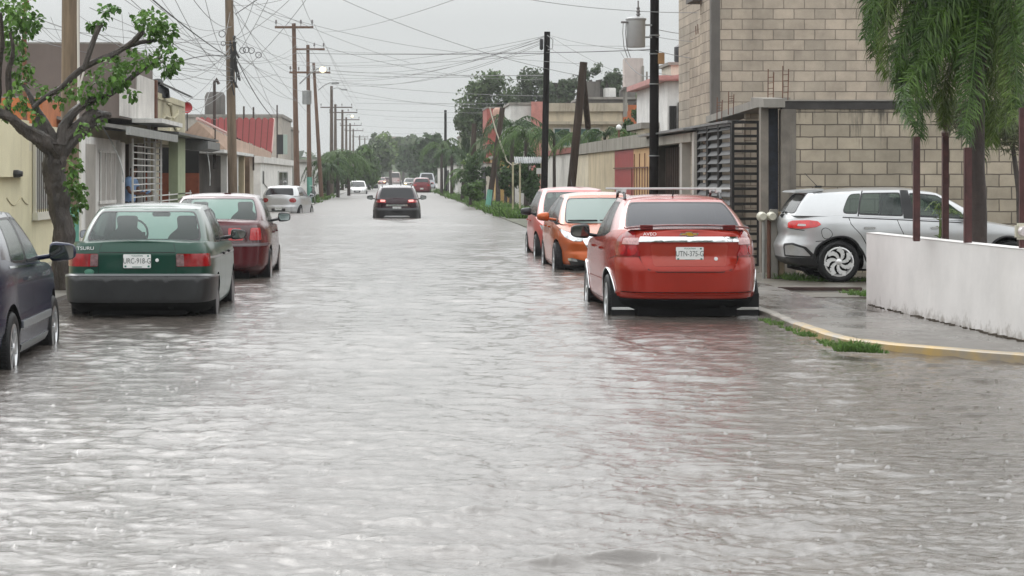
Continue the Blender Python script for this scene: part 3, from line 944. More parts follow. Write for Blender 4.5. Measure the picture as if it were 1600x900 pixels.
# --- green sedan with the big dark bumper
def green_sedan():
    sp = dict(L=4.33, W=1.66, zb=0.2, nr=8.5, nf=6, crown=0.02,
        belt=[(0, .965), (.6, .965), (1.2, .94), (3.2, .905), (3.6, .865), (4.1, .77), (4.33, .69)],
        rear=[(.2, .30), (.28, .12), (.315, .015), (.34, 0), (.565, 0), (.585, .03), (.60, .065), (.84, .065), (.90, .085), (.965, .12)],
        front=[(.2, .25), (.3, .05), (.34, 0), (.55, 0), (.6, .06), (.72, .1), (.97, .3)],
        side=[(.2, .90), (.25, .955), (.32, .975), (.55, 1.0), (.78, .995), (.88, .975), (.94, .94), (.97, .92)],
        wheels=(.93, 3.36, .275), arch=.33)
    b, t = ghk(.765, .60, [.66, .70, .86, 1.28, 1.98, 2.05, 2.98, 3.18, 3.28], [1.22, 1.24, 1.33, 1.5, 2.0, 2.06, 2.44, 2.50, 2.54], [1.325, 1.325, 1.32, 1.34, 1.355, 1.355, 1.34, 1.33, 1.335], .86, .88)
    sp['gh'] = dict(bot=b, top=t, cells=STD_CELLS, crown=.035)
    c, root = carthing('parked_car', 'dark green sedan with charcoal bumper and TSURU badge, parked beside the tree', sp, -2.80, 24.0, -.14, R(0.0), GP_L)
    M = paint('paint_green', (0.002, 0.043, 0.026), rough=.3)
    MB_ = mat('bumper_charcoal', (0.014, 0.015, 0.016), rough=.36, var=.25, vscale=6, bump=.001, bscale=80)
    c.body(root, M); c.greenhouse(root, M, [G_CLEAR, G_FOG, G_MID])
    c.wheels(root, style='cover', rimmat=mat('steel_wheel', (.20, .20, .21), rough=.4, metal=.6, var=.3)); finish_under(c, root)
    c.skin('bumper', [(-1.30, .325), (1.30, .325), (1.30, .40), (1.34, .585), (-1.34, .585), (-1.30, .40)], MB_, root, off=.03, thick=.05, r=.02)
    c.skin('lower_valance', [(-1.25, .203), (1.25, .203), (1.25, .335), (-1.25, .335)], M_INT, root, off=.014, r=0)
    c.skin('bumper_trim', [(-1.33, .575), (1.33, .575), (1.33, .592), (-1.33, .592)], mat('trim_grey', (.16, .165, .17), rough=.3), root, off=.036, thick=.02, r=0)
    c.skin('tail_light', [(.44, .705), (.905, .705), (.915, .845), (.44, .845)], M_RED, root, both=True, off=.010, r=.012)
    for sd in (1, -1):
        c.skin('reverse_light', [(.435, .71), (.52, .71), (.52, .84), (.435, .84)], mat('lens_smoke', (.20, .12, .12), rough=.12, coat=1, var=.4, vscale=30), root, side=sd, off=.013, r=.008)
    c.skin('plate_recess', [(-.40, .62), (.40, .62), (.40, .84), (-.40, .84)], paint('paint_green_low', (0.002, 0.034, 0.021)), root, off=-.002, thick=.01, r=.01)
    c.plate(root, .765, 'URC-918-G')
    c.lines('panel_seams', stdseams(c, 1.22, 2.02, 3.02, .26) + [('R', 0, [(.43, .96), (.43, .60)]), ('R', 1, [(-.43, .86), (.43, .86)]), ('R', 1, [(-.62, .605), (.62, .605)], .012)], M_SEAM, root)
    c.lines('side_moulding', [('Y', 0, [(.25, .80), (4.0, .775)], .022)], mat('trim_dull', (.30, .31, .31), rough=.4), root, off=.006)
    text('badge', 'TSURU', .052, (-.575, .085 - c.L / 2 - .006, .905), (R(90), 0, 0), M_WHT, root, sx=1.2)
    mb = MB(); mb.lathe([(.001, -.012), (.05, -.010), (.055, 0), (.055, .01)], 24, 'Y', (-.53, .06 - c.L / 2, .645)); o = mb.build('round_emblem', mat('emblem_ring', (.12, .3, .22), rough=.3, metal=.6), root); 
    o.scale = (1, 1, .6); o.location = (0, 0, .645 * .4)
    mb = MB(); mb.lathe([(.001, -.02), (.018, -.018), (.02, 0)], 14, 'Y', (.22, .062 - c.L / 2, .775)); mb.build('boot_lock', M_WHT, root)
    for y in (1.68, 2.50): c.handle(root, y, .80, M_BLK)
    c.mirror(root, 2.78, .99, M_BLK, (.19, .09, .125), out=.12)
    c.seats(root, (2.15, 1.25), .92, mat('seat_grey', (.06, .062, .062), rough=.9)); c.steering(root, 2.72, 1.0)
    mb = MB(); mb.box((0, 2.62 - c.L / 2, 1.24), (.22, .03, .06), bev=.012); mb.build('inner_mirror', M_BLK, root)
    return root
# --- burgundy sedan
def burgundy_sedan():
    sp = dict(L=4.35, W=1.70, zb=0.2, nr=4.6, nf=4.6, crown=.03,
        belt=[(0, 1.01), (.3, 1.035), (.8, 1.03), (1.3, .985), (3.1, .93), (3.6, .87), (4.1, .74), (4.35, .64)],
        rear=[(.2, .32), (.30, .08), (.36, .01), (.40, 0), (.66, .0), (.69, .03), (.92, .06), (.99, .10), (1.035, .16)],
        front=[(.2, .25), (.3, .05), (.4, 0), (.58, 0), (.66, .06), (.97, .3)],
        side=[(.2, .90), (.28, .965), (.45, .99), (.65, 1.0), (.82, .99), (.94, .965), (1.0, .93), (1.04, .91)],
        wheels=(.95, 3.48, .30), arch=.355)
    b, t = ghk(.775, .60, [.55, .62, .82, 1.15, 1.98, 2.05, 3.0, 3.2, 3.3], [1.18, 1.22, 1.33, 1.5, 2.02, 2.08, 2.36, 2.42, 2.46], [1.40, 1.395, 1.385, 1.40, 1.41, 1.41, 1.395, 1.39, 1.395], .84, .9)
    sp['gh'] = dict(bot=b, top=t, cells=STD_CELLS, crown=.045)
    c, root = carthing('parked_car', 'burgundy sedan with grey bumper strip, parked just beyond the green sedan', sp, -2.70, 33.0, -.16, R(0), GP_L)
    M = paint('paint_burgundy', (0.075, 0.004, 0.008), rough=.25)
    c.body(root, M); c.greenhouse(root, M, [G_CLEAR, G_FOG, G_MID]); c.wheels(root, style='cover'); finish_under(c, root)
    c.skin('rear_panel', [(-.86, .70), (.86, .70), (.90, .80), (.84, .97), (-.84, .97), (-.90, .80)], mat('panel_dark_red', (.05, .004, .008), rough=.2, coat=.8), root, off=.006, r=.05)
    c.skin('tail_light', [(.56, .745), (.83, .745), (.83, .93), (.60, .93)], M_REDB, root, both=True, off=.014, r=.03)
    c.skin('inner_light', [(.24, .745), (.47, .745), (.44, .93), (.24, .93)], M_REDB, root, both=True, off=.014, r=.03)
    for sd in (1, -1): c.skin('reverse_light', [(.29, .84), (.40, .80), (.42, .89), (.30, .90)], mat('lens_pale', (.62, .30, .30), rough=.1, coat=1), root, side=sd, off=.017, r=.015)
    c.skin('bumper_strip', [(-1.22, .655), (1.22, .655), (1.22, .70), (-1.22, .70)], mat('strip_grey', (.09, .07, .075), rough=.3), root, off=.018, thick=.03, r=.01)
    c.skin('bumper', [(-1.2, .36), (1.2, .36), (1.2, .655), (-1.2, .655)], M, root, off=.012, thick=.03, r=.02)
    c.plate(root, .53, 'YZB-527-A')
    c.lines('panel_seams', stdseams(c, 1.15, 2.02, 3.05, .28) + [('R', 0, [(.60, 1.0), (.56, .72)]), ], M_SEAM, root)
    for y in (1.62, 2.5): c.handle(root, y, .84, M)
    c.mirror(root, 2.86, 1.05, M_BLK, (.21, .10, .15), out=.12)
    c.seats(root, (2.1, 1.2), 1.0, mat('seat_grey', (.06, .062, .062))); c.steering(root, 2.7, 1.04)
    mb = MB(); mb.box((.12, 1.55 - c.L/2, 1.445), (.12, .09, .025), bev=.01); mb.build('roof_light', M, root)
    return root
# --- red sedan with roof rack, spoiler and mud flaps
def red_sedan():
    sp = dict(L=4.30, W=1.72, zb=0.22, nr=4.2, nf=4.4, crown=.03,
        belt=[(0, 1.09), (.25, 1.115), (.8, 1.10), (1.3, 1.03), (3.0, .955), (3.4, .90), (3.9, .80), (4.30, .66)],
        rear=[(.22, .34), (.31, .10), (.355, .03), (.40, .02), (.43, .0), (.66, .0), (.73, .02), (.78, .05), (.82, .075), (1.0, .07), (1.06, .10), (1.12, .16)],
        front=[(.22, .25), (.3, .05), (.4, 0), (.58, 0), (.66, .06), (1.12, .4)],
        side=[(.22, .90), (.30, .965), (.45, .985), (.65, 1.0), (.86, .992), (1.0, .965), (1.06, .94), (1.12, .90)],
        wheels=(.86, 3.34, .30), arch=.36)
    b, t = ghk(.785, .59, [.50, .60, .80, 1.05, 1.92, 1.99, 2.92, 3.12, 3.25], [1.25, 1.29, 1.40, 1.55, 2.0, 2.06, 2.30, 2.38, 2.42], [1.44, 1.435, 1.425, 1.445, 1.455, 1.455, 1.44, 1.43, 1.435], .84, .9)
    sp['gh'] = dict(bot=b, top=t, cells=STD_CELLS, crown=.045)
    c, root = carthing('parked_car', 'red sedan with roof rack, boot spoiler and plate UTN-375-G, parked by the right kerb', sp, 3.31, 24.0, -.15, R(0), GP_R)
    M = paint('paint_red', (0.31, 0.019, 0.008), rough=.25, metal=.2, coat=.35)
    c.body(root, M, 1.25); c.greenhouse(root, M, [glass_mat('glass_film', (.06, .065, .08), body=.7, bcol=(.026, .028, .040)), G_DARK, G_DARK]); c.wheels(root, style='spoke', n=7); finish_under(c, root)
    for sd in (1, -1):
        c.skin('tail_light', [(.54, .825), (.98, .825), (1.07, .93), (1.0, 1.03), (.73, 1.115), (.66, 1.075), (.60, .93)], M_RED, root, side=sd, off=.012, r=.03)
        c.skin('reverse_light', [(.575, .955), (.86, .955), (.84, 1.02), (.585, 1.025)], mat('lens_rose', (.66, .38, .38), rough=.1, coat=1, var=.3, vscale=40), root, side=sd, off=.016, r=.015)
        for sx_ in (.66, .83):
            c.skin('lamp_ring', [(sx_ + .07 * math.cos(a), .89 + .055 * math.sin(a)) for a in np.linspace(0, 2 * math.pi, 13)[:-1]], M_REDB, root, side=sd, off=.017, r=0)
    c.skin('chrome_strip', [(-.585, .985), (.585, .985), (.575, 1.035), (-.575, 1.035)], M_CHR, root, off=.018, thick=.02, r=.008)
    c.skin('plate_recess', [(-.40, .72), (.40, .72), (.44, .96), (-.44, .96)], paint('paint_red_recess', (0.31, 0.028, 0.012)), root, off=.003, thick=.01, r=.03)
    c.plate(root, .855, 'UTN-375-G')
    c.lines('panel_seams', stdseams(c, 1.05, 1.96, 2.95, .30) + [('R', 1, [(-.72, 1.10), (-.62, .95), (-.54, .76), (-.46, .68), (-.36, .655), (.36, .655), (.46, .68), (.54, .76), (.62, .95), (.72, 1.10)], .010),
        ('R', 1, [(-.9, .43), (.9, .43)], .008), ('R', 0, [(.98, .82), (1.14, .80), (1.30, .78)])], M_SEAM, root)
    c.skin('bumper', [(-.98, .435), (.98, .435), (1.02, .66), (1.0, .80), (.56, .80), (.48, .665), (.36, .635), (-.36, .635), (-.48, .665), (-.56, .80), (-1.0, .80), (-1.02, .66)], M, root, off=.016, thick=.025, r=.03)
    c.skin('bumper_lip', [(-1.0, .375), (1.0, .375), (1.0, .425), (-1.0, .425)], M, root, off=.022, thick=.03, r=.01)
    # spoiler: a wing on two feet
    mb = MB(); L2 = c.L / 2
    pr = []
    for i in range(17):
        t = -1 + i / 8; x = t * .69; y = .16 + .10 * abs(t)**2.4 - L2; z = 1.168 - .035 * abs(t)**2.5
        pr.append((x, y, z))
    for i, (x, y, z) in enumerate(pr):
        mb.v += [(x, y, z - .006), (x, y - .004, z + .005), (x, y + .09, z + .014), (x, y + .16, z + .008), (x, y + .16, z - .002), (x, y + .08, z - .004)]
    for i in range(16):
        for k in range(6): mb.f.append((i * 6 + k, i * 6 + (k + 1) % 6, (i + 1) * 6 + (k + 1) % 6, (i + 1) * 6 + k)); mb.m.append(0)
    mb.f += [tuple(range(6)), tuple(range(96, 102))]; mb.m += [0, 0]
    mb.box((-.46, .27 - L2, 1.145), (.14, .12, .05)); mb.box((.46, .27 - L2, 1.145), (.14, .12, .05))
    mb.build('spoiler', paint('paint_red_dark', (0.15, 0.008, 0.008)), root, smooth=40)
    # emblem: bow tie
    e = MB(); y = .06 - L2
    e.prism([(-.10, .012), (-.045, .012), (-.045, .026), (.03, .026), (.03, .012), (.10, .012), (.085, -.016), (.045, -.016), (.045, -.03), (-.03, -.03), (-.03, -.016), (-.115, -.016)], 'Y', y - .012, y + .01)
    o = e.build('emblem', M_CHR, root); o.location = (0, .012, 1.075)
    e = MB(); e.prism([(-.088, .004), (-.038, .004), (-.038, .018), (.024, .018), (.024, .004), (.086, .004), (.077, -.009), (.038, -.009), (.038, -.022), (-.024, -.022), (-.024, -.009), (-.095, -.009)], 'Y', y - .016, y - .0125)
    g = e.build('emblem_fill', M_GOLD, o)
    text('badge', 'AVEO', .048, (-.44, .075 - L2, 1.073), (R(82), 0, 0), M_WHT, root, sx=1.2)
    mb = MB(); mb.lathe([(.001, -.03), (.02, -.028), (.022, 0)], 14, 'Y', (.29, .075 - L2, .80)); mb.build('boot_lock', M_WHT, root)
    # roof rack
    for sd in (1, -1):
        mb = MB(); mb.tube([(sd * .56, 1.50 - L2, 1.44), (sd * .56, 1.58 - L2, 1.505), (sd * .56, 1.7 - L2, 1.525), (sd * .56, 2.2 - L2, 1.53), (sd * .56, 2.32 - L2, 1.51), (sd * .56, 2.38 - L2, 1.45)], .017, 8)
        mb.build('roof_rail', M_BLK, root, smooth=60)
    for k, (y, x0, x1) in enumerate(((1.68, -.70, .70), (2.20, -.72, .62))):
        mb = MB(); mb.span(x0, x1, y - .03 - L2, y + .03 - L2, 1.555, 1.578, bev=.008)
        for sd in (1, -1): mb.box((sd * .56, y - L2, 1.54), (.06, .08, .04))
        mb.build('rack_bar', mat('rack_grey', (.72, .73, .73), rough=.3, metal=.2), root)
    # mud flaps
    for sd in (1, -1):
        mb = MB(); mb.span(sd * .83, sd * .56, .44 - L2, .452 - L2, .12, .40); o = mb.build('mud_flap', M_RUB, root)
        mb = MB(); mb.span(sd * .825, sd * .57, .430 - L2, .4385 - L2, .215, .245); mb.build('flap_stripe', M_CHR, o)
    c.skin('lower_valance', [(-1.0, .223), (1.0, .223), (1.0, .355), (-1.0, .355)], M_INT, root, off=.012, r=0)
    # bright arch trims
    for yy in sp['wheels'][:2]:
        for sd in (1, -1):
            pts = []
            for a in np.linspace(R(5), R(175), 24):
                y = yy + .372 * math.cos(a); z = .30 + .372 * math.sin(a)
                p, n = c.PN(c.sy(y), z, sd); pts.append(p + n * .008 - Vector((0, L2, 0)))
            mb = MB(); mb.tube(pts, .010, 6); mb.build('arch_trim', M_CHR, root, smooth=60)
    for y in (1.5, 2.45): c.handle(root, y, .88, M)
    c.lines('side_moulding', [('Y', 0, [(1.2, .52), (2.95, .50)], .03)], M, root, off=.012)
    c.mirror(root, 2.72, 1.04, M_BLK, (.24, .12, .17), out=.14)
    c.seats(root, (2.1, 1.15), 1.02); mb = MB(); mb.tube([(0, 1.55 - L2, 1.47), (0, 1.5 - L2, 1.5)], .01, 6); mb.build('antenna', M_BLK, root)
    return root
# --- navy sedan at the left edge
def navy_sedan():
    sp = dict(L=4.38, W=1.73, zb=0.2, nr=5.0, nf=4.6, crown=.03,
        belt=[(0, 1.02), (.3, 1.04), (.8, 1.03), (1.3, .985), (3.1, .93), (3.5, .88), (4.1, .76), (4.38, .66)],
        rear=[(.2, .32), (.30, .08), (.36, .01), (.40, 0), (.62, .0), (.66, .03), (.95, .06), (1.04, .14)],
        front=[(.2, .25), (.3, .05), (.4, 0), (.56, 0), (.66, .06), (.97, .3)],
        side=[(.2, .91), (.28, .965), (.42, .985), (.46, 1.0), (.52, 1.0), (.56, .99), (.8, .985), (.93, .96), (1.0, .93), (1.04, .91)],
        wheels=(.92, 3.43, .30), arch=.36)
    b, t = ghk(.79, .60, [.60, .66, .84, 1.15, 1.98, 2.05, 3.0, 3.2, 3.3], [1.15, 1.18, 1.28, 1.45, 2.02, 2.08, 2.42, 2.48, 2.52], [1.38, 1.375, 1.37, 1.39, 1.40, 1.40, 1.385, 1.38, 1.385], .84, .9)
    sp['gh'] = dict(bot=b, top=t, cells=STD_CELLS, crown=.045)
    c, root = carthing('parked_car', 'navy blue sedan cut off by the left edge, grey side moulding along its doors', sp, -3.97, 16.95, -.15, R(1.2), GP_L)
    M = paint('paint_navy', (0.004, 0.009, 0.034), rough=.25, coat=.25)
    c.body(root, M, 1.2); c.greenhouse(root, M, [G_DARK, G_MID, G_MID]); c.wheels(root, style='spoke', n=7); finish_under(c, root)
    c.skin('side_trim', [(1.30, .44), (3.02, .44), (3.02, .50), (1.30, .50)], mat('moulding_grey', (.20, .21, .22), rough=.3), root, mode='Y', both=True, off=.014, r=.01)
    c.skin('sill_trim', [(1.30, .235), (3.02, .235), (3.02, .30), (1.30, .30)], mat('sill_grey', (.11, .115, .12), rough=.35), root, mode='Y', both=True, off=.012, r=.01)
    for sd in (1, -1): c.skin('tail_light', [(.56, .72), (1.0, .72), (1.0, .90), (.56, .90)], M_RED, root, side=sd, off=.01, r=.02)
    c.skin('headlight', [(.45, .56), (.92, .58), (1.02, .68), (.55, .68)], M_HEAD, root, mode='F', both=True, off=.01, r=.02)
    c.lines('panel_seams', stdseams(c, 1.12, 2.02, 3.05, .26), M_SEAM, root)
    [c.lines('window_trim', [('Y', q, [(.95, .965), (3.0, .915)], .018)], M_CHR, root, off=.004) for q in (1, -1)]
    for y in (1.72, 2.62): c.handle(root, y, .84, M_CHR)
    c.plate(root, .52, 'ZAM-604-B')
    c.mirror(root, 2.80, 1.03, paint('paint_navy', None), (.25, .13, .17), out=.16)
    c.seats(root, (2.1, 1.2), .98); c.steering(root, 2.7, 1.02)
    return root
# --- orange sedan facing the camera
def orange_sedan():
    sp = dict(L=4.45, W=1.74, zb=0.2, nr=5.0, nf=3.4, crown=.05,
        belt=[(0, 1.06), (.5, 1.08), (1.0, 1.04), (1.3, 1.01), (2.9, .95), (3.2, .95), (3.6, .90), (4.1, .80), (4.45, .70)],
        rear=[(.2, .3), (.3, .08), (.4, 0), (.66, 0), (.7, .04), (1.08, .14)],
        front=[(.2, .30), (.27, .06), (.33, 0), (.44, .02), (.50, .05), (.60, .045), (.70, .09), (.80, .2), (1.1, .6)],
        side=[(.2, .92), (.28, .965), (.45, .98), (.65, 1.0), (.82, .985), (.94, .96), (1.0, .93), (1.09, .90)],
        wheels=(.95, 3.55, .31), arch=.365)
    b, t = ghk(.775, .585, [.42, .5, .70, 1.0, 1.95, 2.02, 3.12, 3.35, 3.48], [1.25, 1.3, 1.42, 1.55, 2.02, 2.08, 2.42, 2.50, 2.56], [1.38, 1.375, 1.37, 1.395, 1.41, 1.41, 1.39, 1.385, 1.395], .84, .9)
    b[7] = (.66, 3.42); b[6] = (.75, 3.12); t[7] = (.53, 2.50, 1.385)
    sp['gh'] = dict(bot=b, top=t, cells=STD_CELLS, crown=.05)
    c, root = carthing('parked_car', 'orange sedan facing the camera with a dark V shaped grille, ahead of the red sedan', sp, 3.60, 35.7, -.17, R(0), GP_R, True)
    M = paint('paint_orange', (0.44, 0.088, 0.015), rough=.25, metal=.3)
    c.body(root, M, 1.2); c.greenhouse(root, M, [G_MID, G_FOG, G_MID]); c.wheels(root, style='spoke', n=9); finish_under(c, root)
    c.skin('headlight', [(.36, .735), (.46, .655), (.62, .655), (.86, .72), (1.12, .84), (1.0, .845), (.62, .775)], M_HEAD, root, mode='F', both=True, off=.012, r=.015)
    c.skin('grille', [(-.30, .72), (.30, .72), (.34, .66), (.18, .40), (-.18, .40), (-.34, .66)], mat('grille_mesh', (.02, .02, .022), rough=.35, var=.6, vscale=60), root, mode='F', off=.014, r=.03)
    c.skin('grille_chrome', [(-.42, .735), (-.35, .74), (-.37, .67), (-.20, .385), (-.14, .365), (.14, .365), (.20, .385), (.37, .67), (.35, .74), (.42, .735), (.43, .66), (.24, .36), (.14, .33), (-.14, .33), (-.24, .36), (-.43, .66)], M_CHR, root, mode='F', off=.016, r=.01)
    c.skin('lower_grille', [(-.72, .27), (.72, .27), (.78, .36), (.70, .385), (.30, .325), (-.30, .325), (-.70, .385), (-.78, .36)], M_BLK, root, mode='F', off=.016, r=.02)
    c.skin('fog_light', [(.55, .325), (.78, .335), (.78, .375), (.58, .365)], M_HEAD, root, mode='F', both=True, off=.02, r=.01)
    c.skin('front_valance', [(-1.0, .20), (1.0, .20), (1.0, .265), (-1.0, .265)], M_BLK, root, mode='F', off=.014, r=.01)
    c.skin('tail_light', [(.6, .8), (1.05, .82), (1.0, .95), (.6, .95)], M_RED, root, both=True, off=.01, r=.02)
    c.lines('panel_seams', stdseams(c, 1.12, 1.99, 3.15, .28) + [('F', 1, [(-.36, .745), (.36, .745)]), ('F', 1, [(-1.1, .855), (-.62, .79), (-.36, .745)]), ('F', 1, [(.36, .745), (.62, .79), (1.1, .855)])], M_SEAM, root)
    mb = MB(); mb.box((-.25, 3.37 - c.L/2, .985), (.62, .03, .02), Matrix.Rotation(R(-4), 3, 'Z')); mb.box((.35, 3.36 - c.L/2, .985), (.5, .03, .02)); mb.build('wiper', M_BLK, root)
    for y in (1.62, 2.55): c.handle(root, y, .86, M)
    c.mirror(root, 2.95, 1.04, M, (.22, .14, .15), out=.14)
    c.seats(root, (2.1, 1.2), 1.0); c.steering(root, 2.9, 1.04)
    return root
# --- salmon hatchback behind the orange one
def hatch_spec(L=3.95, W=1.68, H=1.5, belt0=1.0, **kw):
    sp = dict(L=L, W=W, zb=0.2, nr=4.8, nf=3.8, crown=.04,
        belt=[(0, belt0 + .04), (.5, belt0 + .02), (1.5, belt0), (2.7, belt0 - .05), (2.9, belt0 - .05), (3.3, belt0 - .12), (L - .3, .78), (L, .68)],
        rear=[(.2, .3), (.3, .07), (.38, 0), (.58, 0), (.62, .03), (.9, .05), (1.1, .11)],
        front=[(.2, .28), (.3, .04), (.38, 0), (.56, .02), (.66, .06), (1.1, .5)],
        side=[(.2, .92), (.28, .965), (.45, .98), (.65, 1.0), (.85, .985), (.97, .955), (1.1, .90)],
        wheels=(.66, L - .83, .30), arch=.355)
    hb, ht = W / 2 * .915, W / 2 * .70
    zt = H - .06
    b = [(0, .13), (hb * .80, .17), (hb * .95, .34), (hb, .62), (hb, 1.42), (hb, 1.50), (hb * .98, L - 1.25), (hb * .84, L - 1.05), (0, L - .95)]
    t = [(0, .46, zt - .05), (ht * .86, .50, zt - .055), (ht * .965, .60, zt - .06), (ht, .85, zt - .02), (ht, 1.46, zt), (ht, 1.53, zt), (ht * .97, L - 2.0, zt - .02), (ht * .88, L - 1.92, zt - .025), (0, L - 1.86, zt - .02)]
    sp['gh'] = dict(bot=b, top=t, cells=STD_CELLS, crown=.045)
    sp.update(kw)
    return sp
def salmon_hatch():
    sp = hatch_spec(4.0, 1.70, 1.53)
    c, root = carthing('parked_car', 'salmon pink hatchback with an antenna, parked behind the orange sedan', sp, 3.66, 41.8, -.17, R(0), GP_R, True)
    M = paint('paint_salmon', (0.52, 0.10, 0.085), rough=.3, metal=.2)
    c.body(root, M); c.greenhouse(root, M, [G_MID, G_CLEAR, G_MID]); c.wheels(root, style='spoke', n=7); finish_under(c, root)
    c.skin('headlight', [(.45, .62), (.80, .64), (.98, .78), (.70, .76)], M_HEAD, root, mode='F', both=True, off=.01, r=.02)
    c.skin('grille', [(-.35, .60), (.35, .60), (.30, .45), (-.30, .45)], M_BLK, root, mode='F', off=.012, r=.02)
    c.lines('panel_seams', stdseams(c, .9, 1.46, 2.7, .28), M_SEAM, root)
    c.mirror(root, 2.45, 1.03, M_BLK, (.22, .12, .15), out=.13); c.seats(root, (1.7, .8), .98)
    for y in (1.1, 2.1): c.handle(root, y, .84, M)
    mb = MB(); mb.tube([(.0, 2.0 - 2, 1.52), (.02, 1.85 - 2, 1.66)], .006, 6); mb.build('antenna', M_BLK, root)
    return root
# --- silver crossover hatchback on the driveway, seen from its side
def silver_crossover():
    sp = dict(L=4.05, W=1.72, zb=0.20, nr=4.6, nf=3.8, crown=.04,
        belt=[(0, .99), (.5, .985), (1.0, .97), (1.6, .945), (2.7, .90), (2.95, .89), (3.3, .84), (3.75, .74), (4.05, .62)],
        rear=[(.2, .32), (.27, .12), (.36, .03), (.46, .01), (.52, 0), (.60, .03), (.70, .07), (.82, .05), (.92, .07), (1.0, .12)],
        front=[(.2, .28), (.3, .04), (.38, 0), (.56, .02), (.66, .06), (1.1, .5)],
        side=[(.2, .92), (.28, .955), (.45, .965), (.60, .98), (.72, 1.0), (.85, .985), (.95, .95), (1.0, .93)],
        wheels=(.76, 3.28, .305), arch=.365, rim=.212)
    hb, ht = .785, .60
    b = [(0, .10), (.62, .15), (.73, .34), (hb, .80), (hb, 1.04), (hb, 1.06), (hb, 1.72), (hb, 1.88), (hb * .98, 2.72), (hb * .84, 2.98), (0, 3.10)]
    t = [(0, .34, 1.32), (.52, .37, 1.315), (.57, .48, 1.31), (ht * .99, .98, 1.335), (ht, 1.14, 1.345), (ht, 1.16, 1.345), (ht, 1.70, 1.355), (ht, 1.82, 1.352), (ht * .97, 2.20, 1.315), (ht * .88, 2.28, 1.30), (0, 2.34, 1.31)]
    cells = [(-1, 1, 'rear', 0.06, 0.10, 0.90, 8, 'rear_window', 0.05), (1, 3, 'pillar'), (3, 4, 'side', 0.02, 0.12, 0.88, 5, 'quarter_window', .05), (4, 5, 'black'), (5, 6, 'side', 0.01, 0.10, 0.90, 12), (6, 7, 'black'), (7, 8, 'side', 0.01, 0.10, 0.90, 9), (8, 9, 'pillar'), (9, 11, 'front', 0.05, 0.05, 0.92, 10, 'windshield', 0.05)]
    sp['gh'] = dict(bot=b, top=t, cells=cells, crown=.04)
    c = Car(sp)
    xr = 5.80
    root = thing('parked_car', 'silver crossover hatchback parked sideways on the driveway behind the white wall', 'car', (xr + c.L / 2, 31.8 + c.W / 2, .005), R(-90), None)
    M = paint('paint_silver', (0.52, 0.53, 0.54), rough=.3, metal=.5)
    c.body(root, M, 1.3); c.greenhouse(root, M, [G_MID, G_CLEAR, G_CLEAR], 1.2); c.wheels(root, style='swirl', n=7, rimmat=mat('alloy_bright', (.72, .72, .72), rough=.3, metal=.6)); finish_under(c, root)
    for sd in (1, -1):
        c.skin('tail_light', [(.50, .80), (.76, .785), (1.00, .81), (1.08, .85), (1.02, .895), (.88, .91), (.60, .90), (.50, .87)], mat('lens_vivid', (.62, .015, .02), rough=.1, coat=1, var=.25, vscale=14), root, side=sd, off=.014, r=.02)
        c.skin('reverse_light', [(.70, .825), (.84, .825), (.84, .852), (.72, .856)], M_CLR, root, side=sd, off=.018, r=.01)
        c.skin('rear_fog_trim', [(.50, .40), (.93, .385), (.84, .50), (.66, .545), (.52, .53)], M_ALU, root, side=sd, off=.016, r=.02)
        c.skin('rear_fog_frame', [(.44, .375), (1.02, .36), (.88, .52), (.66, .575), (.46, .56)], M_BLK, root, side=sd, off=.010, r=.02)
        c.skin('fuel_flap' if sd > 0 else 'wheel_arch_panel', [(1.13 + .075 * math.cos(a), .72 + .075 * math.sin(a)) for a in np.linspace(0, 2 * math.pi, 17)[:-1]], M, root, side=sd, off=.004, r=0, mode='R')
    c.skin('lower_cladding', [(-.98, .21), (.98, .21), (1.02, .36), (-1.02, .36)], M_BLK, root, off=.012, r=.02)
    for sd in (1, -1):
        c.skin('cladding', [(1.13, .205), (2.86, .205), (2.86, .27), (1.13, .27)], M_BLK, root, mode='Y', side=sd, off=.012, r=.01)
        for yy in sp['wheels'][:2]:
            pts = []
            for a in np.linspace(R(-8), R(188), 30):
                y = yy + .372 * math.cos(a); z = .305 + .372 * math.sin(a)
                p, n = c.PN(c.sy(y), max(z, .21), sd); pts.append(p + n * .004 - Vector((0, c.L / 2, 0)))
            mb = MB(); mb.tube(pts, .016, 6); mb.build('arch_cladding', M_BLK, root, smooth=60)
    zt = lambda y: float(c.ztop(y))
    c.lines('panel_seams', [('Y', 0, [(.92, .95), (.95, .86), (1.05, .70), (1.16, .56), (1.20, .28)]), ('Y', 0, [(1.70, .92), (1.70, .27)]), ('Y', 0, [(2.80, .88), (2.83, .5), (2.78, .27)]), ('R', 0, [(.46, .80), (.80, .76)]), ('R', 0, [(1.13 + .078 * math.cos(a), .72 + .078 * math.sin(a)) for a in np.linspace(0, 2 * math.pi, 21)]), ('R', 0, [(.99, .60), (1.2, .62)])], M_SEAM, root, wd=.011)
    [c.lines('window_trim', [('Y', q, [(.82, .955), (1.6, .925), (2.70, .878)], .014)], M_BLK, root, off=.004) for q in (1, -1)]
    for y in (1.22, 2.25):
        c.handle(root, y, .80, M_CHR)
    c.mirror(root, 2.62, .98, M, (.20, .13, .15), out=.12)
    mb = MB(); L2 = c.L / 2
    mb.prism([(.16 - L2, 1.315), (.20 - L2, 1.34), (.60 - L2, 1.372), (.60 - L2, 1.34), (.34 - L2, 1.31)], 'X', -.50, .50); mb.build('roof_spoiler', M, root, smooth=40)
    mb = MB(); mb.box((0, .62 - L2, 1.40), (.05, .12, .03), bev=.01); mb.tube([(0, .60 - L2, 1.41), (0, .42 - L2, 1.60)], .005, 6); mb.build('antenna', M_BLK, root)
    mb = MB(); mb.box((0, .10 - L2, .965), (.06, .10, .05), bev=.015); mb.build('rear_wiper', M_BLK, root)
    c.seats(root, (1.75, .9), .93, mat('seat_pale', (.10, .10, .10)))
    return root
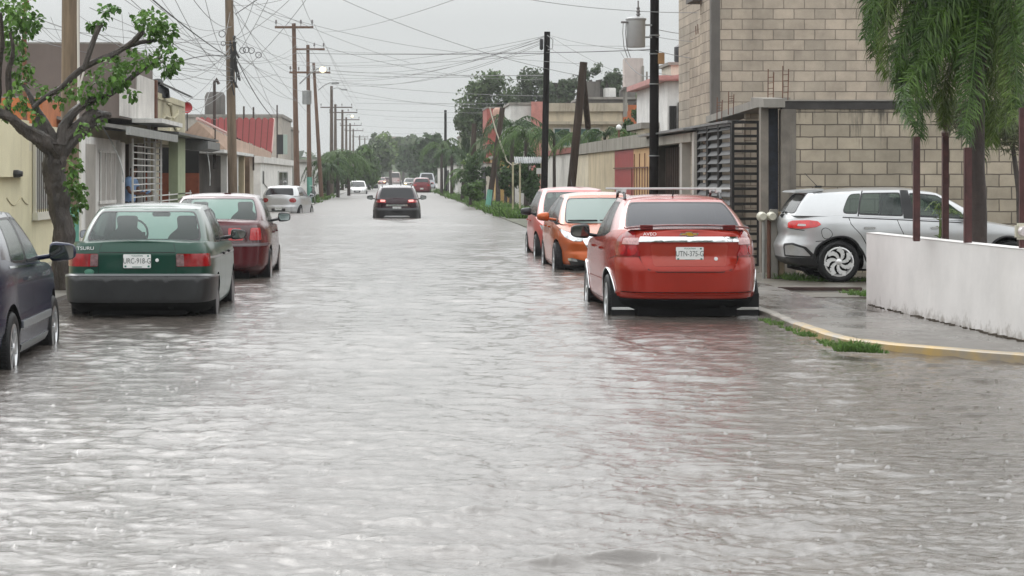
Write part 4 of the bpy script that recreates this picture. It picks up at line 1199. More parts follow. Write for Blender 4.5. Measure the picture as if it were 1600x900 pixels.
# --- silver hatchback further down the left kerb
def silver_hatch():
    sp = hatch_spec(3.9, 1.70, 1.48, 1.0)
    c, root = carthing('parked_car', 'silver hatchback with round red lamps, parked askew by the white house', sp, -4.38, 91, -.30, R(-9), GP_L)
    M = paint('paint_silver', None)
    c.body(root, M, .8); c.greenhouse(root, M, [G_DARK, G_DARK, G_DARK], .8); c.wheels(root, style='cover'); finish_under(c, root)
    for sd in (1, -1): c.skin('tail_light', [(.62 + .17 * math.cos(a), .84 + .10 * math.sin(a)) for a in np.linspace(0, 2 * math.pi, 17)[:-1]], M_RED, root, side=sd, off=.015, r=0)
    c.skin('bumper_slot', [(-.30, .38), (.30, .38), (.30, .50), (-.30, .50)], M_BLK, root, off=.01, r=.02)
    c.plate(root, .50, 'YYW-310-C'); c.mirror(root, 2.4, 1.02, M, out=.12)
    c.lines('panel_seams', stdseams(c, .9, 1.46, 2.7, .28) + [('R', 1, [(-.6, .62), (.6, .62)], .012)], M_SEAM, root)
    return root
# --- dark SUV driving away
def dark_suv():
    sp = hatch_spec(4.45, 1.80, 1.66, 1.10)
    sp['wheels'] = (.85, 3.55, .33); sp['arch'] = .39
    sp['rear'] = [(.2, .3), (.32, .07), (.40, 0), (.72, 0), (.78, .05), (1.0, .06), (1.18, .11)]
    c, root = carthing('driving_car', 'dark maroon SUV with lit tail lamps driving away down the middle of the flooded street', sp, .24, 80.5, -.42, R(0), None)
    M = paint('paint_maroon', (0.028, 0.007, 0.013), rough=.25)
    c.body(root, M, .9); c.greenhouse(root, M, [G_DARK, G_DARK, G_DARK], .8); c.wheels(root, style='spoke'); finish_under(c, root)
    c.skin('lower_bumper', [(-1.2, .42), (1.2, .42), (1.2, .83), (.60, .80), (.42, .62), (-.42, .62), (-.60, .80), (-1.2, .83)], M_BLK, root, off=.014, r=.03)
    c.skin('chrome_strip', [(-.42, .86), (.42, .86), (.40, .925), (-.40, .925)], M_CHR, root, off=.02, r=.01)
    c.skin('bumper_chrome', [(-.50, .46), (.50, .46), (.42, .51), (-.42, .51)], M_ALU, root, off=.025, r=.01)
    for sd in (1, -1):
        c.skin('tail_light', [(.42, .98), (.98, 1.0), (1.05, 1.12), (.70, 1.13), (.44, 1.08)], M_REDB, root, side=sd, off=.015, r=.02)
        c.skin('lit_lamp', [(.47, 1.02), (.66, 1.02), (.69, 1.09), (.47, 1.085)], M_LIT, root, side=sd, off=.025, r=.02)
    c.plate(root, .76, 'YXK-882-D', size=(.32, .17)); c.mirror(root, 2.7, 1.16, M_BLK, (.24, .12, .17), out=.14)
    mb = MB()
    for sd in (1, -1): mb.tube([(sd * .55, .8 - c.L/2, 1.60), (sd * .55, 1.0 - c.L/2, 1.66), (sd * .55, 2.2 - c.L/2, 1.66), (sd * .55, 2.35 - c.L/2, 1.60)], .02, 6)
    mb.build('roof_rail', M_BLK, root, smooth=60)
    mb = MB(); mb.tube([(0.15, .7 - c.L/2, 1.63), (0.15, .62 - c.L/2, 1.75)], .015, 6); mb.build('antenna', M_BLK, root)
    return root
def far_car(px, py, Y, label, colr, flip, lit=False, sp=None, sink=.32, sc=1.0, cat='car', nm='distant_car'):
    sp = sp or hatch_spec(4.1, 1.72, 1.48)
    c, root = carthing(nm, label, sp, X_(px, Y), Y, -sink, 0, GP_F, flip)
    root['category'] = cat
    M = paint('paint_far_' + '_'.join('%02d' % int(v * 99) for v in colr), colr, rough=.35)
    c.body(root, M, .5); c.greenhouse(root, M, [G_DARK, G_MID, G_DARK], .4); c.wheels(root, .5, style='cover')
    if flip:
        c.skin('headlight', [(.40, .60), (.80, .62), (.84, .74), (.42, .72)], M_BEAM if lit else M_HEAD, root, mode='F', both=True, off=.02, r=.02)
        c.skin('grille', [(-.30, .60), (.30, .60), (.25, .45), (-.25, .45)], M_BLK, root, mode='F', off=.02, r=.02)
        c.plate(root, .5, 'YWD-219-E', front=True)
    else:
        c.skin('tail_light', [(.50, .80), (.86, .80), (.86, .95), (.50, .95)], M_REDB, root, both=True, off=.02, r=.02)
        c.plate(root, .55, 'ZBC-746-A')
    c.mirror(root, 2.5, 1.02, M_BLK, out=.12)
    return root
green_sedan(); burgundy_sedan(); red_sedan(); navy_sedan(); orange_sedan(); salmon_hatch(); silver_crossover(); silver_hatch(); dark_suv()
far_car(558, 300, 186, 'white sedan facing the camera by the palms on the left kerb', (.62, .62, .61), True)
far_car(659, 300, 203, 'maroon hatchback driving away on the right', (.16, .01, .02), False, sp=hatch_spec(4.2, 1.80, 1.62, 1.1), sink=.2)
far_car(578, 292, 268, 'dark pickup parked behind the white sedan', (.02, .022, .025), True, sp=hatch_spec(4.8, 2.0, 1.75, 1.15), sink=.25)
far_car(667, 292, 262, 'grey van beyond the maroon hatchback', (.42, .44, .47), False, sp=hatch_spec(4.6, 2.1, 2.15, 1.2), sink=.2)
far_car(640, 290, 300, 'oncoming car with yellow headlamps lit, left of the maroon hatchback', (.10, .09, .08), True, True, sink=.2)
far_car(596, 284, 395, 'oncoming car with headlamps lit, left of the pale van', (.30, .10, .09), True, True, sink=.2)
far_car(617, 284, 430, 'pale pink van in the far middle of the street', (.50, .38, .37), False, sp=hatch_spec(4.8, 2.6, 2.5, 1.3), sink=.2)
far_car(604, 281, 500, 'dark red car at the far end before the pale wall', (.14, .03, .03), False, sink=.2)
# ---------------------------------------------------------------- masonry
def blockmat(name, c1, c2, mortar, plane='X', w=.40, h=.20, stain=0.0, msize=.012, off=(0, 0)):
    if name in MATS: return MATS[name]
    m = bpy.data.materials.new(name); m.use_nodes = True; MATS[name] = m
    t = m.node_tree; b = t.nodes['Principled BSDF']; b.inputs['Roughness'].default_value = .85
    tcn = nd(t, 'ShaderNodeTexCoord'); sp = nd(t, 'ShaderNodeSeparateXYZ'); t.links.new(tcn.outputs['Object'], sp.inputs[0])
    cb = nd(t, 'ShaderNodeCombineXYZ'); t.links.new(sp.outputs[plane], cb.inputs[0]); t.links.new(sp.outputs['Z'], cb.inputs[1])
    nz = nd(t, 'ShaderNodeTexNoise', Scale=6.0, Detail=3); t.links.new(tcn.outputs['Object'], nz.inputs['Vector'])
    va = nd(t, 'ShaderNodeVectorMath', operation='SCALE'); va.inputs['Scale'].default_value = .018; t.links.new(nz.outputs['Color'], va.inputs[0])
    ad = nd(t, 'ShaderNodeVectorMath', operation='ADD'); t.links.new(cb.outputs[0], ad.inputs[0]); t.links.new(va.outputs[0], ad.inputs[1])
    ad2 = nd(t, 'ShaderNodeVectorMath', operation='ADD'); ad2.inputs[1].default_value = (off[0], off[1], 0); t.links.new(ad.outputs[0], ad2.inputs[0])
    br = nd(t, 'ShaderNodeTexBrick', offset=.5); br.inputs['Scale'].default_value = 1.0
    br.inputs['Brick Width'].default_value = w; br.inputs['Row Height'].default_value = h; br.inputs['Mortar Size'].default_value = msize; br.inputs['Mortar Smooth'].default_value = .25
    br.inputs['Color1'].default_value = tuple(c1) + (1,); br.inputs['Color2'].default_value = tuple(c2) + (1,); br.inputs['Mortar'].default_value = tuple(mortar) + (1,)
    t.links.new(ad2.outputs[0], br.inputs['Vector'])
    n2 = nd(t, 'ShaderNodeTexNoise', Scale=1.3, Detail=7, Roughness=.65); t.links.new(tcn.outputs['Object'], n2.inputs['Vector'])
    mr = nd(t, 'ShaderNodeMapRange'); mr.inputs['From Min'].default_value = .3; mr.inputs['From Max'].default_value = .7; mr.inputs['To Min'].default_value = .62; mr.inputs['To Max'].default_value = 1.15
    t.links.new(n2.outputs[0], mr.inputs['Value'])
    mu = nd(t, 'ShaderNodeMix', data_type='RGBA', blend_type='MULTIPLY'); mu.inputs['Factor'].default_value = 1
    t.links.new(br.outputs['Color'], mu.inputs['A']); t.links.new(mr.outputs[0], mu.inputs['B'])
    out = mu.outputs['Result']
    if stain:
        mp = nd(t, 'ShaderNodeMapping'); mp.inputs['Scale'].default_value = (5, 5, .55); t.links.new(tcn.outputs['Object'], mp.inputs[0])
        n3 = nd(t, 'ShaderNodeTexNoise', Scale=1.0, Detail=5, Roughness=.75); t.links.new(mp.outputs[0], n3.inputs['Vector'])
        zr = nd(t, 'ShaderNodeMapRange'); zr.inputs['From Min'].default_value = stain - 1.3; zr.inputs['From Max'].default_value = stain; zr.inputs['To Min'].default_value = -.22; zr.inputs['To Max'].default_value = .12
        t.links.new(sp.outputs['Z'], zr.inputs['Value'])
        am = nd(t, 'ShaderNodeMath', operation='ADD'); t.links.new(n3.outputs[0], am.inputs[0]); t.links.new(zr.outputs[0], am.inputs[1])
        m3 = nd(t, 'ShaderNodeMapRange'); m3.inputs['From Min'].default_value = .52; m3.inputs['From Max'].default_value = .68; m3.inputs['To Max'].default_value = .85
        t.links.new(am.outputs[0], m3.inputs['Value'])
        mm = nd(t, 'ShaderNodeMix', data_type='RGBA'); mm.inputs['B'].default_value = (.06, .055, .045, 1); t.links.new(m3.outputs[0], mm.inputs['Factor']); t.links.new(out, mm.inputs['A']); out = mm.outputs['Result']
    t.links.new(out, b.inputs['Base Color'])
    n4 = nd(t, 'ShaderNodeTexNoise', Scale=40.0, Detail=3); t.links.new(tcn.outputs['Object'], n4.inputs['Vector'])
    ma = nd(t, 'ShaderNodeMath', operation='MULTIPLY_ADD'); ma.inputs[1].default_value = -1.0; t.links.new(br.outputs['Fac'], ma.inputs[0])
    ms = nd(t, 'ShaderNodeMath', operation='MULTIPLY'); ms.inputs[1].default_value = .25; t.links.new(n4.outputs[0], ms.inputs[0]); t.links.new(ms.outputs[0], ma.inputs[2])
    bp = nd(t, 'ShaderNodeBump', Strength=1.0, Distance=.012); t.links.new(ma.outputs[0], bp.inputs['Height']); t.links.new(bp.outputs[0], b.inputs['Normal'])
    return m
GR = (.07, .065, .06)
def plaster(name, c, amt=.5, **kw): return MATS[name] if name in MATS else mat(name, c, rough=.8, var=.16, vscale=1.6, bump=.004, bscale=14, streak=(tuple(x * .35 for x in c), 3.0, amt), **kw)
M_CONC = plaster('concrete_grey', (.25, .235, .21), .7)
M_CONCD = plaster('concrete_dark', (.12, .11, .10), .7)
M_COLP = mat('concrete_wet', (.17, .15, .125), rough=.45, var=.35, vscale=2.5, bump=.004, bscale=20, streak=((.05, .045, .04), 4, .7))
M_BLKU = blockmat('blocks_upper', (.54, .455, .365), (.40, .345, .28), (.26, .22, .18), 'X', msize=.009)
M_BLKS = blockmat('blocks_side', (.46, .385, .30), (.40, .335, .265), (.19, .16, .13), 'Y', msize=.008)
M_BLKL = blockmat('blocks_lower', (.50, .43, .33), (.35, .305, .235), (.15, .125, .10), 'X', stain=2.85, msize=.010)
M_STEELB = mat('gate_black', (.012, .012, .013), rough=.35, var=.2)
M_RUST = mat('rust', (.17, .07, .035), rough=.7, var=.5, vscale=5, col2=(.08, .03, .02))
M_DARKIN = mat('room_dark', (.015, .014, .013), rough=.9)
M_WHITEW = plaster('wall_white', (.66, .655, .63), .55)
M_MAROON = mat('post_maroon', (.060, .018, .017), rough=.5, var=.4, vscale=9, bump=.002, bscale=60)
M_GLSW = mat('window_pane', (.05, .06, .065), rough=.1, coat=.6)

def part_box(root, name, m, x0, x1, y0, y1, z0, z1, bev=0.0, parent=None, label=None):
    r = root.location if root is not None else Vector()
    mb = MB(); mb.span(x0, x1, y0, y1, z0, z1, bev=bev)
    mb.v = [(v[0] - r.x, v[1] - r.y, v[2] - r.z) for v in mb.v]
    o = mb.build(name, m, root if parent is None else parent)
    if label: o['label'] = label
    return o
def rel(root, mb):
    r = root.location
    mb.v = [(v[0] - r.x, v[1] - r.y, v[2] - r.z) for v in mb.v]; return mb

# ---------------------------------------------------------------- right side: kerb, pavement, white garden wall
KZ = .06
kerbl = [(4.18, 38.0), (4.16, 28.4), (4.16, 24.0), (4.11, 22.2), (4.12, 20.6), (4.20, 20.0), (4.45, 19.45), (4.75, 19.0), (5.3, 18.25), (6.2, 17.2), (8.0, 15.6)]
M_PAVE = mat('pavement_wet', (.085, .075, .066), rough=.24, var=.35, vscale=1.1, bump=.010, bscale=9, col2=(.16, .148, .132), coat=.3, detail=8, croug=.2)
vary_rough(M_PAVE, .06, .5, 1.3, (1, .5, 1))
mb = MB()
poly = kerbl + [(9.0, 15.6), (9.0, 25.5), (6.0, 25.6), (6.0, 38)]
n = len(kerbl)
for i in range(n - 1):
    a, b = kerbl[i], kerbl[i + 1]
    X2 = 5.25 if a[1] > 28 and b[1] > 23 else 9.5
    mb.add([(a[0] + .1, a[1], KZ), (b[0] + .1, b[1], KZ), (X2, b[1], KZ), (X2, a[1], KZ)], [(0, 1, 2, 3)])
o = struct(mb.build('pavement', M_PAVE))
M_KERB = mat('kerb_yellow', (.50, .33, .10), rough=.4, var=.2, vscale=3.5, col2=(.27, .25, .22), bump=.003, detail=8)
M_KERBG = mat('kerb_grey', (.24, .22, .19), rough=.4, var=.4, vscale=5)
def kerb_strip(name, pts, m, top):
    mb = MB()
    P = []
    for i in range(len(pts) - 1):
        for k in range(6): P.append(Vector(pts[i]).lerp(Vector(pts[i + 1]), k / 6))
    P.append(Vector(pts[-1]))
    vs = []; fs = []
    for i, p in enumerate(P):
        d = (P[min(i + 1, len(P) - 1)] - P[max(i - 1, 0)]).normalized(); nn = Vector((-d.y, d.x))
        if nn.x < 0: nn = -nn
        jz = .008 * mnoise.noise(Vector((p.x * 2, p.y * 2, 0)))
        q = p + nn * .10
        vs += [(p.x, p.y, -.45), (p.x, p.y, top - .015 + jz), (p.x + nn.x * .02, p.y + nn.y * .02, top + jz), (q.x, q.y, top + jz), (q.x, q.y, -.45)]
    for i in range(len(P) - 1):
        for k in range(4): fs.append((i * 5 + k, i * 5 + k + 1, (i + 1) * 5 + k + 1, (i + 1) * 5 + k))
    mb.add(vs, fs); return struct(mb.build(name, m, smooth=40))
kerb_strip('kerb', kerbl[:4], M_KERBG, .066)
kerb_strip('kerb_painted', kerbl[3:], M_KERB, .074)
# yard ground under the silver car, just awash
struct(part_box(None, 'driveway', mat('driveway_wet', (.10, .088, .07), rough=.4, var=.4, vscale=1.2, bump=.02, bscale=5), 5.2, 14, 28.0, 42, -.40, .010))
wp = [(5.60, 25.6), (5.64, 24.2), (5.80, 19.2), (5.86, 17.2)]
mb = MB(); 
for (x, y) in wp: mb.v += [(x, y, .0), (x, y, .895), (x - .008, y, .90), (x + .145, y, .905), (x + .145, y, .0)]
for i in range(len(wp) - 1):
    for k in range(4): mb.f.append((i * 5 + k, i * 5 + k + 1, i * 5 + k + 6, i * 5 + k + 5)); mb.m.append(0)
mb.f += [(0, 1, 2, 3, 4), tuple(range(15, 20))]; mb.m += [0, 0]
M_WH = mat('garden_wall_white', (.70, .68, .665), rough=.7, var=.10, vscale=1.3, bump=.004, bscale=6, streak=((.50, .46, .42), .9, .22), detail=7)
foot_dirt(M_WH, (.20, .17, .14), .0, .28, .8)
tag(mb.build('garden_wall', M_WH), 'low smooth white garden wall beside the wet pavement, open at its far end', 'wall')
mb = MB()
for k in range(150):
    y = rng.uniform(17.4, 25.5); x = np.interp(y, [17.2, 19.2, 24.2, 25.6], [5.86, 5.80, 5.64, 5.60]) - rng.uniform(.0, .06)
    s_ = rng.uniform(.006, .03); mb.box((x, y, KZ + s_ * .2), (s_, s_ * 2, s_ * .6), rng.random() * 3)
tag(mb.build('dirt_crumbs', mat('dirt', (.07, .055, .04), rough=.9)), 'brown dirt gathered along the foot of the white garden wall', 'dirt', kind='stuff')
for (px, yy, top, w, lb) in ((1432, 22.9, 1.98, .066, 'maroon metal post on the white garden wall, nearest its open end'), (1477, 24.8, 2.02, .07, 'short maroon post with a knobbed tip standing behind the white wall'), (1512, 21.7, 1.85, .070, 'maroon metal post on the white wall beside the palm trunk'), (1598, 20.1, 2.2, .06, 'maroon metal post at the right edge with a meter box')):
    x = X_(px, yy)
    mb = MB(); mb.box((x, yy, (top + .88) / 2 if yy < 24 else top / 2), (w, w, top - .88 if yy < 24 else top), bev=.006)
    if yy > 24: mb.lathe([(.0, 2.20), (.03, 2.18), (.04, 2.14), (.02, 2.10), (.045, 2.06), (.04, 2.02)], 10, 'Z', (x, yy, 0))
    tag(mb.build('metal_post', M_MAROON), lb, 'post', 'maroon posts along the white wall')
t = thing('meter_box', 'cream electricity meter fixed to the post at the right edge', 'meter', (X_(1594, 20.0), 19.95, 1.06))
mb = MB(); mb.box((0, 0, 0), (.12, .08, .15), bev=.02); mb.build('box', mat('cream_plastic', (.52, .50, .41), rough=.4), t)
mb = MB(); mb.lathe([(.0, -.10), (.04, -.10), (.05, -.04)], 16, 'Y'); mb.build('dial', M_CLR, t, smooth=40)
# plank in the drive
mb = MB(); mb.box((5.78, 29.3, .045), (1.12, .10, .05), R(-3), bev=.006); tag(mb.build('plank', mat('plank_dark', (.045, .022, .018), rough=.4, var=.4)), 'dark reddish plank lying across the wet driveway in front of the silver car', 'plank')

# service meters on pipes by the gate
t = thing('meter_stand', 'concrete post with two cream round meters and rusty pipes by the open gate', 'meter', (5.72, 33.0, 0))
mb = MB(); mb.box((.10, .05, .52), (.12, .12, 1.08), bev=.01); mb.build('post', M_CONC, t)
mb = MB(); mb.box((.22, .10, .50), (.10, .12, 1.04), bev=.01); mb.build('side_post', plaster('post_worn', (.42, .33, .22), .8), t)
for (x, r_) in ((-.06, .025), (.02, .03)):
    mb = MB(); mb.tube([(x, 0, -.1), (x, 0, .93)], r_, 10); mb.build('pipe', M_RUST if x > 0 else mat('pipe_grey', (.28, .28, .26), rough=.5, var=.3), t, smooth=60)
for x in (-.09, .055):
    mb = MB(); mb.lathe([(.0, -.14), (.05, -.14), (.062, -.12), (.066, -.03), (.075, -.02), (.075, .03)], 18, 'Y', (x, 0, .95)); mb.build('meter_head', mat('cream_plastic', (.62, .60, .50)), t, smooth=40)
# ---------------------------------------------------------------- block wall behind the silver car, with the doorway column
t = thing('block_wall', 'stained concrete block wall behind the silver hatchback', 'wall', (9.0, 35.0, 0))
part_box(t, 'masonry', M_BLKL, 6.52, 14.0, 35.0, 35.15, 0, 2.64)
part_box(t, 'beam', mat('beam_black', (.035, .032, .03), rough=.7, var=.5), 6.30, 14.0, 34.98, 35.17, 2.64, 2.765)
part_box(t, 'capping', M_CONC, 6.30, 14.0, 34.96, 35.17, 2.768, 2.79)
part_box(t, 'column', M_COLP, 6.28, 6.52, 34.97, 35.2, 0, 2.64)
t = thing('side_entrance', 'narrow dark doorway between grey concrete posts beside the block wall', 'doorway', (6.1, 35.2, 0))
part_box(t, 'post', M_COLP, 5.97, 6.09, 35.05, 35.25, 0, 2.78)
part_box(t, 'door', mat('door_navy', (.015, .02, .035), rough=.5, var=.5, vscale=9), 6.09, 6.28, 35.24, 35.28, 0, 2.66)
mb = MB(); mb.prism([(34.7, 2.66), (35.9, 2.70), (35.9, 2.86), (34.7, 2.80)], 'X', 5.95, 6.295); rel(t, mb).build('lintel', M_CONC, t)
# rebar sticking up
for i, (px, py0, py1, Y) in enumerate(((1204, 152, 108, 36.2), (1227, 150, 103, 35.6), (1142, 166, 143, 38.5), (1124, 178, 152, 40))):
    x = X_(px, Y); z0, z1 = Z_(py0, Y) - .15, Z_(py1, Y)
    mb = MB()
    for dx in (-.045, .04):
        mb.tube([(x + dx, Y, z0), (x + dx * 1.1 + .01, Y, z1 - .05 * (dx > 0))], .009, 6)
    for k in range(4):
        z = z0 + .2 + (z1 - z0 - .25) * k / 4
        mb.tube([(x - .05, Y - .01, z), (x + .05, Y - .01, z + .01)], .005, 5)
    tag(mb.build('rebar', M_RUST), ['rusty rebar pair rising above the doorway lintel', 'tied rusty rebar standing at the corner of the stained block wall', 'short rusty rebar above the louvred fence', 'bent rebar at the far end of the louvred fence'][i], 'rebar', 'rebar stubs above the gate')
# low parapet of blocks behind the gate
part = tag(part_box(None, 'parapet_wall', M_BLKU, 6.3, 6.9, 38.6, 38.75, 0, 2.86), 'unfinished block parapet just above the black gate', 'wall')
t = thing('porch_slab', 'rough grey concrete porch slab over the black gate', 'canopy', (6.2, 39, 2.7))
mb = MB(); mb.prism([(35.9, 2.72), (42.2, 2.60), (42.2, 2.72), (35.9, 2.86)], 'X', 6.12, 6.6); rel(t, mb).build('slab', M_CONC, t)
# ---------------------------------------------------------------- tall block building
t = thing('block_building', 'tall unplastered building of pale concrete blocks', 'building', (9, 42, 0))
part_box(t, 'front_wall', M_BLKU, 6.36, 15.0, 42.0, 48, 0, 8.5)
part_box(t, 'corner_column', M_CONCD, 6.19, 6.36, 41.98, 42.2, 0, 8.5)
part_box(t, 'side_wall', M_BLKS, 6.19, 6.36, 42.2, 43.5, 0, 8.5)
part_box(t, 'rear_wall', M_BLKS, 6.24, 6.36, 43.5, 45.4, 0, 4.45)
part_box(t, 'roof_edge', M_CONCD, 6.0, 6.3, 43.2, 44.2, 5.05, 5.2)
for k in range(2):
    mb = MB(); mb.tube([(6.28 + .03 * k, 44.4 + .5 * k, 4.4), (6.27 + .03 * k, 44.4 + .5 * k, 4.66)], .01, 5); rel(t, mb).build('rebar', M_RUST, t)
# ---------------------------------------------------------------- louvred fence and gate
t = thing('louvred_fence', 'dark louvred metal fence on the pavement side, left of the open gate leaf', 'fence', (6.0, 40, 0))
for (ya, yb) in ((38.2, 39.6), (39.7, 41.0), (41.1, 42.4)):
    fr = MB(); 
    fr.span(5.97, 6.03, ya, ya + .05, .05, 2.5); fr.span(5.97, 6.03, yb - .05, yb, .05, 2.5); fr.span(5.97, 6.03, ya + .05, yb - .05, 2.45, 2.5); fr.span(5.97, 6.03, ya + .05, yb - .05, .05, .10)
    f = rel(t, fr).build('fence_frame', M_STEELB, t)
    sl = MB()
    for k in range(16):
        z = .20 + k * .148
        sl.box((6.0, (ya + yb) / 2, z), (.012, yb - ya - .1, .11), Matrix.Rotation(R(38), 3, 'Y'))
    rel(t, sl).build('louvres', mat('louvre_grey', (.030, .030, .031), rough=.6, var=.3), t)
part_box(t, 'top_sheet', mat('sheet_grey', (.16, .16, .16), rough=.4, var=.3), 5.9, 6.2, 38.1, 50.0, 2.50, 2.54)
t = thing('gate_leaf', 'open black gate leaf of horizontal bars behind the red sedan', 'gate', (6.2, 37.6, 0))
mb = MB(); gx0, gx1, gy = 5.90, 6.38, 37.6
fr = MB(); fr.span(gx0, gx0 + .045, gy, gy + .05, .0, 2.52); fr.span(gx1 - .045, gx1, gy, gy + .05, .0, 2.52); fr.span(gx0 + .045, gx1 - .045, gy, gy + .05, 2.47, 2.52); fr.span(gx0 + .045, gx1 - .045, gy, gy + .05, .0, .05)
rel(t, fr).build('frame', M_STEELB, t)
for k in range(18):
    mb = MB(); mb.span(gx0 + .045, gx1 - .045, gy + .01, gy + .04, .15 + k * .13, .198 + k * .13); rel(t, mb).build('bar', M_STEELB, t)
# shaded carport behind: floor, back wall, roof
t = thing('carport', 'shaded carport behind the louvred fence with pale posts and a sheet roof', 'carport', (7.5, 44, 0))
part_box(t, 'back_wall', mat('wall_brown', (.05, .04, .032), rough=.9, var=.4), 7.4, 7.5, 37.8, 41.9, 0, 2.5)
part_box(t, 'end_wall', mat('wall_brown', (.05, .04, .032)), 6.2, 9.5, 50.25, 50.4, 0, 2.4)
for (ya, yb) in ((42.45, 42.75), (44.2, 44.55)): part_box(t, 'post', plaster('post_pale', (.45, .43, .39), .4), 5.92, 6.1, ya, yb, 0, 2.42)
part_box(t, 'beam', plaster('beam_pale', (.40, .38, .33), .6), 5.90, 6.12, 42.8, 50.2, 2.24, 2.42)
part_box(t, 'roof', mat('roof_sheet', (.13, .13, .13), rough=.35, var=.3), 5.72, 9.5, 42.5, 50.4, 2.46, 2.495 + .0)
mb = MB()
for k in range(14): mb.span(6.30, 6.34, 44.8 + k * .38, 44.86 + k * .38, .1, 2.2)
rel(t, mb).build('grille', mat('wood_dark', (.06, .035, .025), rough=.6, var=.4), t)
for zz in (.55, .8): part_box(t, 'rail', M_CONC, 6.20, 6.24, 44.6, 50.2, zz, zz + .04)
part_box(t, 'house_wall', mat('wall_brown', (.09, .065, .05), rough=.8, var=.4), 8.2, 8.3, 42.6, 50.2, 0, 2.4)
# ---------------------------------------------------------------- beige compound wall with the red gate
t = thing('compound_wall', 'beige and white compound wall with a stained grey coping and red gate', 'wall', (6.0, 62, 0))
part_box(t, 'gate_panel', mat('gate_red', (.28, .018, .016), rough=.5, var=.15), 6.0, 6.08, 53.75, 58.2, .9, 2.22, label='red sheet gate panel')
part_box(t, 'gate_panel', plaster('panel_tan', (.55, .34, .17), .3), 6.0, 6.08, 50.45, 53.7, .9, 2.22, label='tan panel beside the red one')
part_box(t, 'gate_base', mat('maroon_base', (.075, .012, .015), rough=.5, var=.2), 5.985, 6.09, 50.45, 58.2, 0, .9)
mb = MB()
for zz in (1.0, 1.75): mb.span(5.955, 5.975, 50.45, 58.2, zz, zz + .03)
for k in range(7): mb.span(5.96, 5.98, 50.5 + k * .55, 50.53 + k * .55, 1.0, 1.75 + .35 * (k % 2))
rel(t, mb).build('gate_rails', M_RUST, t)
part_box(t, 'wall', plaster('wall_beige', (.52, .43, .29), .5), 6.0, 6.18, 58.25, 66.0, 0, 2.24, label='beige wall panel')
part_box(t, 'wall', plaster('wall_cream', (.60, .53, .40), .5), 6.003, 6.18, 66.02, 70.4, 0, 2.22, label='cream wall panel')
part_box(t, 'wall', plaster('wall_whitish', (.60, .58, .54), .75), 6.0, 6.18, 70.45, 83.5, 0, 2.30, label='whitish wall panel')
part_box(t, 'coping', plaster('coping_stained', (.28, .26, .22), 1.0), 5.93, 6.2, 50.4, 70.4, 2.24, 2.56)
part_box(t, 'coping', mat('coping_red', (.22, .05, .035), rough=.6, var=.3), 5.93, 6.2, 70.45, 83.5, 2.32, 2.50, label='red brick coping')
part_box(t, 'end_wall', plaster('wall_beige', None), 6.2, 9, 83.3, 83.5, 0, 2.2)
t = thing('garden_lamp', 'white globe lamp on a short rusty post above the beige compound wall', 'lamp', (X_(967, 64), 64, 2.5))
mb = MB(); mb.tube([(0, 0, 0), (0, 0, .42)], .03, 8); mb.build('post', M_RUST, t)
mb = MB(); mb.lathe([(.001, .40), (.06, .42), (.09, .48), (.07, .54), (.03, .57), (.001, .575)], 16); mb.build('globe', mat('globe_white', (.75, .75, .74), rough=.3), t, smooth=60)

def house(name, label, x0, x1, y0, y1, z1, m, wins=(), roof=None, rz=.18, over=.25, cat='house', z0=0, front='Y', group=None, extra=()):
    """walls, a roof slab and windows; wins: (face, a0, a1, z0, z1, kind) on the camera face 'Y' or the street face 'X'"""
    t = thing(name, label, cat, ((x0 + x1) / 2, (y0 + y1) / 2, 0), group=group)
    part_box(t, 'wall', m, x0, x1, y0, y1, z0, z1)
    part_box(t, 'roof', roof or M_CONC, x0 - over, x1 + over, y0 - over, y1 + over, z1 + .003, z1 + rz)
    xs = x1 if (x0 + x1) < 0 else x0; dx = 1 if (x0 + x1) < 0 else -1
    for (fc, a0, a1, za, zb, kd) in wins:
        mm = {'w': M_GLSW, 'd': mat('door_brown', (.08, .04, .025), rough=.6, var=.3), 'k': M_DARKIN, 'g': mat('shutter_green', (.03, .10, .08), rough=.6)}[kd]
        fm = M_STEELB if kd == 'k' else mat('frame_white', (.55, .55, .53), rough=.5)
        nm = 'door' if kd == 'd' else 'window'
        if fc == 'Y':
            f = part_box(t, nm, mm, a0, a1, y0 - .03, y0 - .004, za, zb)
            mb = MB(); mb.span(a0 - .07, a0, y0 - .07, y0, za - .07, zb + .07); mb.span(a1, a1 + .07, y0 - .07, y0, za - .07, zb + .07); mb.span(a0, a1, y0 - .07, y0, zb, zb + .07); mb.span(a0, a1, y0 - .07, y0, za - .07, za); mb.span((a0 + a1) / 2 - .02, (a0 + a1) / 2 + .02, y0 - .05, y0 - .031, za, zb)
        else:
            f = part_box(t, nm, mm, min(xs + dx * .004, xs + dx * .03), max(xs + dx * .004, xs + dx * .03), a0, a1, za, zb)
            X0, X1 = min(xs, xs + dx * .07), max(xs, xs + dx * .07)
            mb = MB(); mb.span(X0, X1, a0 - .07, a0, za - .07, zb + .07); mb.span(X0, X1, a1, a1 + .07, za - .07, zb + .07); mb.span(X0, X1, a0, a1, zb, zb + .07); mb.span(X0, X1, a0, a1, za - .07, za)
            xa = xs + dx * .04; mb.span(min(xa, xa + dx * .01), max(xa, xa + dx * .01), (a0 + a1) / 2 - .03, (a0 + a1) / 2 + .03, za, zb)
        rel(t, mb).build('frame', fm, f)
    return t
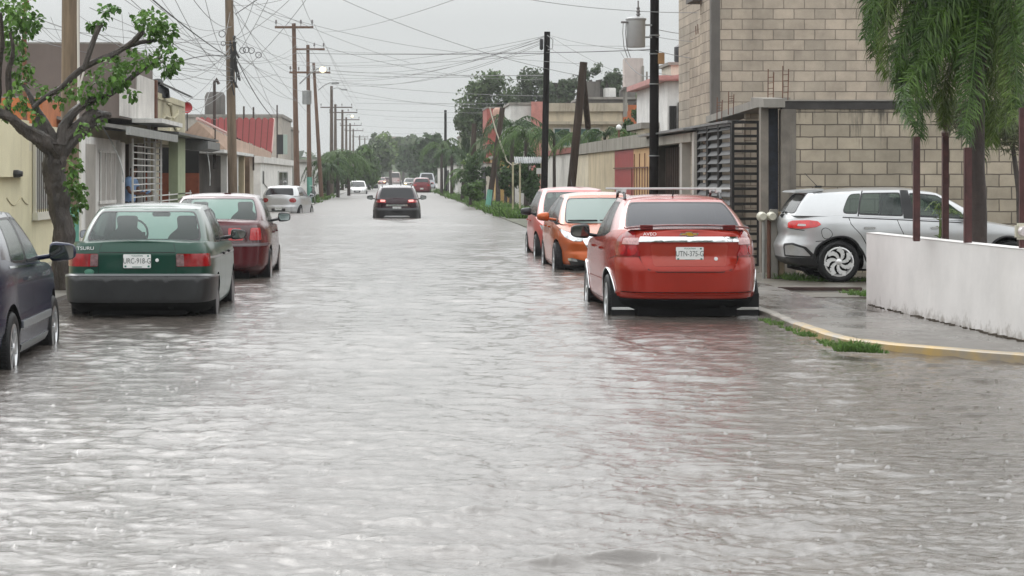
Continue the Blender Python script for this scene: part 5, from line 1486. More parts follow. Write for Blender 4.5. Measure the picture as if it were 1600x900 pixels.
# right side houses
t = house('house', 'white gabled house with a pink roof seen past the black transformer pole', 8.15, 12, 64, 72, 4.35, plaster('wall_bright', (.74, .73, .71), .2), [('Y', 8.27, 8.34, 2.95, 3.55, 'k'), ('Y', 8.52, 8.60, 3.0, 3.65, 'k')], roof=mat('roof_pink', (.50, .24, .22), rough=.6, var=.2), rz=.16, over=.3)
mb = MB(); mb.prism([(7.75, 4.38), (8.75, 4.60), (12.4, 4.7), (12.4, 4.56)], 'Y', 63.55, 63.59); rel(t, mb).build('gable', mat('roof_pink', None), t)
house('house', 'grey beige side wall house between the white gabled house and the beige wall', 7.7, 8.1, 66, 70, 3.0, plaster('wall_beige2', (.48, .42, .32), .5), over=.1)
t = house('water_tank_tower', 'beige roof tower with a dark water tank above the pink roof', 9.35, 11.6, 72.5, 75, 5.25, plaster('wall_beige3', (.60, .55, .46), .4), rz=.1, over=.1, cat='tower')
mb = MB(); mb.lathe([(.001, 0), (.55, 0), (.58, .1), (.58, .55), (.35, .72), (.12, .78), (.001, .78)], 20, 'Z', (10.15, 73.4, 5.35)); rel(t, mb).build('tank', mat('tank_black', (.03, .03, .035), rough=.5), t, smooth=50)
t = house('house', 'beige flat roofed house with green shutters behind the compound wall', 7.95, 12.6, 118, 128, 5.05, plaster('wall_beige4', (.54, .47, .35), .5), [('Y', 10.1, 11.3, 3.2, 4.1, 'g'), ('Y', 8.9, 9.7, 3.2, 4.1, 'g')], roof=plaster('cornice_stained', (.40, .35, .27), .9), rz=.45, over=.25)
part_box(t, 'annex', mat('wall_orange', (.42, .13, .05), rough=.8, var=.25), 12.62, 14.2, 117.9, 127, 0, 5.4)
part_box(t, 'ledge', plaster('cornice_stained', None), 7.7, 12.6, 117.6, 118.0, 4.35, 4.5)
t = house('house', 'white and pink upper storey house above the shrubs on the right', 6.15, 7.9, 111.5, 117, 5.2, plaster('wall_white2', (.62, .61, .58), .3), rz=.12, over=.08)
part_box(t, 'pink_wall', mat('wall_pink', (.46, .20, .17), rough=.8, var=.2), 7.2, 7.9, 111.1, 111.4, 0, 5.35)
t = thing('water_tower', 'pale pink square water tank on a concrete stand above the roofs', 'water tank', (X_(989, 112), 112, 5))
for sx_ in (-.4, .4):
    for sy_ in (-.4, .4):
        mb = MB(); mb.box((sx_, sy_, .3), (.12, .12, 1.4)); mb.build('leg', M_CONC, t)
mb = MB(); mb.box((0, 0, 1.05), (1.1, 1.1, .12)); mb.build('platform', M_CONCD, t)
mb = MB(); mb.box((0, 0, 1.85), (.96, .96, 1.5), bev=.03); mb.build('tank', plaster('tank_pale', (.52, .45, .42), .4), t)
mb = MB(); mb.tube([(.45, -.55, -1.5), (.45, -.55, 2.2)], .06, 8); mb.tube([(.65, -.55, -1.5), (.65, -.55, 1.9)], .05, 8); mb.build('pipe', M_CONC, t)
t = house('house', 'dark roofed house with clutter on its roof beyond the beige house', 12, 17, 135, 142, 6.3, M_CONCD, rz=.15, over=.2)
for k, (a, w, h) in enumerate(((12.2, .9, 1.0), (13.4, .7, .6), (14.4, 1.2, .5))): part_box(t, 'roof_box', M_CONCD if k != 1 else M_WHITEW, a, a + w, 136, 137, 6.46, 6.46 + h, bev=.04)
house('house', 'red walled house with a clay tank behind the leaning pole', 6.2, 7.1, 140, 146, 5.9, mat('wall_redpink', (.36, .10, .08), rough=.8, var=.2), over=.05, rz=.1)
t = thing('clay_tank', 'clay coloured round roof tank beside the red walled house', 'water tank', (X_(779, 138), 138, 5.2))
mb = MB(); mb.lathe([(.001, 0), (.36, 0), (.38, .2), (.36, .55), (.2, .68), (.001, .68)], 18); mb.build('tank', mat('clay', (.42, .25, .19), rough=.7, var=.2), t, smooth=60); mb = MB(); mb.box((0, 0, -.4), (.5, .5, .8)); mb.build('stand', M_CONC, t)
house('house', 'yellow ochre walled house behind the green based leaning pole', 5.6, 8.5, 112, 122, 2.45, plaster('wall_ochre', (.55, .36, .14), .3), over=.1)
house('garden_wall', 'white street wall with a dark gate left of the ochre house', 5.2, 5.6, 118, 150, 2.2, plaster('wall_white3', (.60, .59, .56), .5), [('X', 118.4, 123, .1, 2.0, 'k')], over=.05, rz=.08, cat='wall')
house('garden_wall', 'cream street wall far down on the right by the palms', 5.1, 5.5, 165, 235, 2.3, plaster('wall_white3', None), [('X', 190, 196, .1, 2.0, 'k'), ('X', 210, 215, .1, 2.0, 'd')], over=.05, rz=.1, cat='wall')
house('house', 'dull green box house far off on the right by the thin pole', 6.8, 10.5, 205, 220, 5.3, mat('wall_olive', (.15, .17, .10), rough=.8, var=.2), over=.1)
house('house', 'pale house with pinkish walls closing the far end of the street', -6, 6, 640, 650, 5.2, plaster('wall_far', (.50, .36, .31), .3), [('Y', -3, -1.6, .5, 3, 'd'), ('Y', 1.4, 2.8, .5, 3, 'k')], over=.3)
house('house', 'far pink block rising over the tree tops beyond the poles', -6, 3, 700, 720, 14, plaster('wall_far', None), over=.3)
# corrugated shelter
t = thing('street_shelter', 'small shelter with a corrugated sheet on thin yellowish posts', 'shelter', (X_(828, 84), 84, 0))
mb = MB()
pts = 40; x0, x1 = -.62, .52
for i in range(pts + 1):
    x = x0 + (x1 - x0) * i / pts; z = 2.05 + .03 * math.sin(i * 2.2) ; mb.v += [(x, -.7, z), (x, -.2, z + .24)]
for i in range(pts): mb.f.append((2 * i, 2 * i + 2, 2 * i + 3, 2 * i + 1)); mb.m.append(0)
mb.build('roof_sheet', mat('zinc', (.30, .31, .31), rough=.5, metal=.2, var=.3, vscale=6), t)
for (x, y) in ((-.42, -.6), (-.62, .7), (.5, .7)):
    mb = MB(); mb.tube([(x, y, 0), (x, y, 2.1)], .035, 8); mb.build('post', mat('post_yellowish', (.40, .36, .24), rough=.6, var=.3), t)
mb = MB(); mb.box((.35, -.6, 1.75), (.28, .02, .22)); mb.build('notice_board', M_WHITEW, t)
# right verge
struct(part_box(None, 'verge', mat('verge_soil', (.075, .08, .045), rough=.7, var=.5, vscale=2), 4.1, 6.0, 52, 420, -.44, .03))
struct(part_box(None, 'far_pavement', mat('far_concrete', (.20, .19, .17), rough=.5, var=.3), 4.1, 5.98, 38, 52, -.44, .04))

# ---------------------------------------------------------------- left side
struct(part_box(None, 'left_pavement', mat('pavement_left', (.19, .18, .16), rough=.35, var=.4, vscale=1.2, bump=.006), -6.0, -4.15, 18, 330, -.44, .05))
M_YEL = mat('wall_yellow', (.69, .64, .44), rough=.75, var=.08, vscale=1.5, bump=.004, streak=((.35, .30, .2), 2.5, .3))
t = thing('yellow_house', 'pale yellow house front with a grilled window beside the pruned tree', 'house', (-7.0, 37, 0))
part_box(t, 'wall', M_YEL, -9.5, -6.0, 26, 41.4, 0, 1.98)
part_box(t, 'upper_wall', M_YEL, -9.5, -5.86, 26, 35.3, 1.55, 2.46)
part_box(t, 'upper_wall', mat('wall_cream_left', (.62, .58, .44), rough=.8, var=.1, streak=((.3, .27, .2), 3, .4)), -9.5, -6.003, 35.3, 41.4, 1.98, 2.44)
w = part_box(t, 'window', mat('pane_curtain', (.36, .37, .36), rough=.3, var=.2, vscale=5, coat=.3), -5.998, -5.985, 36.55, 38.5, 1.0, 2.05)
mb = MB(); mb.span(-5.99, -5.94, 36.45, 36.55, .9, 2.15); mb.span(-5.99, -5.94, 38.5, 38.6, .9, 2.15); mb.span(-5.99, -5.90, 36.4, 38.65, .82, .95)
rel(t, mb).build('frame', mat('frame_cream', (.60, .58, .50), rough=.6), w)
mb = MB()
for k in range(9): mb.tube([(-5.95, 36.65 + k * .22, .95), (-5.95, 36.65 + k * .22, 2.05)], .010, 6)
rel(t, mb).build('grille', mat('grille_dark', (.10, .09, .08), rough=.5), w)
mb = MB()
for k in range(1):
    P = [Vector((-5.995, 34.0 + 2.0 * a, 1.22 - .14 * k - .12 * abs(math.sin(a * math.pi * 1.5)))) for a in np.linspace(0, 1, 22)]
    mb.tube(P, .012, 5)
rel(t, mb).build('wall_ornament', mat('ornament_grey', (.50, .45, .30), rough=.7), t)
mb = MB(); mb.lathe([(.001, .12), (.04, .12), (.06, .05), (.06, -.02), (.001, -.02)], 12, 'X', (-5.84, 33.85, 1.60)); rel(t, mb).build('wall_lamp', M_BLK, t)
house('orange_house', 'orange wall strip under the brown gable behind the tree', -11, -6.75, 42.2, 45, 3.08, mat('wall_orange_left', (.36, .12, .04), rough=.8, var=.2), over=.0, rz=.03)
house('brown_building', 'big grey brown gable wall rising behind the tree and the near left pole', -14, -6.02, 48.42, 55.1, 4.50, mat('wall_brown_big', (.155, .125, .11), rough=.85, var=.15, vscale=.8, streak=((.08, .065, .06), 1.5, .4)), over=.0, rz=.04, z0=2.86)
# white front with door and window
t = thing('rendered_house', 'white rendered house front with grey door and shuttered window left of the man', 'house', (-7, 45, 0))
part_box(t, 'wall', M_WHITEW, -8, -6.0, 41.5, 48.3, 0, 2.35)
part_box(t, 'pillar', M_WHITEW, -6.0, -5.9, 41.55, 42.1, 0, 2.3)
part_box(t, 'door', mat('door_grey', (.30, .28, .25), rough=.5, var=.2), -6.0, -5.975, 42.5, 44.1, .1, 2.2)
w = part_box(t, 'window', mat('shutter_grey', (.33, .31, .29), rough=.5, var=.15), -6.0, -5.975, 44.8, 47.2, 1.05, 2.05)
mb = MB()
for k in range(4): mb.span(-5.975, -5.955, 44.8 + k * .78, 44.86 + k * .78, 1.05, 2.05)
mb.span(-5.975, -5.95, 44.7, 47.3, .98, 1.05); mb.span(-5.975, -5.95, 44.7, 47.3, 2.05, 2.1)
rel(t, mb).build('frame', M_WHITEW, w)
part_box(t, 'pillar', M_WHITEW, -6.0, -5.88, 47.6, 48.2, 0, 2.3)
# long canopy
t = thing('canopy', 'long grey sheet canopy with a dripping edge over the left porches', 'canopy', (-6, 54, 2.5))
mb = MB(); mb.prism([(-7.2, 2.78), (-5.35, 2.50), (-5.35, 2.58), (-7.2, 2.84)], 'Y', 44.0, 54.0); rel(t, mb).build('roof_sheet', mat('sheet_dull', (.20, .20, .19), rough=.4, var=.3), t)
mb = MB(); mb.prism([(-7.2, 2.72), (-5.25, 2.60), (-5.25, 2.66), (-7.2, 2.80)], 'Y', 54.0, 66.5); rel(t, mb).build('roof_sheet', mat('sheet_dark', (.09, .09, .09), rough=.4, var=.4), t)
mb = MB(); mb.span(-5.35, -5.27, 44.0, 54.0, 2.40, 2.575); rel(t, mb).build('fascia', mat('fascia_grey', (.26, .27, .26), rough=.4, var=.25), t)
mb = MB(); mb.prism([(-6.3, 2.62), (-5.2, 2.56), (-5.2, 2.34), (-5.45, 2.28), (-6.3, 2.36)], 'Y', 62.0, 66.4); rel(t, mb).build('gutter_box', mat('gutter_grey', (.15, .155, .155), rough=.4, var=.3), t)
mb = MB(); mb.span(-6.0, -5.3, 50.5, 55.5, 2.80, 2.90); rel(t, mb).build('white_ledge', M_WHITEW, t)
# upper storey
t = thing('upper_storey', 'two storey house part with white panels and an ornate beige parapet over the canopy', 'house', (-7, 56, 0))
part_box(t, 'panel_wall', plaster('panel_white', (.58, .56, .53), .4), -6.018, -5.99, 48.3, 51.4, 2.9, 3.6)
part_box(t, 'panel_wall', plaster('panel_white', None), -6.018, -5.987, 51.45, 55.2, 2.9, 3.98)
part_box(t, 'edge_post', M_RUST, -6.0, -5.93, 55.2, 55.5, 2.4, 4.0)
part_box(t, 'parapet', plaster('parapet_beige', (.52, .48, .34), .6), -8, -6.0, 55.5, 63.6, 2.4, 3.72)
mb = MB()
c_ = (59.5, 3.1)
for k in range(5):
    a = k * 2 * math.pi / 5 + .3
    mb.tube([(-5.98, c_[0] + .4 * math.cos(a), c_[1] + .12 * math.sin(a)), (-5.98, c_[0] + 1.8 * math.cos(a + .2), c_[1] + .40 * math.sin(a + .2)), (-5.98, c_[0] + 2.6 * math.cos(a + .5), c_[1] + .45 * math.sin(a + .5))], [.03, .05, .02], 6)
mb.span(-5.99, -5.96, 56, 63.2, 2.62, 2.68); mb.span(-5.99, -5.96, 56, 63.2, 3.55, 3.60)
rel(t, mb).build('ornament', plaster('parapet_beige', None), t)
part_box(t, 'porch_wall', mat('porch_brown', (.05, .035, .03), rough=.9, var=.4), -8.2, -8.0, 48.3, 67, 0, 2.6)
part_box(t, 'porch_divider', mat('divider_tan', (.14, .10, .075), rough=.8, var=.3), -8.0, -6.5, 57.6, 57.8, 0, 2.55)
part_box(t, 'pillar', plaster('pillar_green', (.36, .42, .27), .4), -6.0, -5.75, 58.9, 61.0, 0, 2.6, label='pale green pillar')
part_box(t, 'pillar', plaster('pillar_cream', (.44, .40, .30), .4), -6.3, -6.1, 56.6, 57.4, 0, 2.6, label='thin cream pillar')
part_box(t, 'porch_end', mat('porch_red', (.27, .07, .03), rough=.8, var=.3), -8.0, -5.9, 67.0, 67.2, 0, 1.65)
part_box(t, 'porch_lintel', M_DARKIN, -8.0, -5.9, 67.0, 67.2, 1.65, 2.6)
for k in range(3): part_box(t, 'white_slat_wall', M_WHITEW, -6.95 + .22 * k, -6.83 + .22 * k, 56.0, 56.1, .2, 2.5)
t = thing('satellite_dish', 'small red satellite dish above the ornate parapet', 'dish', (X_(292, 65), 65, Z_(168, 65)))
mb = MB(); mb.lathe([(.001, .05), (.08, .04), (.14, .01), (.17, -.03)], 20, 'Y'); mb.lathe([(.17, -.03), (.14, .02), (.001, .06)], 20, 'Y'); mb.build('dish', mat('dish_red', (.40, .03, .035), rough=.4), t, smooth=60)
mb = MB(); mb.tube([(0, .1, 0), (0, .1, -.7)], .02, 6); mb.build('mast', M_BLK, t)
t = thing('roof_tank', 'dark tank with a sloping sheet on the roof behind the white panels', 'water tank', (X_(243, 57), 57.5, Z_(152, 57)))
mb = MB(); mb.lathe([(.001, .52), (.12, .50), (.16, .42), (.10, .36), (.30, .25), (.34, 0)], 16); mb.build('tank', M_BLK, t, smooth=60)
mb = MB(); mb.prism([(.1, .42), (.9, .05), (.9, .0), (.1, .36)], 'Y', -.3, .3); mb.build('sheet', mat('sheet_dark', None), t)
# white bar gate with its open leaf
M_GW = mat('gate_whitish', (.70, .70, .68), rough=.4, var=.15)
t = thing('bar_gate', 'whitish bar fence in front of the man in the blue shirt', 'fence', (-6.0, 51, 0))
mb = MB(); mb.span(-5.78, -5.74, 48.6, 48.66, .1, 2.4); mb.span(-5.78, -5.74, 53.0, 53.06, .1, 2.4); rel(t, mb).build('post', M_GW, t)
for k in range(15):
    mb = MB(); mb.span(-5.775, -5.745, 48.66, 53.0, .2 + k * .145, .225 + k * .145); rel(t, mb).build('bar', M_GW, t)
t = thing('ladder_gate', 'tall whitish gate leaf like a ladder, standing open above the green car roof', 'gate', (-5.8, 53, 0))
for (x, w) in ((-6.02, .03), (-5.93, .07), (-5.75, .03), (-5.62, .04)):
    mb = MB(); mb.span(x, x + w, 53.1, 53.16, .1, 2.95 if w > .05 else 2.62); rel(t, mb).build('upright', M_GW, t)
for k in range(17):
    mb = MB(); mb.span(-6.02, -5.58, 53.165, 53.19, .2 + k * .145, .235 + k * .145); rel(t, mb).build('rung', M_GW, t)
t = thing('low_fence', 'low whitish bar fence by the green pillar', 'fence', (-5.7, 57, 0))
for k in range(5):
    mb = MB(); mb.span(-5.78, -5.75, 54.0, 63, .5 + k * .14, .53 + k * .14); rel(t, mb).build('bar', M_GW, t)
for y in (54, 57, 60, 63): 
    mb = MB(); mb.span(-5.81, -5.78, y, y + .05, 0, 1.15); rel(t, mb).build('post', M_GW, t)
# water spouts off the canopy
for i, (a, b_, c2_, Y) in enumerate((((158, 195), (185, 245), (193, 285), 46.0), ((317, 217), (326, 250), (328, 290), 64))):
    p0, p1, p2 = at(*a, Y), at(*b_, Y), at(*c2_, Y)
    pts = [p0 * (1 - t_)**2 + (2 * p1 - (p0 + p2) / 2) * 2 * t_ * (1 - t_) + p2 * t_ * t_ for t_ in np.linspace(0, 1, 12)]
    mb = MB(); mb.tube(pts, [.016 + .006 * math.sin(k * 2.3) for k in range(12)], 7)
    tag(mb.build('water_spout', mat('falling_water', (.62, .65, .65), rough=.15, coat=.5), smooth=60), ['jet of rain water pouring off the near end of the canopy', 'jet of rain water pouring off the far gutter box'][i], 'water jet', 'rain water jets')
# tiled roof house
t = thing('tiled_house', 'house with a sloping red barrel tile roof beyond the canopy', 'house', (-6.5, 85, 0))
c4 = [at(308, 187, 70), at(428, 187, 100), at(424, 238, 97), at(362, 214, 74)]
mb = MB(); nu, nv_ = 78, 28
def tilep(a, b):
    Yt = 68 + 32 * a; return at(300 + 128 * a - 4 * a * b, 187 + 53 * b, Yt * (1 - .03 * b))
for j in range(nv_ + 1):
    for i in range(nu + 1):
        mb.v.append(tilep(i / nu, j / nv_) + Vector((0.02, -.02, .09 * abs(math.sin(math.pi * i / 6)) - .05 * ((j % 4) / 3))))
def hipline(px): return np.interp(px, [300, 308, 362, 424, 430], [183, 187, 214, 238, 240])
for j in range(nv_):
    for i in range(nu):
        px = 300 + 128 * (i + .5) / nu; py = 187 + 53 * (j + .5) / nv_
        if py > hipline(px): continue
        mb.f.append((j * (nu + 1) + i, j * (nu + 1) + i + 1, (j + 1) * (nu + 1) + i + 1, (j + 1) * (nu + 1) + i)); mb.m.append(1 if (i % 6 == 0 or j % 4 == 3) else 0)  # grooves and row edges take a darker colour as painted shading
rel(t, mb).build('roof', [mat('tile_red', (.36, .022, .020), rough=.65, var=.3, vscale=6, col2=(.26, .015, .015)), mat('tile_groove_shade', (.13, .012, .012), rough=.8)], t, recalc=False)
mb = MB(); mb.add([c4[0] + Vector((0, 0, -.05)), c4[3] + Vector((0, 0, -.05)), c4[3] + Vector((0, 0, -.6)), c4[0] + Vector((-.6, -.3, -.6))], [(0, 1, 2, 3)])
mb.add([c4[3], c4[2], c4[2] + Vector((0, 0, -.25)), c4[3] + Vector((0, 0, -.5))], [(0, 1, 2, 3)])
rel(t, mb).build('gable_edge', plaster('edge_pinkish', (.50, .36, .28), .4), t)
mb = MB()
for e_ in ((c4[0], c4[3]), (c4[1], c4[2])): mb.tube([e_[0] + Vector((0, 0, .04)), e_[1] + Vector((0, 0, .04))], .05, 6)
rel(t, mb).build('verge_trim', mat('trim_white_red', (.55, .35, .32), rough=.5), t)
part_box(t, 'wall', mat('wall_porch_shade', (.05, .04, .033), rough=.9, var=.4), -9, -6.1, 67.4, 83, 0, 2.55)  # flush wall coloured dark, standing in for the shaded porch interior
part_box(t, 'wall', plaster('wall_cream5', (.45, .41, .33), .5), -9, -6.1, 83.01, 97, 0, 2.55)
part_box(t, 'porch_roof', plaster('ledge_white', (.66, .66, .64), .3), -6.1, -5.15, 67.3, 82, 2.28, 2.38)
for (y, c_) in ((71.2, M_WHITEW), (76, M_WHITEW), (79.5, plaster('wall_beige', None)), (82.5, mat('post_brown', (.16, .10, .06), rough=.7, var=.3))): part_box(t, 'post', c_, -5.55, -5.35, y, y + .5, 0, 2.28)
part_box(t, 'planter', mat('planter_green', (.05, .08, .03), rough=.8, var=.5, vscale=9), -5.9, -5.5, 77, 79, 0, 1.2)
t = house('white_house', 'small white flat roofed house by the silver hatchback with black and green wall marks', -9.5, -5.9, 99, 131, 2.15, plaster('wall_white_far', (.74, .73, .70), .25), [('X', 114, 124, .45, 1.75, 'w')], roof=plaster('slab_white', (.66, .65, .62), .3), rz=.32, over=.15)
mb = MB(); mb.add([(-5.885, 99.3, 1.35), (-5.885, 104, .95), (-5.885, 103.8, 1.05)], [(0, 1, 2)]); mb.add([(-5.885, 100.4, 1.2), (-5.885, 101.6, 1.2), (-5.885, 101.6, 1.75), (-5.885, 100.4, 1.8)], [(0, 1, 2, 3)]); rel(t, mb).build('painted_mark', M_BLK, t)
pl = [(-5.885, 99.2, .15), (-5.885, 101.5, .25), (-5.885, 103.8, .65), (-5.885, 101.5, .55), (-5.885, 99.2, .35)]
mb = MB(); mb.add(pl, [(0, 1, 2, 3, 4)]); rel(t, mb).build('leaf_mark', mat('mark_green', (.03, .10, .05), rough=.6), t)
t = house('grey_block_building', 'grey beige two storey building behind the red tile roof', -14, -6.4, 128, 140, 5.0, plaster('wall_greybeige', (.36, .33, .29), .5), [('Y', -9.2, -8.6, 3.6, 4.4, 'k')], over=.1)
mb = MB(); mb.lathe([(.001, 1.5), (.5, 1.45), (.62, 1.2), (.62, .1), (1.1, .1), (1.1, 0)], 20, 'Z', (X_(336, 130), 130, 5.1)); rel(t, mb).build('roof_tank', M_CONCD, t, smooth=40)
house('weathered_house', 'weathered grey house wall behind the crossarm poles', -10, -6.8, 142, 160, 4.7, plaster('wall_weathered', (.26, .25, .22), .8), [('X', 146, 150, 1, 2.2, 'k')], over=.1)
for i, (px, Y, h, lb) in enumerate(((335, 72, 4.7, 'dark hooked mast in front of the red tile roof'), (381, 95, 4.6, 'rusty mast before the red tiles, nearer of two beside the thick pole'), (396, 96, 4.6, 'rusty mast before the red tiles, farther of two'), (433, 118, 5.4, 'thin dark mast above the white house'))):
    x = X_(px, Y); mb = MB(); pts = [(x, Y, 1.8), (x, Y, h)]
    if i == 0: pts += [(x + .05, Y, h + .08), (x + .15, Y, h - .1)]
    mb.tube(pts, .045 if i else .055, 6); tag(mb.build('roof_mast', mat('mast_dark', (.05, .035, .03), rough=.6)), lb, 'mast', 'masts on the left roofs')
house('low_house', 'low white house behind the left palms', -10, -6.2, 165, 200, 2.6, plaster('wall_white_far', None), [('X', 172, 176, .1, 2.0, 'd')], over=.3)
house('low_house', 'low tan house far along the left side', -10, -6.2, 215, 260, 3.0, plaster('wall_tan_far', (.45, .38, .27), .4), [('X', 225, 230, .8, 2.0, 'w')], over=.3)
t = thing('dark_box_sign', 'tall dark and pale green box fixed over the white house roof', 'sign', (X_(441, 110), 110, 3.0))
mb = MB(); mb.box((-.1, 0, .15), (.30, .3, 1.0)); mb.build('box', M_BLK, t); mb = MB(); mb.box((.16, .0, .15), (.20, .3, 1.0)); mb.build('side_panel', mat('panel_palegreen', (.30, .36, .32), rough=.5), t)
# ---------------------------------------------------------------- poles
M_WOOD = mat('pole_wood', (.17, .125, .085), rough=.8, var=.35, vscale=3, bump=.006, bscale=30, stretch=(4, 4, .35), streak=((.05, .04, .03), 8, .7))
M_WOODD = mat('pole_tarred', (.010, .008, .008), rough=.85, spec=.15, var=.4, vscale=3, stretch=(4, 4, .4), bump=.005, bscale=30)
M_WOODF = mat('pole_brown', (.13, .075, .05), rough=.8, var=.3, vscale=3, stretch=(4, 4, .4))
M_WOODL = mat('pole_old', (.050, .036, .028), rough=.85, spec=.2, var=.4, vscale=3, stretch=(4, 4, .4), bump=.006, bscale=30)
M_TEAL = mat('base_teal', (.12, .33, .26), rough=.6, var=.25, vscale=5)
M_GALV = mat('galvanised', (.30, .31, .31), rough=.4, metal=.4, var=.2)
M_INS = mat('insulator', (.16, .15, .15), rough=.3)
M_GLOW = mat('lamp_glow', (1.0, .90, .62), emit=1.15)
def pole(label, X0, Y0, X1, Y1, Z1, r, m, base=None, group='utility poles', arms=(), transf=False, taper=.8, extra=None, nm='utility_pole', cat='pole', wob=.04):
    t = thing(nm, label, cat, (X0, Y0, 0), group=group)
    n = 10
    pts = [Vector((0, 0, -.3)).lerp(Vector((X1 - X0, Y1 - Y0, Z1)), k / n) for k in range(n + 1)]
    mb = MB(); mb.tube(pts, [r * (1 - (1 - taper) * k / n) for k in range(n + 1)], 14, wob=wob); mb.build('shaft', m, t, smooth=50)
    def on(z):
        f = z / Z1; return Vector(((X1 - X0) * f, (Y1 - Y0) * f, z))
    if base:
        mb = MB(); mb.tube([on(-.2) if False else Vector((0, 0, -.2)), on(base)], [r * 1.06, r * 1.04 * (1 - .2 * base / Z1)], 14); mb.build('painted_base', M_TEAL, t, smooth=50)
    for (z, half, off) in arms:
        p = on(z); mb = MB(); mb.box(p + Vector((off, -r - .03, 0)), (half * 2, .09, .11)); a = mb.build('crossarm', m, t)
        for x in (-half + .06, -half * .33 if off == 0 else half * .35, half - .06):
            mb = MB(); q = p + Vector((off + x, -r - .03, .05)); mb.lathe([(.015, 0), (.015, .12), (.05, .13), (.06, .17), (.04, .22), (.055, .25), (.03, .31), (.001, .32)], 10, 'Z', q); mb.build('insulator', M_INS, a, smooth=40)
    return t, on
def streetlamp(label, p0, p1, glow=False, group='street lamps on the left poles'):
    t = thing('street_lamp', label, 'street lamp', p0, group=group)
    d = p1 - p0
    mb = MB(); mb.tube([Vector(), d * .45 + Vector((0, 0, .12)), d * .85 + Vector((0, 0, .10)), d], .035, 6); mb.build('arm', M_GALV, t, smooth=60)
    mb = MB()
    if glow: mb.lathe([(.001, .14), (.11, .11), (.17, .01), (.14, -.10), (.001, -.17)], 14, 'Z', d + Vector((.1, 0, -.05))); mb.build('glowing_globe', M_GLOW, t, smooth=60)
    else: mb.box(d + Vector((.2, 0, 0)), (.5, .2, .12), bev=.03); mb.build('lamp_head', M_GALV, t)
G_L = 'wooden utility poles along the left kerb'
pole('thick squared wooden pole directly behind the pruned tree', X_(108, 36), 36, X_(112, 36), 36, 6.5, .155, M_WOOD, 1.05, G_L, taper=.92)
mb = MB(); mb.tube([at(122, -40, 35.7), at(122, 40, 35.7), at(123, 128, 35.7), at(121, 210, 35.7)], .022, 6)
mb.tube([at(131, 112, 35.7), at(124, 136, 35.7)], .018, 6); tag(mb.build('conduit', mat('conduit_white', (.52, .50, .46), rough=.5)), 'pale conduit running down the thick pole behind the tree', 'conduit')
pole('wooden pole wrapped in cables and coils beyond the burgundy car', X_(365, 67), 67, X_(357, 67), 67, 8.2, .15, M_WOOD, .95, G_L, taper=.85)
pole('pole with the highest crossarm, nearest of the crossarm poles', X_(465, 104), 104, X_(459, 104), 104, 8.85, .155, M_WOODF, 0, G_L, [(8.65, .92, .02)], taper=.62)
pole('second crossarm pole with a small drum transformer', X_(484, 122), 122, X_(481, 122), 122, 8.9, .15, M_WOODF, 1.5, G_L, [(8.65, .90, .05), (7.35, 1.0, -.05)], taper=.62)
pole('third crossarm pole leaning slightly by the palm', X_(503, 140), 140, X_(490, 140), 140, 8.85, .15, M_WOODF, 0, G_L, [(8.2, 1.05, 0)], taper=.62)
M_PF = mat('pole_far', (.10, .075, .06), rough=.8, var=.2)
for i, (px, Y, zt, lb) in enumerate(((518, 178, 8.9, 'bare topped pole just past the left palm'), (524, 205, 8.3, 'far crossarm pole, first beyond the palm'), (535, 232, 8.6, 'far crossarm pole, second beyond the palm'), (541, 262, 8.6, 'far crossarm pole, third beyond the palm'), (547, 300, 8.8, 'far crossarm pole, fourth beyond the palm'), (552, 345, 9, 'far thin pole, fifth beyond the palm'), (562, 400, 9.0, 'far thin pole near the tree tops, nearer of two'), (570, 460, 9.6, 'far thin pole near the tree tops, farther of two'))):
    pole(lb, X_(px, Y), Y, X_(px, Y), Y, zt, .19 if i < 5 else .2, M_PF, 0, G_L, [(zt - .3, 1.5, .1)] if i else [], taper=.6, wob=0)
t = thing('drum_transformer', 'grey drum transformer hung on the second crossarm pole', 'transformer', (X_(483, 121.6), 121.5, 5.55))
mb = MB(); mb.lathe([(.001, 0), (.24, 0), (.26, .05), (.26, .72), (.28, .76), (.001, .80)], 18, 'Z', (-.12, -.05, 0)); mb.build('tank', M_GALV, t, smooth=40)
streetlamp('street lamp with its globe lit warm white at the crossarm poles', Vector((X_(468, 104), 104, Z_(131, 104))), Vector((X_(501, 104), 104, Z_(107, 104))), True)
streetlamp('unlit street lamp on a long curved arm beside the third crossarm pole', Vector((X_(497, 139), 139, Z_(141, 139))), Vector((X_(519, 139), 139, Z_(130, 139))))
streetlamp('unlit lamp on a short arm off the bare topped pole', Vector((X_(518, 177), 177, Z_(139, 177))), Vector((X_(534, 177), 177, Z_(140, 177))))
streetlamp('tiny lit street lamp far down the pole row', Vector((X_(541, 261), 261, Z_(180, 261))), Vector((X_(549, 261), 261, Z_(181, 261))), True)
# thin rusty pole at the top left
mb = MB(); mb.tube([at(39, 200, 40), at(38, 60, 40), at(38, 5, 40)], .045, 8); mb.box(at(38, 12, 40), (.12, .1, .1)); mb.tube([at(38, 20, 40), at(44, 2, 40), at(38, -6, 40)], .02, 6)
tag(mb.build('service_mast', M_RUST), 'thin rusty service mast with cable loops at the upper left', 'mast')
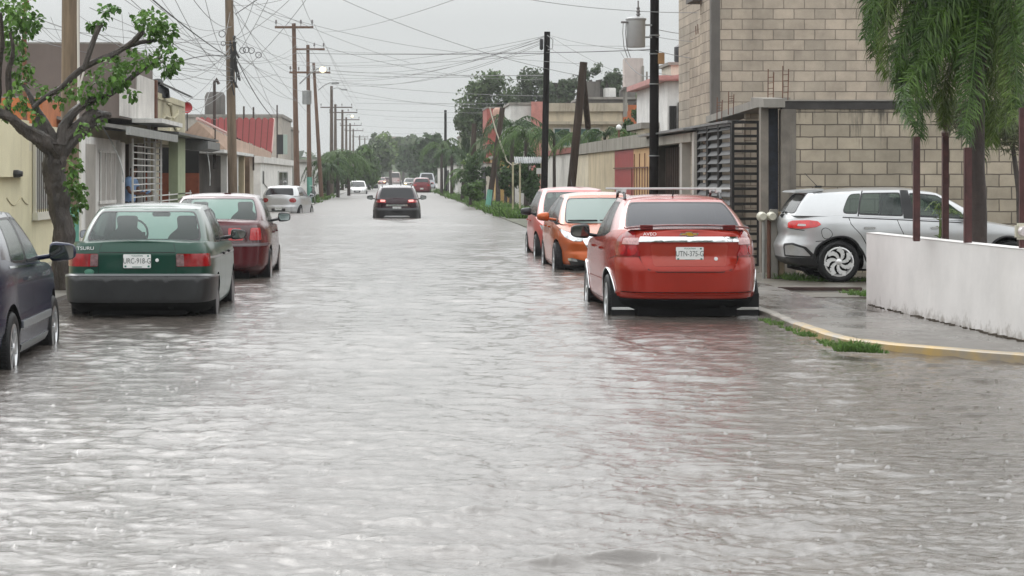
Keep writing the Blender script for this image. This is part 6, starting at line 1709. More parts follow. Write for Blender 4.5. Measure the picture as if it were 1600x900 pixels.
# right side
G_RR = 'poles on the right side'
t, on = pole('slim black tarred pole with a small canister near its top', X_(849, 70), 70, X_(855, 70), 70, 6.2, .115, M_WOODD, 0, G_RR, taper=.85)
mb = MB(); mb.lathe([(.15, -.3), (.15, .75), (.12, .78), (.001, .78)], 14); mb.build('concrete_base', M_CONC, t)
mb = MB(); mb.lathe([(.001, .32), (.05, .31), (.06, .25), (.06, -.02), (.001, -.05)], 12, 'Z', at(846, 76, 69.9) - t.location); mb.build('canister', M_BLK, t, smooth=40)
mb = MB(); mb.tube([at(855, 55, 69.8) - t.location, at(864, 62, 69.8) - t.location, at(863, 76, 69.8) - t.location, at(856, 78, 69.8) - t.location], .015, 5); mb.build('bracket', M_GALV, t)
t, on = pole('tall black tarred pole carrying the transformer beside the carport', X_(1021, 47), 47, X_(1024, 47), 47, 8.5, .105, M_WOODD, 0, G_RR, taper=.85)
for z in (2.0, 3.55, 4.2, 4.6):
    mb = MB(); mb.tube([on(z - .012), on(z + .012)], .115, 14); mb.build('band', M_GALV, t)
o = part_box(None, 'junction_box', mat('box_tan', (.42, .25, .12), rough=.7, var=.2), X_(1028, 46.9), X_(1037, 46.9), 46.75, 46.95, Z_(100, 46.9), Z_(83, 46.9))
tag(o, 'small tan junction box on the tall black pole', 'box')
t = thing('pole_transformer', 'light grey drum transformer with a bushing on top, hung left of the tall black pole', 'transformer', (X_(993.5, 46.6), 46.6, Z_(74, 46.6)))
mb = MB(); mb.lathe([(.001, 0), (.185, 0), (.20, .02), (.205, .57), (.225, .59), (.225, .615), (.17, .645), (.001, .67)], 28); mb.build('tank', mat('transformer_grey', (.40, .41, .41), rough=.35, var=.08), t, smooth=40)
mb = MB(); mb.lathe([(.03, .64), (.03, .68), (.055, .70), (.03, .74), (.05, .77), (.028, .81), (.04, .84), (.015, .88), (.015, 1.0), (.001, 1.0)], 12, 'Z', (.05, 0, 0)); mb.build('bushing', M_INS, t, smooth=30)
for z in (.22, .48):
    mb = MB(); mb.box((.27, .05, z), (.16, .05, .035)); mb.build('bracket', M_GALV, t)
mb = MB()
for x in (-.28, -.22): mb.tube([(-.12, -.1, .5), (x, -.1, .53), (x - .01, -.08, .3), (x + .02, -.05, 0.0), (x + .1, -.02, -.22)], .008, 5)
mb.box((-.26, -.1, .53), (.14, .06, .04)); mb.build('lead', M_INS, t)
pole('old wooden pole leaning right over the compound wall', X_(884, 60), 60, X_(912, 60), 60, Z_(97, 60), .125, M_WOODL, 0, G_RR, taper=.85)
mb = MB(); mb.tube([at(919, 200, 62), at(914, 150, 61.2), at(911, 115, 60.2)], [.085, .09, .07], 10); tag(mb.build('pole_brace', M_WOODL, smooth=50), 'short wooden brace propping the old leaning pole', 'brace')
pole('crooked wooden pole with a teal base leaning on the right verge', X_(761, 95), 95, X_(786, 95), 95.5, Z_(168, 95), .13, M_WOODL, 0.95, G_RR, taper=.9)
pole('thin dark pole by the cypress', X_(696, 190), 190, X_(696, 190), 190, Z_(172, 190), .14, M_WOODD, 0, G_RR, wob=0)
pole('stubby dark pole between the cypress and the crooked pole', X_(737, 120), 120, X_(741, 120), 120, Z_(193, 120), .17, M_WOODL, 0, G_RR)
pts = [at(*p, 94.6) for p in ((765, 167), (768, 180), (775, 205), (786, 235), (792, 252), (800, 258), (808, 256), (812, 252))]
mb = MB(); mb.tube(pts, .032, 6); tag(mb.build('hanging_cable', mat('rope_pale', (.50, .46, .38), rough=.8), smooth=60), 'pale slack cable hanging from the crooked pole to the shelter', 'cable')

# ---------------------------------------------------------------- overhead wires
M_WIRE = mat('wire_grey', (.19, .19, .19), rough=.6)
M_WIRED = mat('wire_black', (.03, .03, .03), rough=.6)
def wire(label, a, b, Ya, Yb, sag=6, th=.011, m=None, group='overhead wires', n=14, nm='overhead_wire'):
    A, B = at(a[0], a[1], Ya), at(b[0], b[1], Yb)
    s_ = sag * (Ya + Yb) / 2 / FOC
    pts = [A.lerp(B, k / n) - Vector((0, 0, s_ * 4 * (k / n) * (1 - k / n))) for k in range(n + 1)]
    mb = MB(); mb.tube(pts, th * .72, 5, cap=False); o = mb.build(nm, m or M_WIRE); return tag(o, label, 'wire', group)
LW = dict(main='heavy level line running across the whole street', x='thin wire strung across the street in the grey sky', f='wire of the fan running from the left crossarm poles to the slim black pole', w='thin wire of the tangle round the cable wrapped pole', p='wire running along the row of left poles', u='wire crossing the upper sky above the street', r='wire between the slim black pole and the transformer pole')
for k, (a, b, Ya, Yb, sg, th) in enumerate((((462, 83), (853, 83), 104, 70, 2, .016), ((853, 82), (1022, 77), 70, 47, 1, .016))): wire(LW['main'], a, b, Ya, Yb, sg, th, M_WIRED, 'heavy level line')
for (a, b, Ya, Yb, sg) in (((532, -2), (905, 118), 60, 62, 12), ((714, -2), (500, 50), 50, 120, 8), ((400, 4), (640, 98), 66, 90, 6), ((400, 14), (720, 82), 66, 80, 8), ((720, 82), (912, 100), 80, 60, 2), ((820, -2), (1100, 20), 50, 45, 6), ((1022, 45), (1110, 55), 47, 50, 3), ((400, 38), (720, 118), 66, 85, 10), ((720, 118), (853, 125), 85, 70, 2)):
    wire(LW['u'], a, b, Ya, Yb, sg, .010)
for (a, b, sg) in (((462, 96), (853, 56), 14), ((484, 98), (853, 58), 20), ((484, 104), (853, 62), 24), ((495, 118), (853, 60), 22), ((495, 128), (853, 64), 26), ((466, 118), (853, 56), 28), ((505, 120), (853, 66), 30), ((467, 76), (853, 80), 6), ((430, 100), (853, 84), 8)):
    wire(LW['f'], a, b, 115, 70, sg, .011)
for (a, b, Ya, Yb, sg) in (((555, 161), (853, 160), 180, 150, 2), ((548, 170), (860, 176), 200, 150, 3), ((560, 178), (740, 183), 240, 190, 3), ((600, 186), (705, 191), 300, 200, 1), ((530, 139), (760, 170), 160, 140, 5), ((524, 128), (850, 150), 150, 120, 5), ((560, 196), (700, 200), 300, 260, 2), ((565, 206), (696, 208), 320, 240, 2), ((540, 150), (740, 163), 200, 150, 3), ((495, 108), (853, 118), 140, 70, 4), ((482, 112), (740, 120), 120, 90, 4)):
    wire(LW['x'], a, b, Ya, Yb, sg, .018)
for (a, b, Ya, Yb, sg, th) in (((862, 56), (1022, 80), 70, 47, 5, .009), ((862, 58), (975, 118), 70, 60, 3, .009), ((862, 70), (1022, 72), 70, 47, 1, .008), ((1022, 78), (1120, 95), 47, 44, 3, .010), ((1022, 57), (1110, 66), 47, 44, 2, .008), ((853, 70), (930, 116), 70, 62, 3, .008), ((970, 82), (1022, 118), 50, 47, 14, .012), ((1022, 112), (1050, 118), 47, 60, 1, .009)):
    wire(LW['r'], a, b, Ya, Yb, sg, th)
# wires along the poles and the tangle on the left
for (a, b, Ya, Yb, sg, th) in (((237, -2), (356, 88), 40, 66, 4, .020), ((275, 98), (356, 88), 55, 66, -5, .018), ((368, 22), (404, -2), 66, 55, 0, .018), ((370, 92), (425, 182), 66, 80, 8, .020)):
    wire('thick black drop cable joined to the cable wrapped pole', a, b, Ya, Yb, sg, th, M_WIRED, 'thick drop cables', nm='drop_cable')
rw = random.Random(21)
hub = (362, 85)
ends = [(0, 8), (40, 40), (60, 62), (-5, 48), (140, 12), (190, -4), (205, 0), (230, -4), (250, -4), (262, 60), (272, -4), (300, -4), (320, -4), (250, 120), (262, 100), (240, 80), (270, 140), (290, 160), (150, 50), (200, 48), (285, 175), (312, 180)]
for i, e_ in enumerate(ends):
    h = (362 + rw.uniform(-4, 2), rw.choice((20, 45, 70, 85, 90, 97, 110, 130)) + rw.uniform(-5, 5))
    wire(LW['w'], e_, h, 45 + rw.uniform(-4, 8), 66.7, rw.uniform(4, 26), .008 + .003 * rw.random(), None, 'tangled wires on the left')
ends = [(463, 70), (463, 82), (463, 96), (463, 110), (463, 118), (463, 122), (463, 155), (463, 158), (482, 145), (482, 178), (440, 0), (480, -3), (455, -3), (420, -3), (398, -3), (400, 140), (410, 190), (440, 200), (452, 190)]
for i, e_ in enumerate(ends):
    h = (364, rw.choice((5, 20, 60, 75, 85, 90, 100, 120)) + rw.uniform(-5, 5))
    wire(LW['p'], h, e_, 66.7, 100 if e_[1] > 60 else 58, rw.uniform(3, 16), .010, None, 'wires along the left poles')
for (a, b) in (((440, 38), (520, 170)), ((460, 38), (548, 160)), ((491, 38), (560, 158)), ((440, 38), (355, -5)), ((460, 38), (380, -5)), ((489, 38), (470, -5)), ((463, 72), (530, 168)), ((509, 72), (556, 166))):
    wire(LW['p'], a, b, 104, 200 if b[1] > 0 else 60, 4, .011, None, 'wires along the left poles')
for i in range(14):
    a = (rw.uniform(-10, 330), rw.uniform(-5, 60)); b = (a[0] + rw.uniform(-160, 240), rw.uniform(40, 190))
    wire(LW['w'], a, b, 50, 64, rw.uniform(2, 30), .007, None, 'tangled wires on the left')
for (x, y, r_) in ((347, 53, 5), (349, 68, 3.5), (379, 79, 4.5), (385, 78, 4.5), (393, 79, 4.5), (404, 86, 4.5)):
    c = at(x, y, 66); rr = r_ * 66 / FOC
    mb = MB(); mb.tube([c + Vector((rr * math.cos(a), .03 * math.sin(a * 2), rr * math.sin(a))) for a in np.linspace(0, 2 * math.pi, 17)], .012, 5, cap=False)
    tag(mb.build('cable_coil', M_WIRED), 'small spare cable coil hanging at the cable wrapped pole', 'cable', 'cable coils')
mb = MB()
for k in range(26):
    a = rw.uniform(0, 6.28); z = rw.uniform(50, 120); p = at(365 + 5 * math.cos(a), z, 66.7)
    mb.tube([p, p + Vector((rw.uniform(-.05, .10), 0, -rw.uniform(.1, .5))), p + Vector((rw.uniform(-.02, .14), 0, -rw.uniform(.4, .7)))], rw.uniform(.012, .035), 5)
tag(mb.build('cable_bundle', M_WIRED), 'dark bundle of cables strapped round the cable wrapped pole', 'cables', kind='stuff')
# ---------------------------------------------------------------- vegetation
def leafmat(name, c, c2, rough=.45, tr=.25, vs=1.2):
    if name in MATS: return MATS[name]
    m = mat(name, c, rough=rough, col2=c2, var=.1, vscale=vs, spec=.28)
    t = m.node_tree; b = t.nodes['Principled BSDF']; o = [n for n in t.nodes if n.type == 'OUTPUT_MATERIAL'][0]
    g = nd(t, 'ShaderNodeNewGeometry')
    src = b.inputs['Base Color'].links[0].from_socket
    hsv = nd(t, 'ShaderNodeHueSaturation'); mr = nd(t, 'ShaderNodeMapRange'); mr.inputs['To Min'].default_value = .55; mr.inputs['To Max'].default_value = 1.5
    t.links.new(g.outputs['Random Per Island'], mr.inputs['Value']); t.links.new(mr.outputs[0], hsv.inputs['Value']); t.links.new(src, hsv.inputs['Color'])
    t.links.new(hsv.outputs[0], b.inputs['Base Color'])
    tl = nd(t, 'ShaderNodeBsdfTranslucent'); t.links.new(hsv.outputs[0], tl.inputs[0])
    mx = nd(t, 'ShaderNodeMixShader', Fac=tr); t.links.new(b.outputs[0], mx.inputs[1]); t.links.new(tl.outputs[0], mx.inputs[2]); t.links.new(mx.outputs[0], o.inputs[0])
    return m
L_TREE = leafmat('leaf_bright', (.055, .135, .024), (.13, .24, .045), rough=.35)
L_PALM = leafmat('leaf_palm', (.024, .060, .008), (.070, .130, .018), rough=.4, tr=.18, vs=3)
L_PALM2 = leafmat('leaf_palm_yellow', (.09, .14, .03), (.13, .19, .05), rough=.35, tr=.2, vs=3)
L_DARK = leafmat('leaf_dark', (.030, .065, .018), (.050, .095, .028))
L_MID = leafmat('leaf_mid', (.05, .10, .024), (.085, .15, .035))
L_LIGHT = leafmat('leaf_light', (.09, .15, .035), (.13, .20, .05))
L_FAR = leafmat('leaf_far', (.06, .10, .04), (.09, .13, .05))
L_GREY = leafmat('leaf_greyish', (.07, .085, .04), (.11, .12, .06))
L_HAZY = leafmat('leaf_hazy', (.055, .08, .042), (.085, .115, .06))  # paler, greyer leaves: distance haze put into the colour
L_GRASS = leafmat('grass_blades', (.06, .13, .025), (.12, .20, .05), rough=.5)
M_BARK = mat('bark_dark', (.048, .038, .032), rough=.7, var=.6, vscale=9, bump=.07, bscale=16, stretch=(1, 1, .3), coat=.15, detail=8)
M_BARKP = mat('bark_palm', (.035, .022, .018), rough=.6, var=.4, vscale=6, bump=.01, bscale=30)

def rand_dir(r, up=0.0):
    v = Vector((r.gauss(0, 1), r.gauss(0, 1), r.gauss(0, 1) + up)); return v.normalized()
def leaf(mb, p, d, n, L, Wd, fold=.25):
    """one folded pointed leaf: base p, direction d, face normal n"""
    s = d.cross(n); s = s.normalized() if s.length > 1e-5 else Vector((1, 0, 0)); n2 = s.cross(d).normalized()
    a = p; e = p + d * L - n2 * L * .12
    m1 = p + d * L * .30; m2 = p + d * L * .68
    k = len(mb.v)
    mb.v += [a, m1 + s * Wd * .5 + n2 * Wd * fold, m2 + s * Wd * .42 + n2 * Wd * fold * .6, e, m2 - s * Wd * .42 + n2 * Wd * fold * .6, m1 - s * Wd * .5 + n2 * Wd * fold, m1, m2]
    mb.f += [(k, k + 6, k + 1), (k, k + 5, k + 6), (k + 6, k + 7, k + 2, k + 1), (k + 6, k + 5, k + 4, k + 7), (k + 7, k + 3, k + 2), (k + 7, k + 4, k + 3)]; mb.m += [0] * 6
def clump(mb, c, rad, n, L, r, droop=.5, flat=1.0, wid=.75):
    for _ in range(n):
        d = rand_dir(r); q = c + Vector((d.x * rad, d.y * rad, d.z * rad * flat)) * (r.random()**.45)
        dd = (d * .7 + Vector((0, 0, -droop)) + rand_dir(r) * .5).normalized(); l = L * r.uniform(.6, 1.25)
        leaf(mb, q, dd, (rand_dir(r, 1.2)), l, l * wid)
def quads(mb, c, rad, n, s, r, shell=.35):
    """leaf clumps for far crowns: small two-faced sprays through the volume, denser outside"""
    for _ in range(n):
        d = rand_dir(r); k = r.random()**shell
        q = Vector((c[0] + d.x * rad[0] * k, c[1] + d.y * rad[1] * k, c[2] + d.z * rad[2] * k))
        nn = (d + rand_dir(r) * .9).normalized(); t1 = nn.cross(rand_dir(r)).normalized(); t2 = nn.cross(t1)
        l = s * r.uniform(.5, 1.3); b = len(mb.v)
        mb.v += [q + t1 * l, q + t2 * l * .6, q - t1 * l * .9, q - t2 * l * .7]; mb.f.append((b, b + 1, b + 2, b + 3)); mb.m.append(0)
def limb_path(pts, Y, r, dy=0.0):
    out = []
    for i, p in enumerate(pts): out.append(at(p[0], p[1], Y + dy * i / max(1, len(pts) - 1)))
    return out
def smoothp(P, k=4):
    P = [Vector(p) for p in P]; out = []
    for i in range(len(P) - 1):
        p0, p1, p2, p3 = P[max(i - 1, 0)], P[i], P[i + 1], P[min(i + 2, len(P) - 1)]
        for j in range(k):
            t = j / k; out.append(0.5 * ((2 * p1) + (p2 - p0) * t + (2 * p0 - 5 * p1 + 4 * p2 - p3) * t * t + (3 * p1 - p0 - 3 * p2 + p3) * t**3))
    out.append(P[-1]); return out

# --- the pruned tree on the left pavement
YT = 29.0
tr = thing('pruned_tree', 'gnarled pruned street tree with dark forked limbs and fresh leaf tufts at the upper left', 'tree', (at(100, 455, YT).x, YT, .02))
def trunk_part(name, pts, ws, dy=0.0, wob=.25):
    P = [p + Vector((mnoise.noise(p * 5), 0, mnoise.noise(p * 5 + Vector((9, 0, 0))))) * .018 for p in smoothp(limb_path(pts, YT, rng, dy), 9)]; W_ = np.interp(np.linspace(0, len(ws) - 1, len(P)), range(len(ws)), ws)
    mb = MB(); mb.tube([p - tr.location for p in P], [.87 * w * YT / FOC / 2 * (1 + .13 * mnoise.noise(Vector((i_ * .5, 3, w)))) for i_, w in enumerate(W_)], 20, wob=.4); return mb.build(name, M_BARK, tr, smooth=60)
trunk_part('trunk', [(100, 462), (100, 400), (97, 350), (90, 300), (84, 262), (86, 225)], [48, 40, 36, 35, 38, 44])
for (pts, ws, dy) in (([(90, 255), (70, 222), (45, 205), (18, 186), (-15, 168), (-60, 140)], [30, 30, 23, 18, 15, 12], -.6), ([(84, 240), (76, 205), (60, 175), (45, 148), (36, 134)], [30, 20, 13, 9, 7], .4), ([(82, 260), (105, 222), (125, 200), (145, 184), (162, 180), (172, 180)], [22, 30, 32, 26, 18, 9], .5),
        ([(92, 230), (105, 190), (132, 163), (165, 148), (198, 128), (225, 106), (252, 88)], [22, 17, 13, 12, 11, 9, 6], .9), ([(52, 168), (72, 152), (100, 133), (133, 104), (167, 89), (200, 72), (222, 66), (243, 62)], [9, 9, 10, 11, 10, 10, 8, 6], .3), ([(130, 108), (140, 80), (148, 55), (156, 36)], [8, 9, 9, 11], .1), ([(196, 74), (212, 62), (224, 50)], [8, 10, 9], -.2),
        ([(12, 180), (14, 150), (15, 110), (20, 80), (16, 50)], [13, 11, 10, 7, 5], -.3), ([(-4, 160), (-2, 110), (3, 60), (0, 20)], [12, 10, 8, 5], -.6), ([(66, 222), (60, 200), (66, 180)], [18, 20, 14], .2), ([(225, 106), (245, 100), (262, 88)], [7, 5, 3], 1.1)):
    trunk_part('limb', pts, ws, dy)
r = random.Random(5)
lm = MB()
for (x, y, rd, n) in ((238, 34, 22, 60), (256, 52, 22, 60), (222, 30, 14, 26), (168, 18, 11, 16), (158, 34, 10, 12), (178, 12, 8, 10), (143, 40, 8, 8), (228, 92, 20, 40), (262, 105, 16, 34), (272, 98, 10, 16), (200, 98, 22, 40), (172, 112, 24, 40), (148, 130, 20, 30), (122, 140, 18, 24), (28, 18, 30, 70), (10, 10, 26, 50), (18, 48, 18, 36), (44, 40, 18, 34), (25, 80, 18, 34), (34, 108, 16, 26), (38, 128, 14, 22), (24, 152, 18, 30), (44, 168, 14, 20), (66, 140, 10, 10), (94, 152, 16, 22), (188, 122, 15, 24), (205, 148, 9, 12), (140, 160, 14, 16), (160, 150, 12, 14), (185, 130, 12, 14), (108, 232, 12, 18), (116, 262, 13, 26), (115, 290, 13, 28), (120, 318, 15, 34), (113, 342, 9, 12), (128, 300, 10, 14), (5, 172, 16, 18), (60, 182, 10, 8), (58, 34, 12, 14), (150, 190, 12, 9), (130, 205, 12, 10), (258, 75, 14, 20), (30, 60, 20, 20)):
    c = at(x, y, YT + r.uniform(-.4, .5)) - tr.location
    for _ in range(max(2, n // 9)):
        d = c + rand_dir(r) * rd * YT / FOC * .5
        lm.tube([c, d], .006, 4)
    clump(lm, c, rd * YT / FOC, int(n * 1.9), .082, r, droop=.55)
lm.build('foliage', L_TREE, tr, recalc=False)

# --- palms near the right wall
def frond(mb, P, r, n=70, L=.26, wd=.022, spread=1.0, droop=.6, rach=.012, plume=False):
    P = smoothp(P, 6)
    mb.tube(P, [rach * (1 - .7 * i / len(P)) + .002 for i in range(len(P))], 5)
    for k in range(n):
        f = .06 + .94 * k / n; i = f * (len(P) - 1); a = int(min(i, len(P) - 2)); q = P[a].lerp(P[a + 1], i - a); d = (P[a + 1] - P[a]).normalized()
        s = d.cross(Vector((0, 0, 1))); s = s.normalized() if s.length > .05 else Vector((1, 0, 0)); u = s.cross(d)
        for sg in ((1, -1) if not plume else (0, 1, 2, 3)):
            if plume: th = r.uniform(0, 6.28); b = s * math.cos(th) + u * math.sin(th)
            else: b = s * sg + u * r.uniform(-.25, .35)
            l = L * r.uniform(.6, 1.25) * (1 - .55 * max(0, f - .6) / .4)
            dd = (b * spread + d * (.55 + .5 * f)).normalized(); e1 = q + dd * l * .5 + Vector((0, 0, -droop * l * .12)); e2 = q + (dd * .85 + Vector((0, 0, -droop))).normalized() * l * .55 + dd * l * .35 + Vector((0, 0, -droop * l * .3))
            w = d * wd * .5 * r.uniform(.7, 1.2)
            b0 = len(mb.v); mb.v += [q - w * .4, q + w * .4, e1 + w, e1 - w, e2]; mb.f += [(b0, b0 + 1, b0 + 2, b0 + 3), (b0 + 3, b0 + 2, b0 + 4)]; mb.m += [0, 0]
YP = 23.6
pt = thing('palm_tree', 'feathery palm with drooping fronds rising behind the white garden wall at the upper right', 'palm', (at(1529, 395, YP).x, YP, 0))
mb = MB(); P = [at(1530, 520, YP), at(1529, 380, YP), at(1528, 300, YP), at(1526, 240, YP), at(1528, 120, YP), at(1530, 10, YP), at(1532, -60, YP)]
mb.tube([p - pt.location for p in smoothp(P)], [.095 * YP / 23 - .0015 * i for i in range(len(smoothp(P)))], 14, wob=.15); mb.build('trunk', M_BARKP, pt, smooth=60)
r = random.Random(11)
FR = [([(1530, -70), (1450, -90), (1378, -50), (1350, 60)], -.5), ([(1530, -60), (1470, -70), (1425, 20), (1412, 175)], .2), ([(1532, -70), (1455, -80), (1392, -10), (1388, 120)], -.1), ([(1530, -40), (1490, -10), (1450, 70), (1440, 215)], -.4), ([(1530, -30), (1505, 0), (1470, 60), (1455, 160)], .6), ([(1530, -30), (1515, 30), (1508, 120), (1512, 225)], -.5),
      ([(1535, -40), (1560, -10), (1582, 70), (1590, 170)], -.2), ([(1532, -20), (1550, 30), (1556, 120), (1552, 225)], .1), ([(1530, -60), (1500, -60), (1465, -10), (1430, 60)], .9), ([(1530, -60), (1440, -60), (1380, 10), (1372, 80)], .6), ([(1540, -60), (1620, -60), (1640, 30), (1650, 160)], 0), ([(1530, -30), (1480, 10), (1432, 90), (1400, 130)], .3),
      ([(1535, -30), (1500, 40), (1485, 120), (1478, 190)], .5), ([(1535, -50), (1570, -50), (1600, 0), (1610, 100)], .6), ([(1530, -20), (1535, 60), (1530, 150), (1526, 240)], .4), ([(1530, -10), (1470, 60), (1430, 130), (1425, 195)], -.7), ([(1530, -70), (1420, -60), (1365, -20), (1360, 30)], .2), ([(1535, -20), (1575, 40), (1578, 120), (1570, 200)], -.6), ([(1530, -50), (1560, -90), (1600, -20), (1602, 60)], -.8), ([(1530, -30), (1460, -20), (1410, 60), (1404, 110)], -.3)]
FR += [([(x + rng.uniform(-14, 14) * (k > 0), y + rng.uniform(-16, 10) * (k > 0)) for k, (x, y) in enumerate(pp)], dy + rng.uniform(-.5, .5)) for (pp, dy) in FR]
for i, (pp, dy) in enumerate(FR):
    mb = MB(); P = [at(x, y, YP + dy * k / 3 * 1.6) - pt.location for k, (x, y) in enumerate(pp)]
    frond(mb, P, r, n=104, L=.33 * r.uniform(.75, 1.15), wd=.020, spread=1.15, droop=.7, plume=True)
    mb.build('frond', L_PALM2 if i % 5 in (2,) else L_PALM, pt, recalc=False)
bt = thing('shrub', 'wispy grey green shrub behind the palm, in front of the block wall', 'shrub', (at(1560, 300, 31).x, 31, 0))
mb = MB(); P = [at(1595, 420, 31), at(1592, 300, 31), at(1580, 210, 31)]; mb.tube([p - bt.location for p in P], [.05, .04, .03], 8); mb.build('stem', M_BARK, bt)
mb = MB()
for (x, y, rx, ry, n) in ((1500, 180, 34, 30, 700), (1545, 190, 36, 32, 900), (1585, 205, 30, 38, 900), (1600, 150, 30, 40, 700), (1475, 165, 24, 18, 250)):
    c = at(x, y, 31) - bt.location
    for _ in range(n):
        d = rand_dir(r); q = c + Vector((d.x * rx * 31 / FOC, d.y * .5, d.z * ry * 31 / FOC)) * r.random()**.5
        leaf(mb, q, (rand_dir(r) + Vector((0, 0, -.5))).normalized(), rand_dir(r, .5), .14 * r.uniform(.5, 1.2), .018)
mb.build('foliage', L_GREY, bt, recalc=False)
bt = thing('sapling', 'spindly weed sapling in front of the silver car windows', 'plant', (at(1470, 400, 25.6).x, 25.6, 0))
mb = MB()
for k in range(6):
    P = [at(1466, 390, 25.6), at(1468 + k * 2, 340, 25.6), at(1460 + k * 7, 315 + 3 * k, 25.5), at(1445 + k * 12, 330 + 5 * (k % 3), 25.4)]
    frond(mb, [p - bt.location for p in P], r, n=12, L=.10, wd=.012, spread=.8, droop=.4, rach=.004)
mb.build('leaves', L_PALM2, bt, recalc=False)

def tuft(mb, c, n, h, rad, r, w=.012):
    for _ in range(n):
        a = r.uniform(0, 6.28); k = r.random()**.5 * rad; p = Vector((c[0] + math.cos(a) * k, c[1] + math.sin(a) * k, c[2])); l = h * r.uniform(.4, 1.1)
        d = Vector((math.cos(a) * k * 1.2 / max(rad, .01) * .5 + r.gauss(0, .3), math.sin(a) * .4 + r.gauss(0, .3), 1)).normalized(); s = d.cross(Vector((r.gauss(0, 1), r.gauss(0, 1), 0))).normalized() * w / 2
        m_ = p + d * l * .55; e = p + d * l * .85 + Vector((d.x, d.y, -.35)) * l * .3; b = len(mb.v)
        mb.v += [p - s, p + s, m_ + s * .8, m_ - s * .8, e]; mb.f += [(b, b + 1, b + 2, b + 3), (b + 3, b + 2, b + 4)]; mb.m += [0, 0]
def grassobj(name, label, cs, m=None, cat='grass', stuff=True):
    mb = MB(); rr = random.Random(len(cs) * 7 + 1)
    for (c, n, h, rad, w) in cs: tuft(mb, c, n, h, rad, rr, w)
    o = mb.build(name, m or L_GRASS, recalc=False); return tag(o, label, cat, kind='stuff' if stuff else None)
def g(px, py, z=.03): Y = FOC * (CH - z) / (py - VY); return Vector((X_(px, Y), Y, z))
cs = [(g(px, py, .05), n, h, rd, .010) for (px, py, n, h, rd) in ((1320, 549, 160, .10, .09), (1340, 549, 240, .12, .10), (1355, 550, 200, .11, .10), (1330, 546, 160, .13, .10), (1366, 551, 80, .07, .06))]
cs += [(g(px, py, .05), n, h, rd, .009) for (px, py, n, h, rd) in ((1206, 505, 60, .06, .07), (1215, 508, 70, .07, .08), (1240, 517, 60, .06, .08), (1252, 522, 70, .06, .08), (1265, 526, 70, .055, .07), (1285, 533, 30, .04, .06), (1195, 501, 50, .05, .06), (1228, 513, 40, .05, .06), (1292, 537, 60, .07, .07), (1300, 541, 70, .08, .07), (1258, 525, 40, .05, .07), (1380, 552, 30, .05, .05))]
grassobj('kerb_grass', 'green grass tufts growing along the right kerb edge', cs)
cs = [(g(px, py, .0), n, h, rd, .012) for (px, py, n, h, rd) in ((1345, 462, 140, .10, .16), (1335, 459, 100, .10, .2), (1352, 464, 60, .1, .08), (1230, 436, 260, .16, .25), (1250, 438, 240, .14, .25), (1215, 436, 120, .12, .15), (1270, 440, 120, .1, .2), (1345, 440, 120, .12, .2), (1330, 438, 100, .1, .3), (1300, 440, 100, .08, .3))]
grassobj('driveway_weeds', 'weeds under and before the silver hatchback on the driveway', cs)

# --- mid distance vegetation
def bush_tree(name, label, px, Y, blobs, m, cat, group=None, trunk=None, q=.16, bark=None, dens=1.0):
    t = thing(name, label, cat, (X_(px, Y), Y, 0), group=group)
    rr = random.Random(int(px * 13 + Y))
    if trunk:
        mb = MB()
        for (pts, w0, w1) in trunk:
            P = smoothp([at(a, b, Y) - t.location for (a, b) in pts]); mb.tube(P, [w0 + (w1 - w0) * i / len(P) for i in range(len(P))], 8, wob=.2)
        mb.build('trunk', bark or M_BARK, t, smooth=60)
    mb = MB()
    for (bx, by, rx, ry, n) in blobs:
        c = at(bx, by, Y + rr.uniform(-1, 1) * rx * Y / FOC * .4) - t.location
        quads(mb, c, (rx * Y / FOC, rx * Y / FOC, ry * Y / FOC), int(n * dens), q * rr.uniform(.85, 1.15), rr)
    mb.build('crown', m, t, recalc=False); return t
def autoblobs(cx, cy, rx, ry, k, n, seed, rb=.38):
    rr = random.Random(seed); out = []
    for i in range(k):
        a = rr.uniform(0, 6.28); f = rr.random()**.5
        b = rr.uniform(.6, 1.3) * rb
        out.append((cx + math.cos(a) * rx * f * (1 - rb * .6), cy - math.sin(a) * ry * f * (1 - rb * .6), rx * b, ry * b * 1.1, n // k))
    return out
G_T = 'trees behind the right hand roofs'
def TR(x, y0, y1, w=.35): return [([(x, y0), (x + 2, (y0 + y1) / 2), (x - 3, y1)], w, w * .5), ([(x, (y0 + y1) / 2), (x + 14, y1 - 5)], w * .6, w * .3), ([(x, (y0 + y1) / 2 + 5), (x - 16, y1)], w * .6, w * .3)]
bush_tree('big_tree', 'large round crowned green tree left of the slim black pole', 765, 175, autoblobs(765, 165, 52, 50, 26, 5200, 3) + [(735, 195, 25, 25, 700), (722, 190, 14, 14, 350), (750, 140, 22, 16, 500)], L_FAR, 'tree', G_T, TR(765, 240, 165), q=.17)
bush_tree('big_tree', 'dark green tree right behind the slim black pole', 832, 172, autoblobs(832, 148, 42, 38, 22, 3400, 5), L_HAZY, 'tree', G_T, TR(832, 240, 150), q=.16)
bush_tree('big_tree', 'loose crowned dark tree left of the leaning pole top', 884, 168, autoblobs(882, 142, 38, 30, 18, 1900, 9, .3), L_HAZY, 'tree', G_T, TR(884, 220, 130), q=.15)
bush_tree('big_tree', 'open crowned tree with sky gaps right of the leaning pole top', 938, 150, autoblobs(938, 134, 36, 36, 26, 1900, 12, .24), L_HAZY, 'tree', G_T, TR(938, 220, 125), q=.12)
bush_tree('big_tree', 'small dense tree between the open crowned tree and the water tower', 964, 145, autoblobs(962, 140, 14, 28, 9, 900, 15), L_HAZY, 'tree', G_T, TR(964, 220, 150), q=.13)
bush_tree('big_tree', 'green tree peeking out between the water tower and the tall black pole', 1008, 130, autoblobs(1010, 155, 18, 22, 9, 900, 16), L_MID, 'tree', G_T, TR(1008, 220, 160), q=.13)
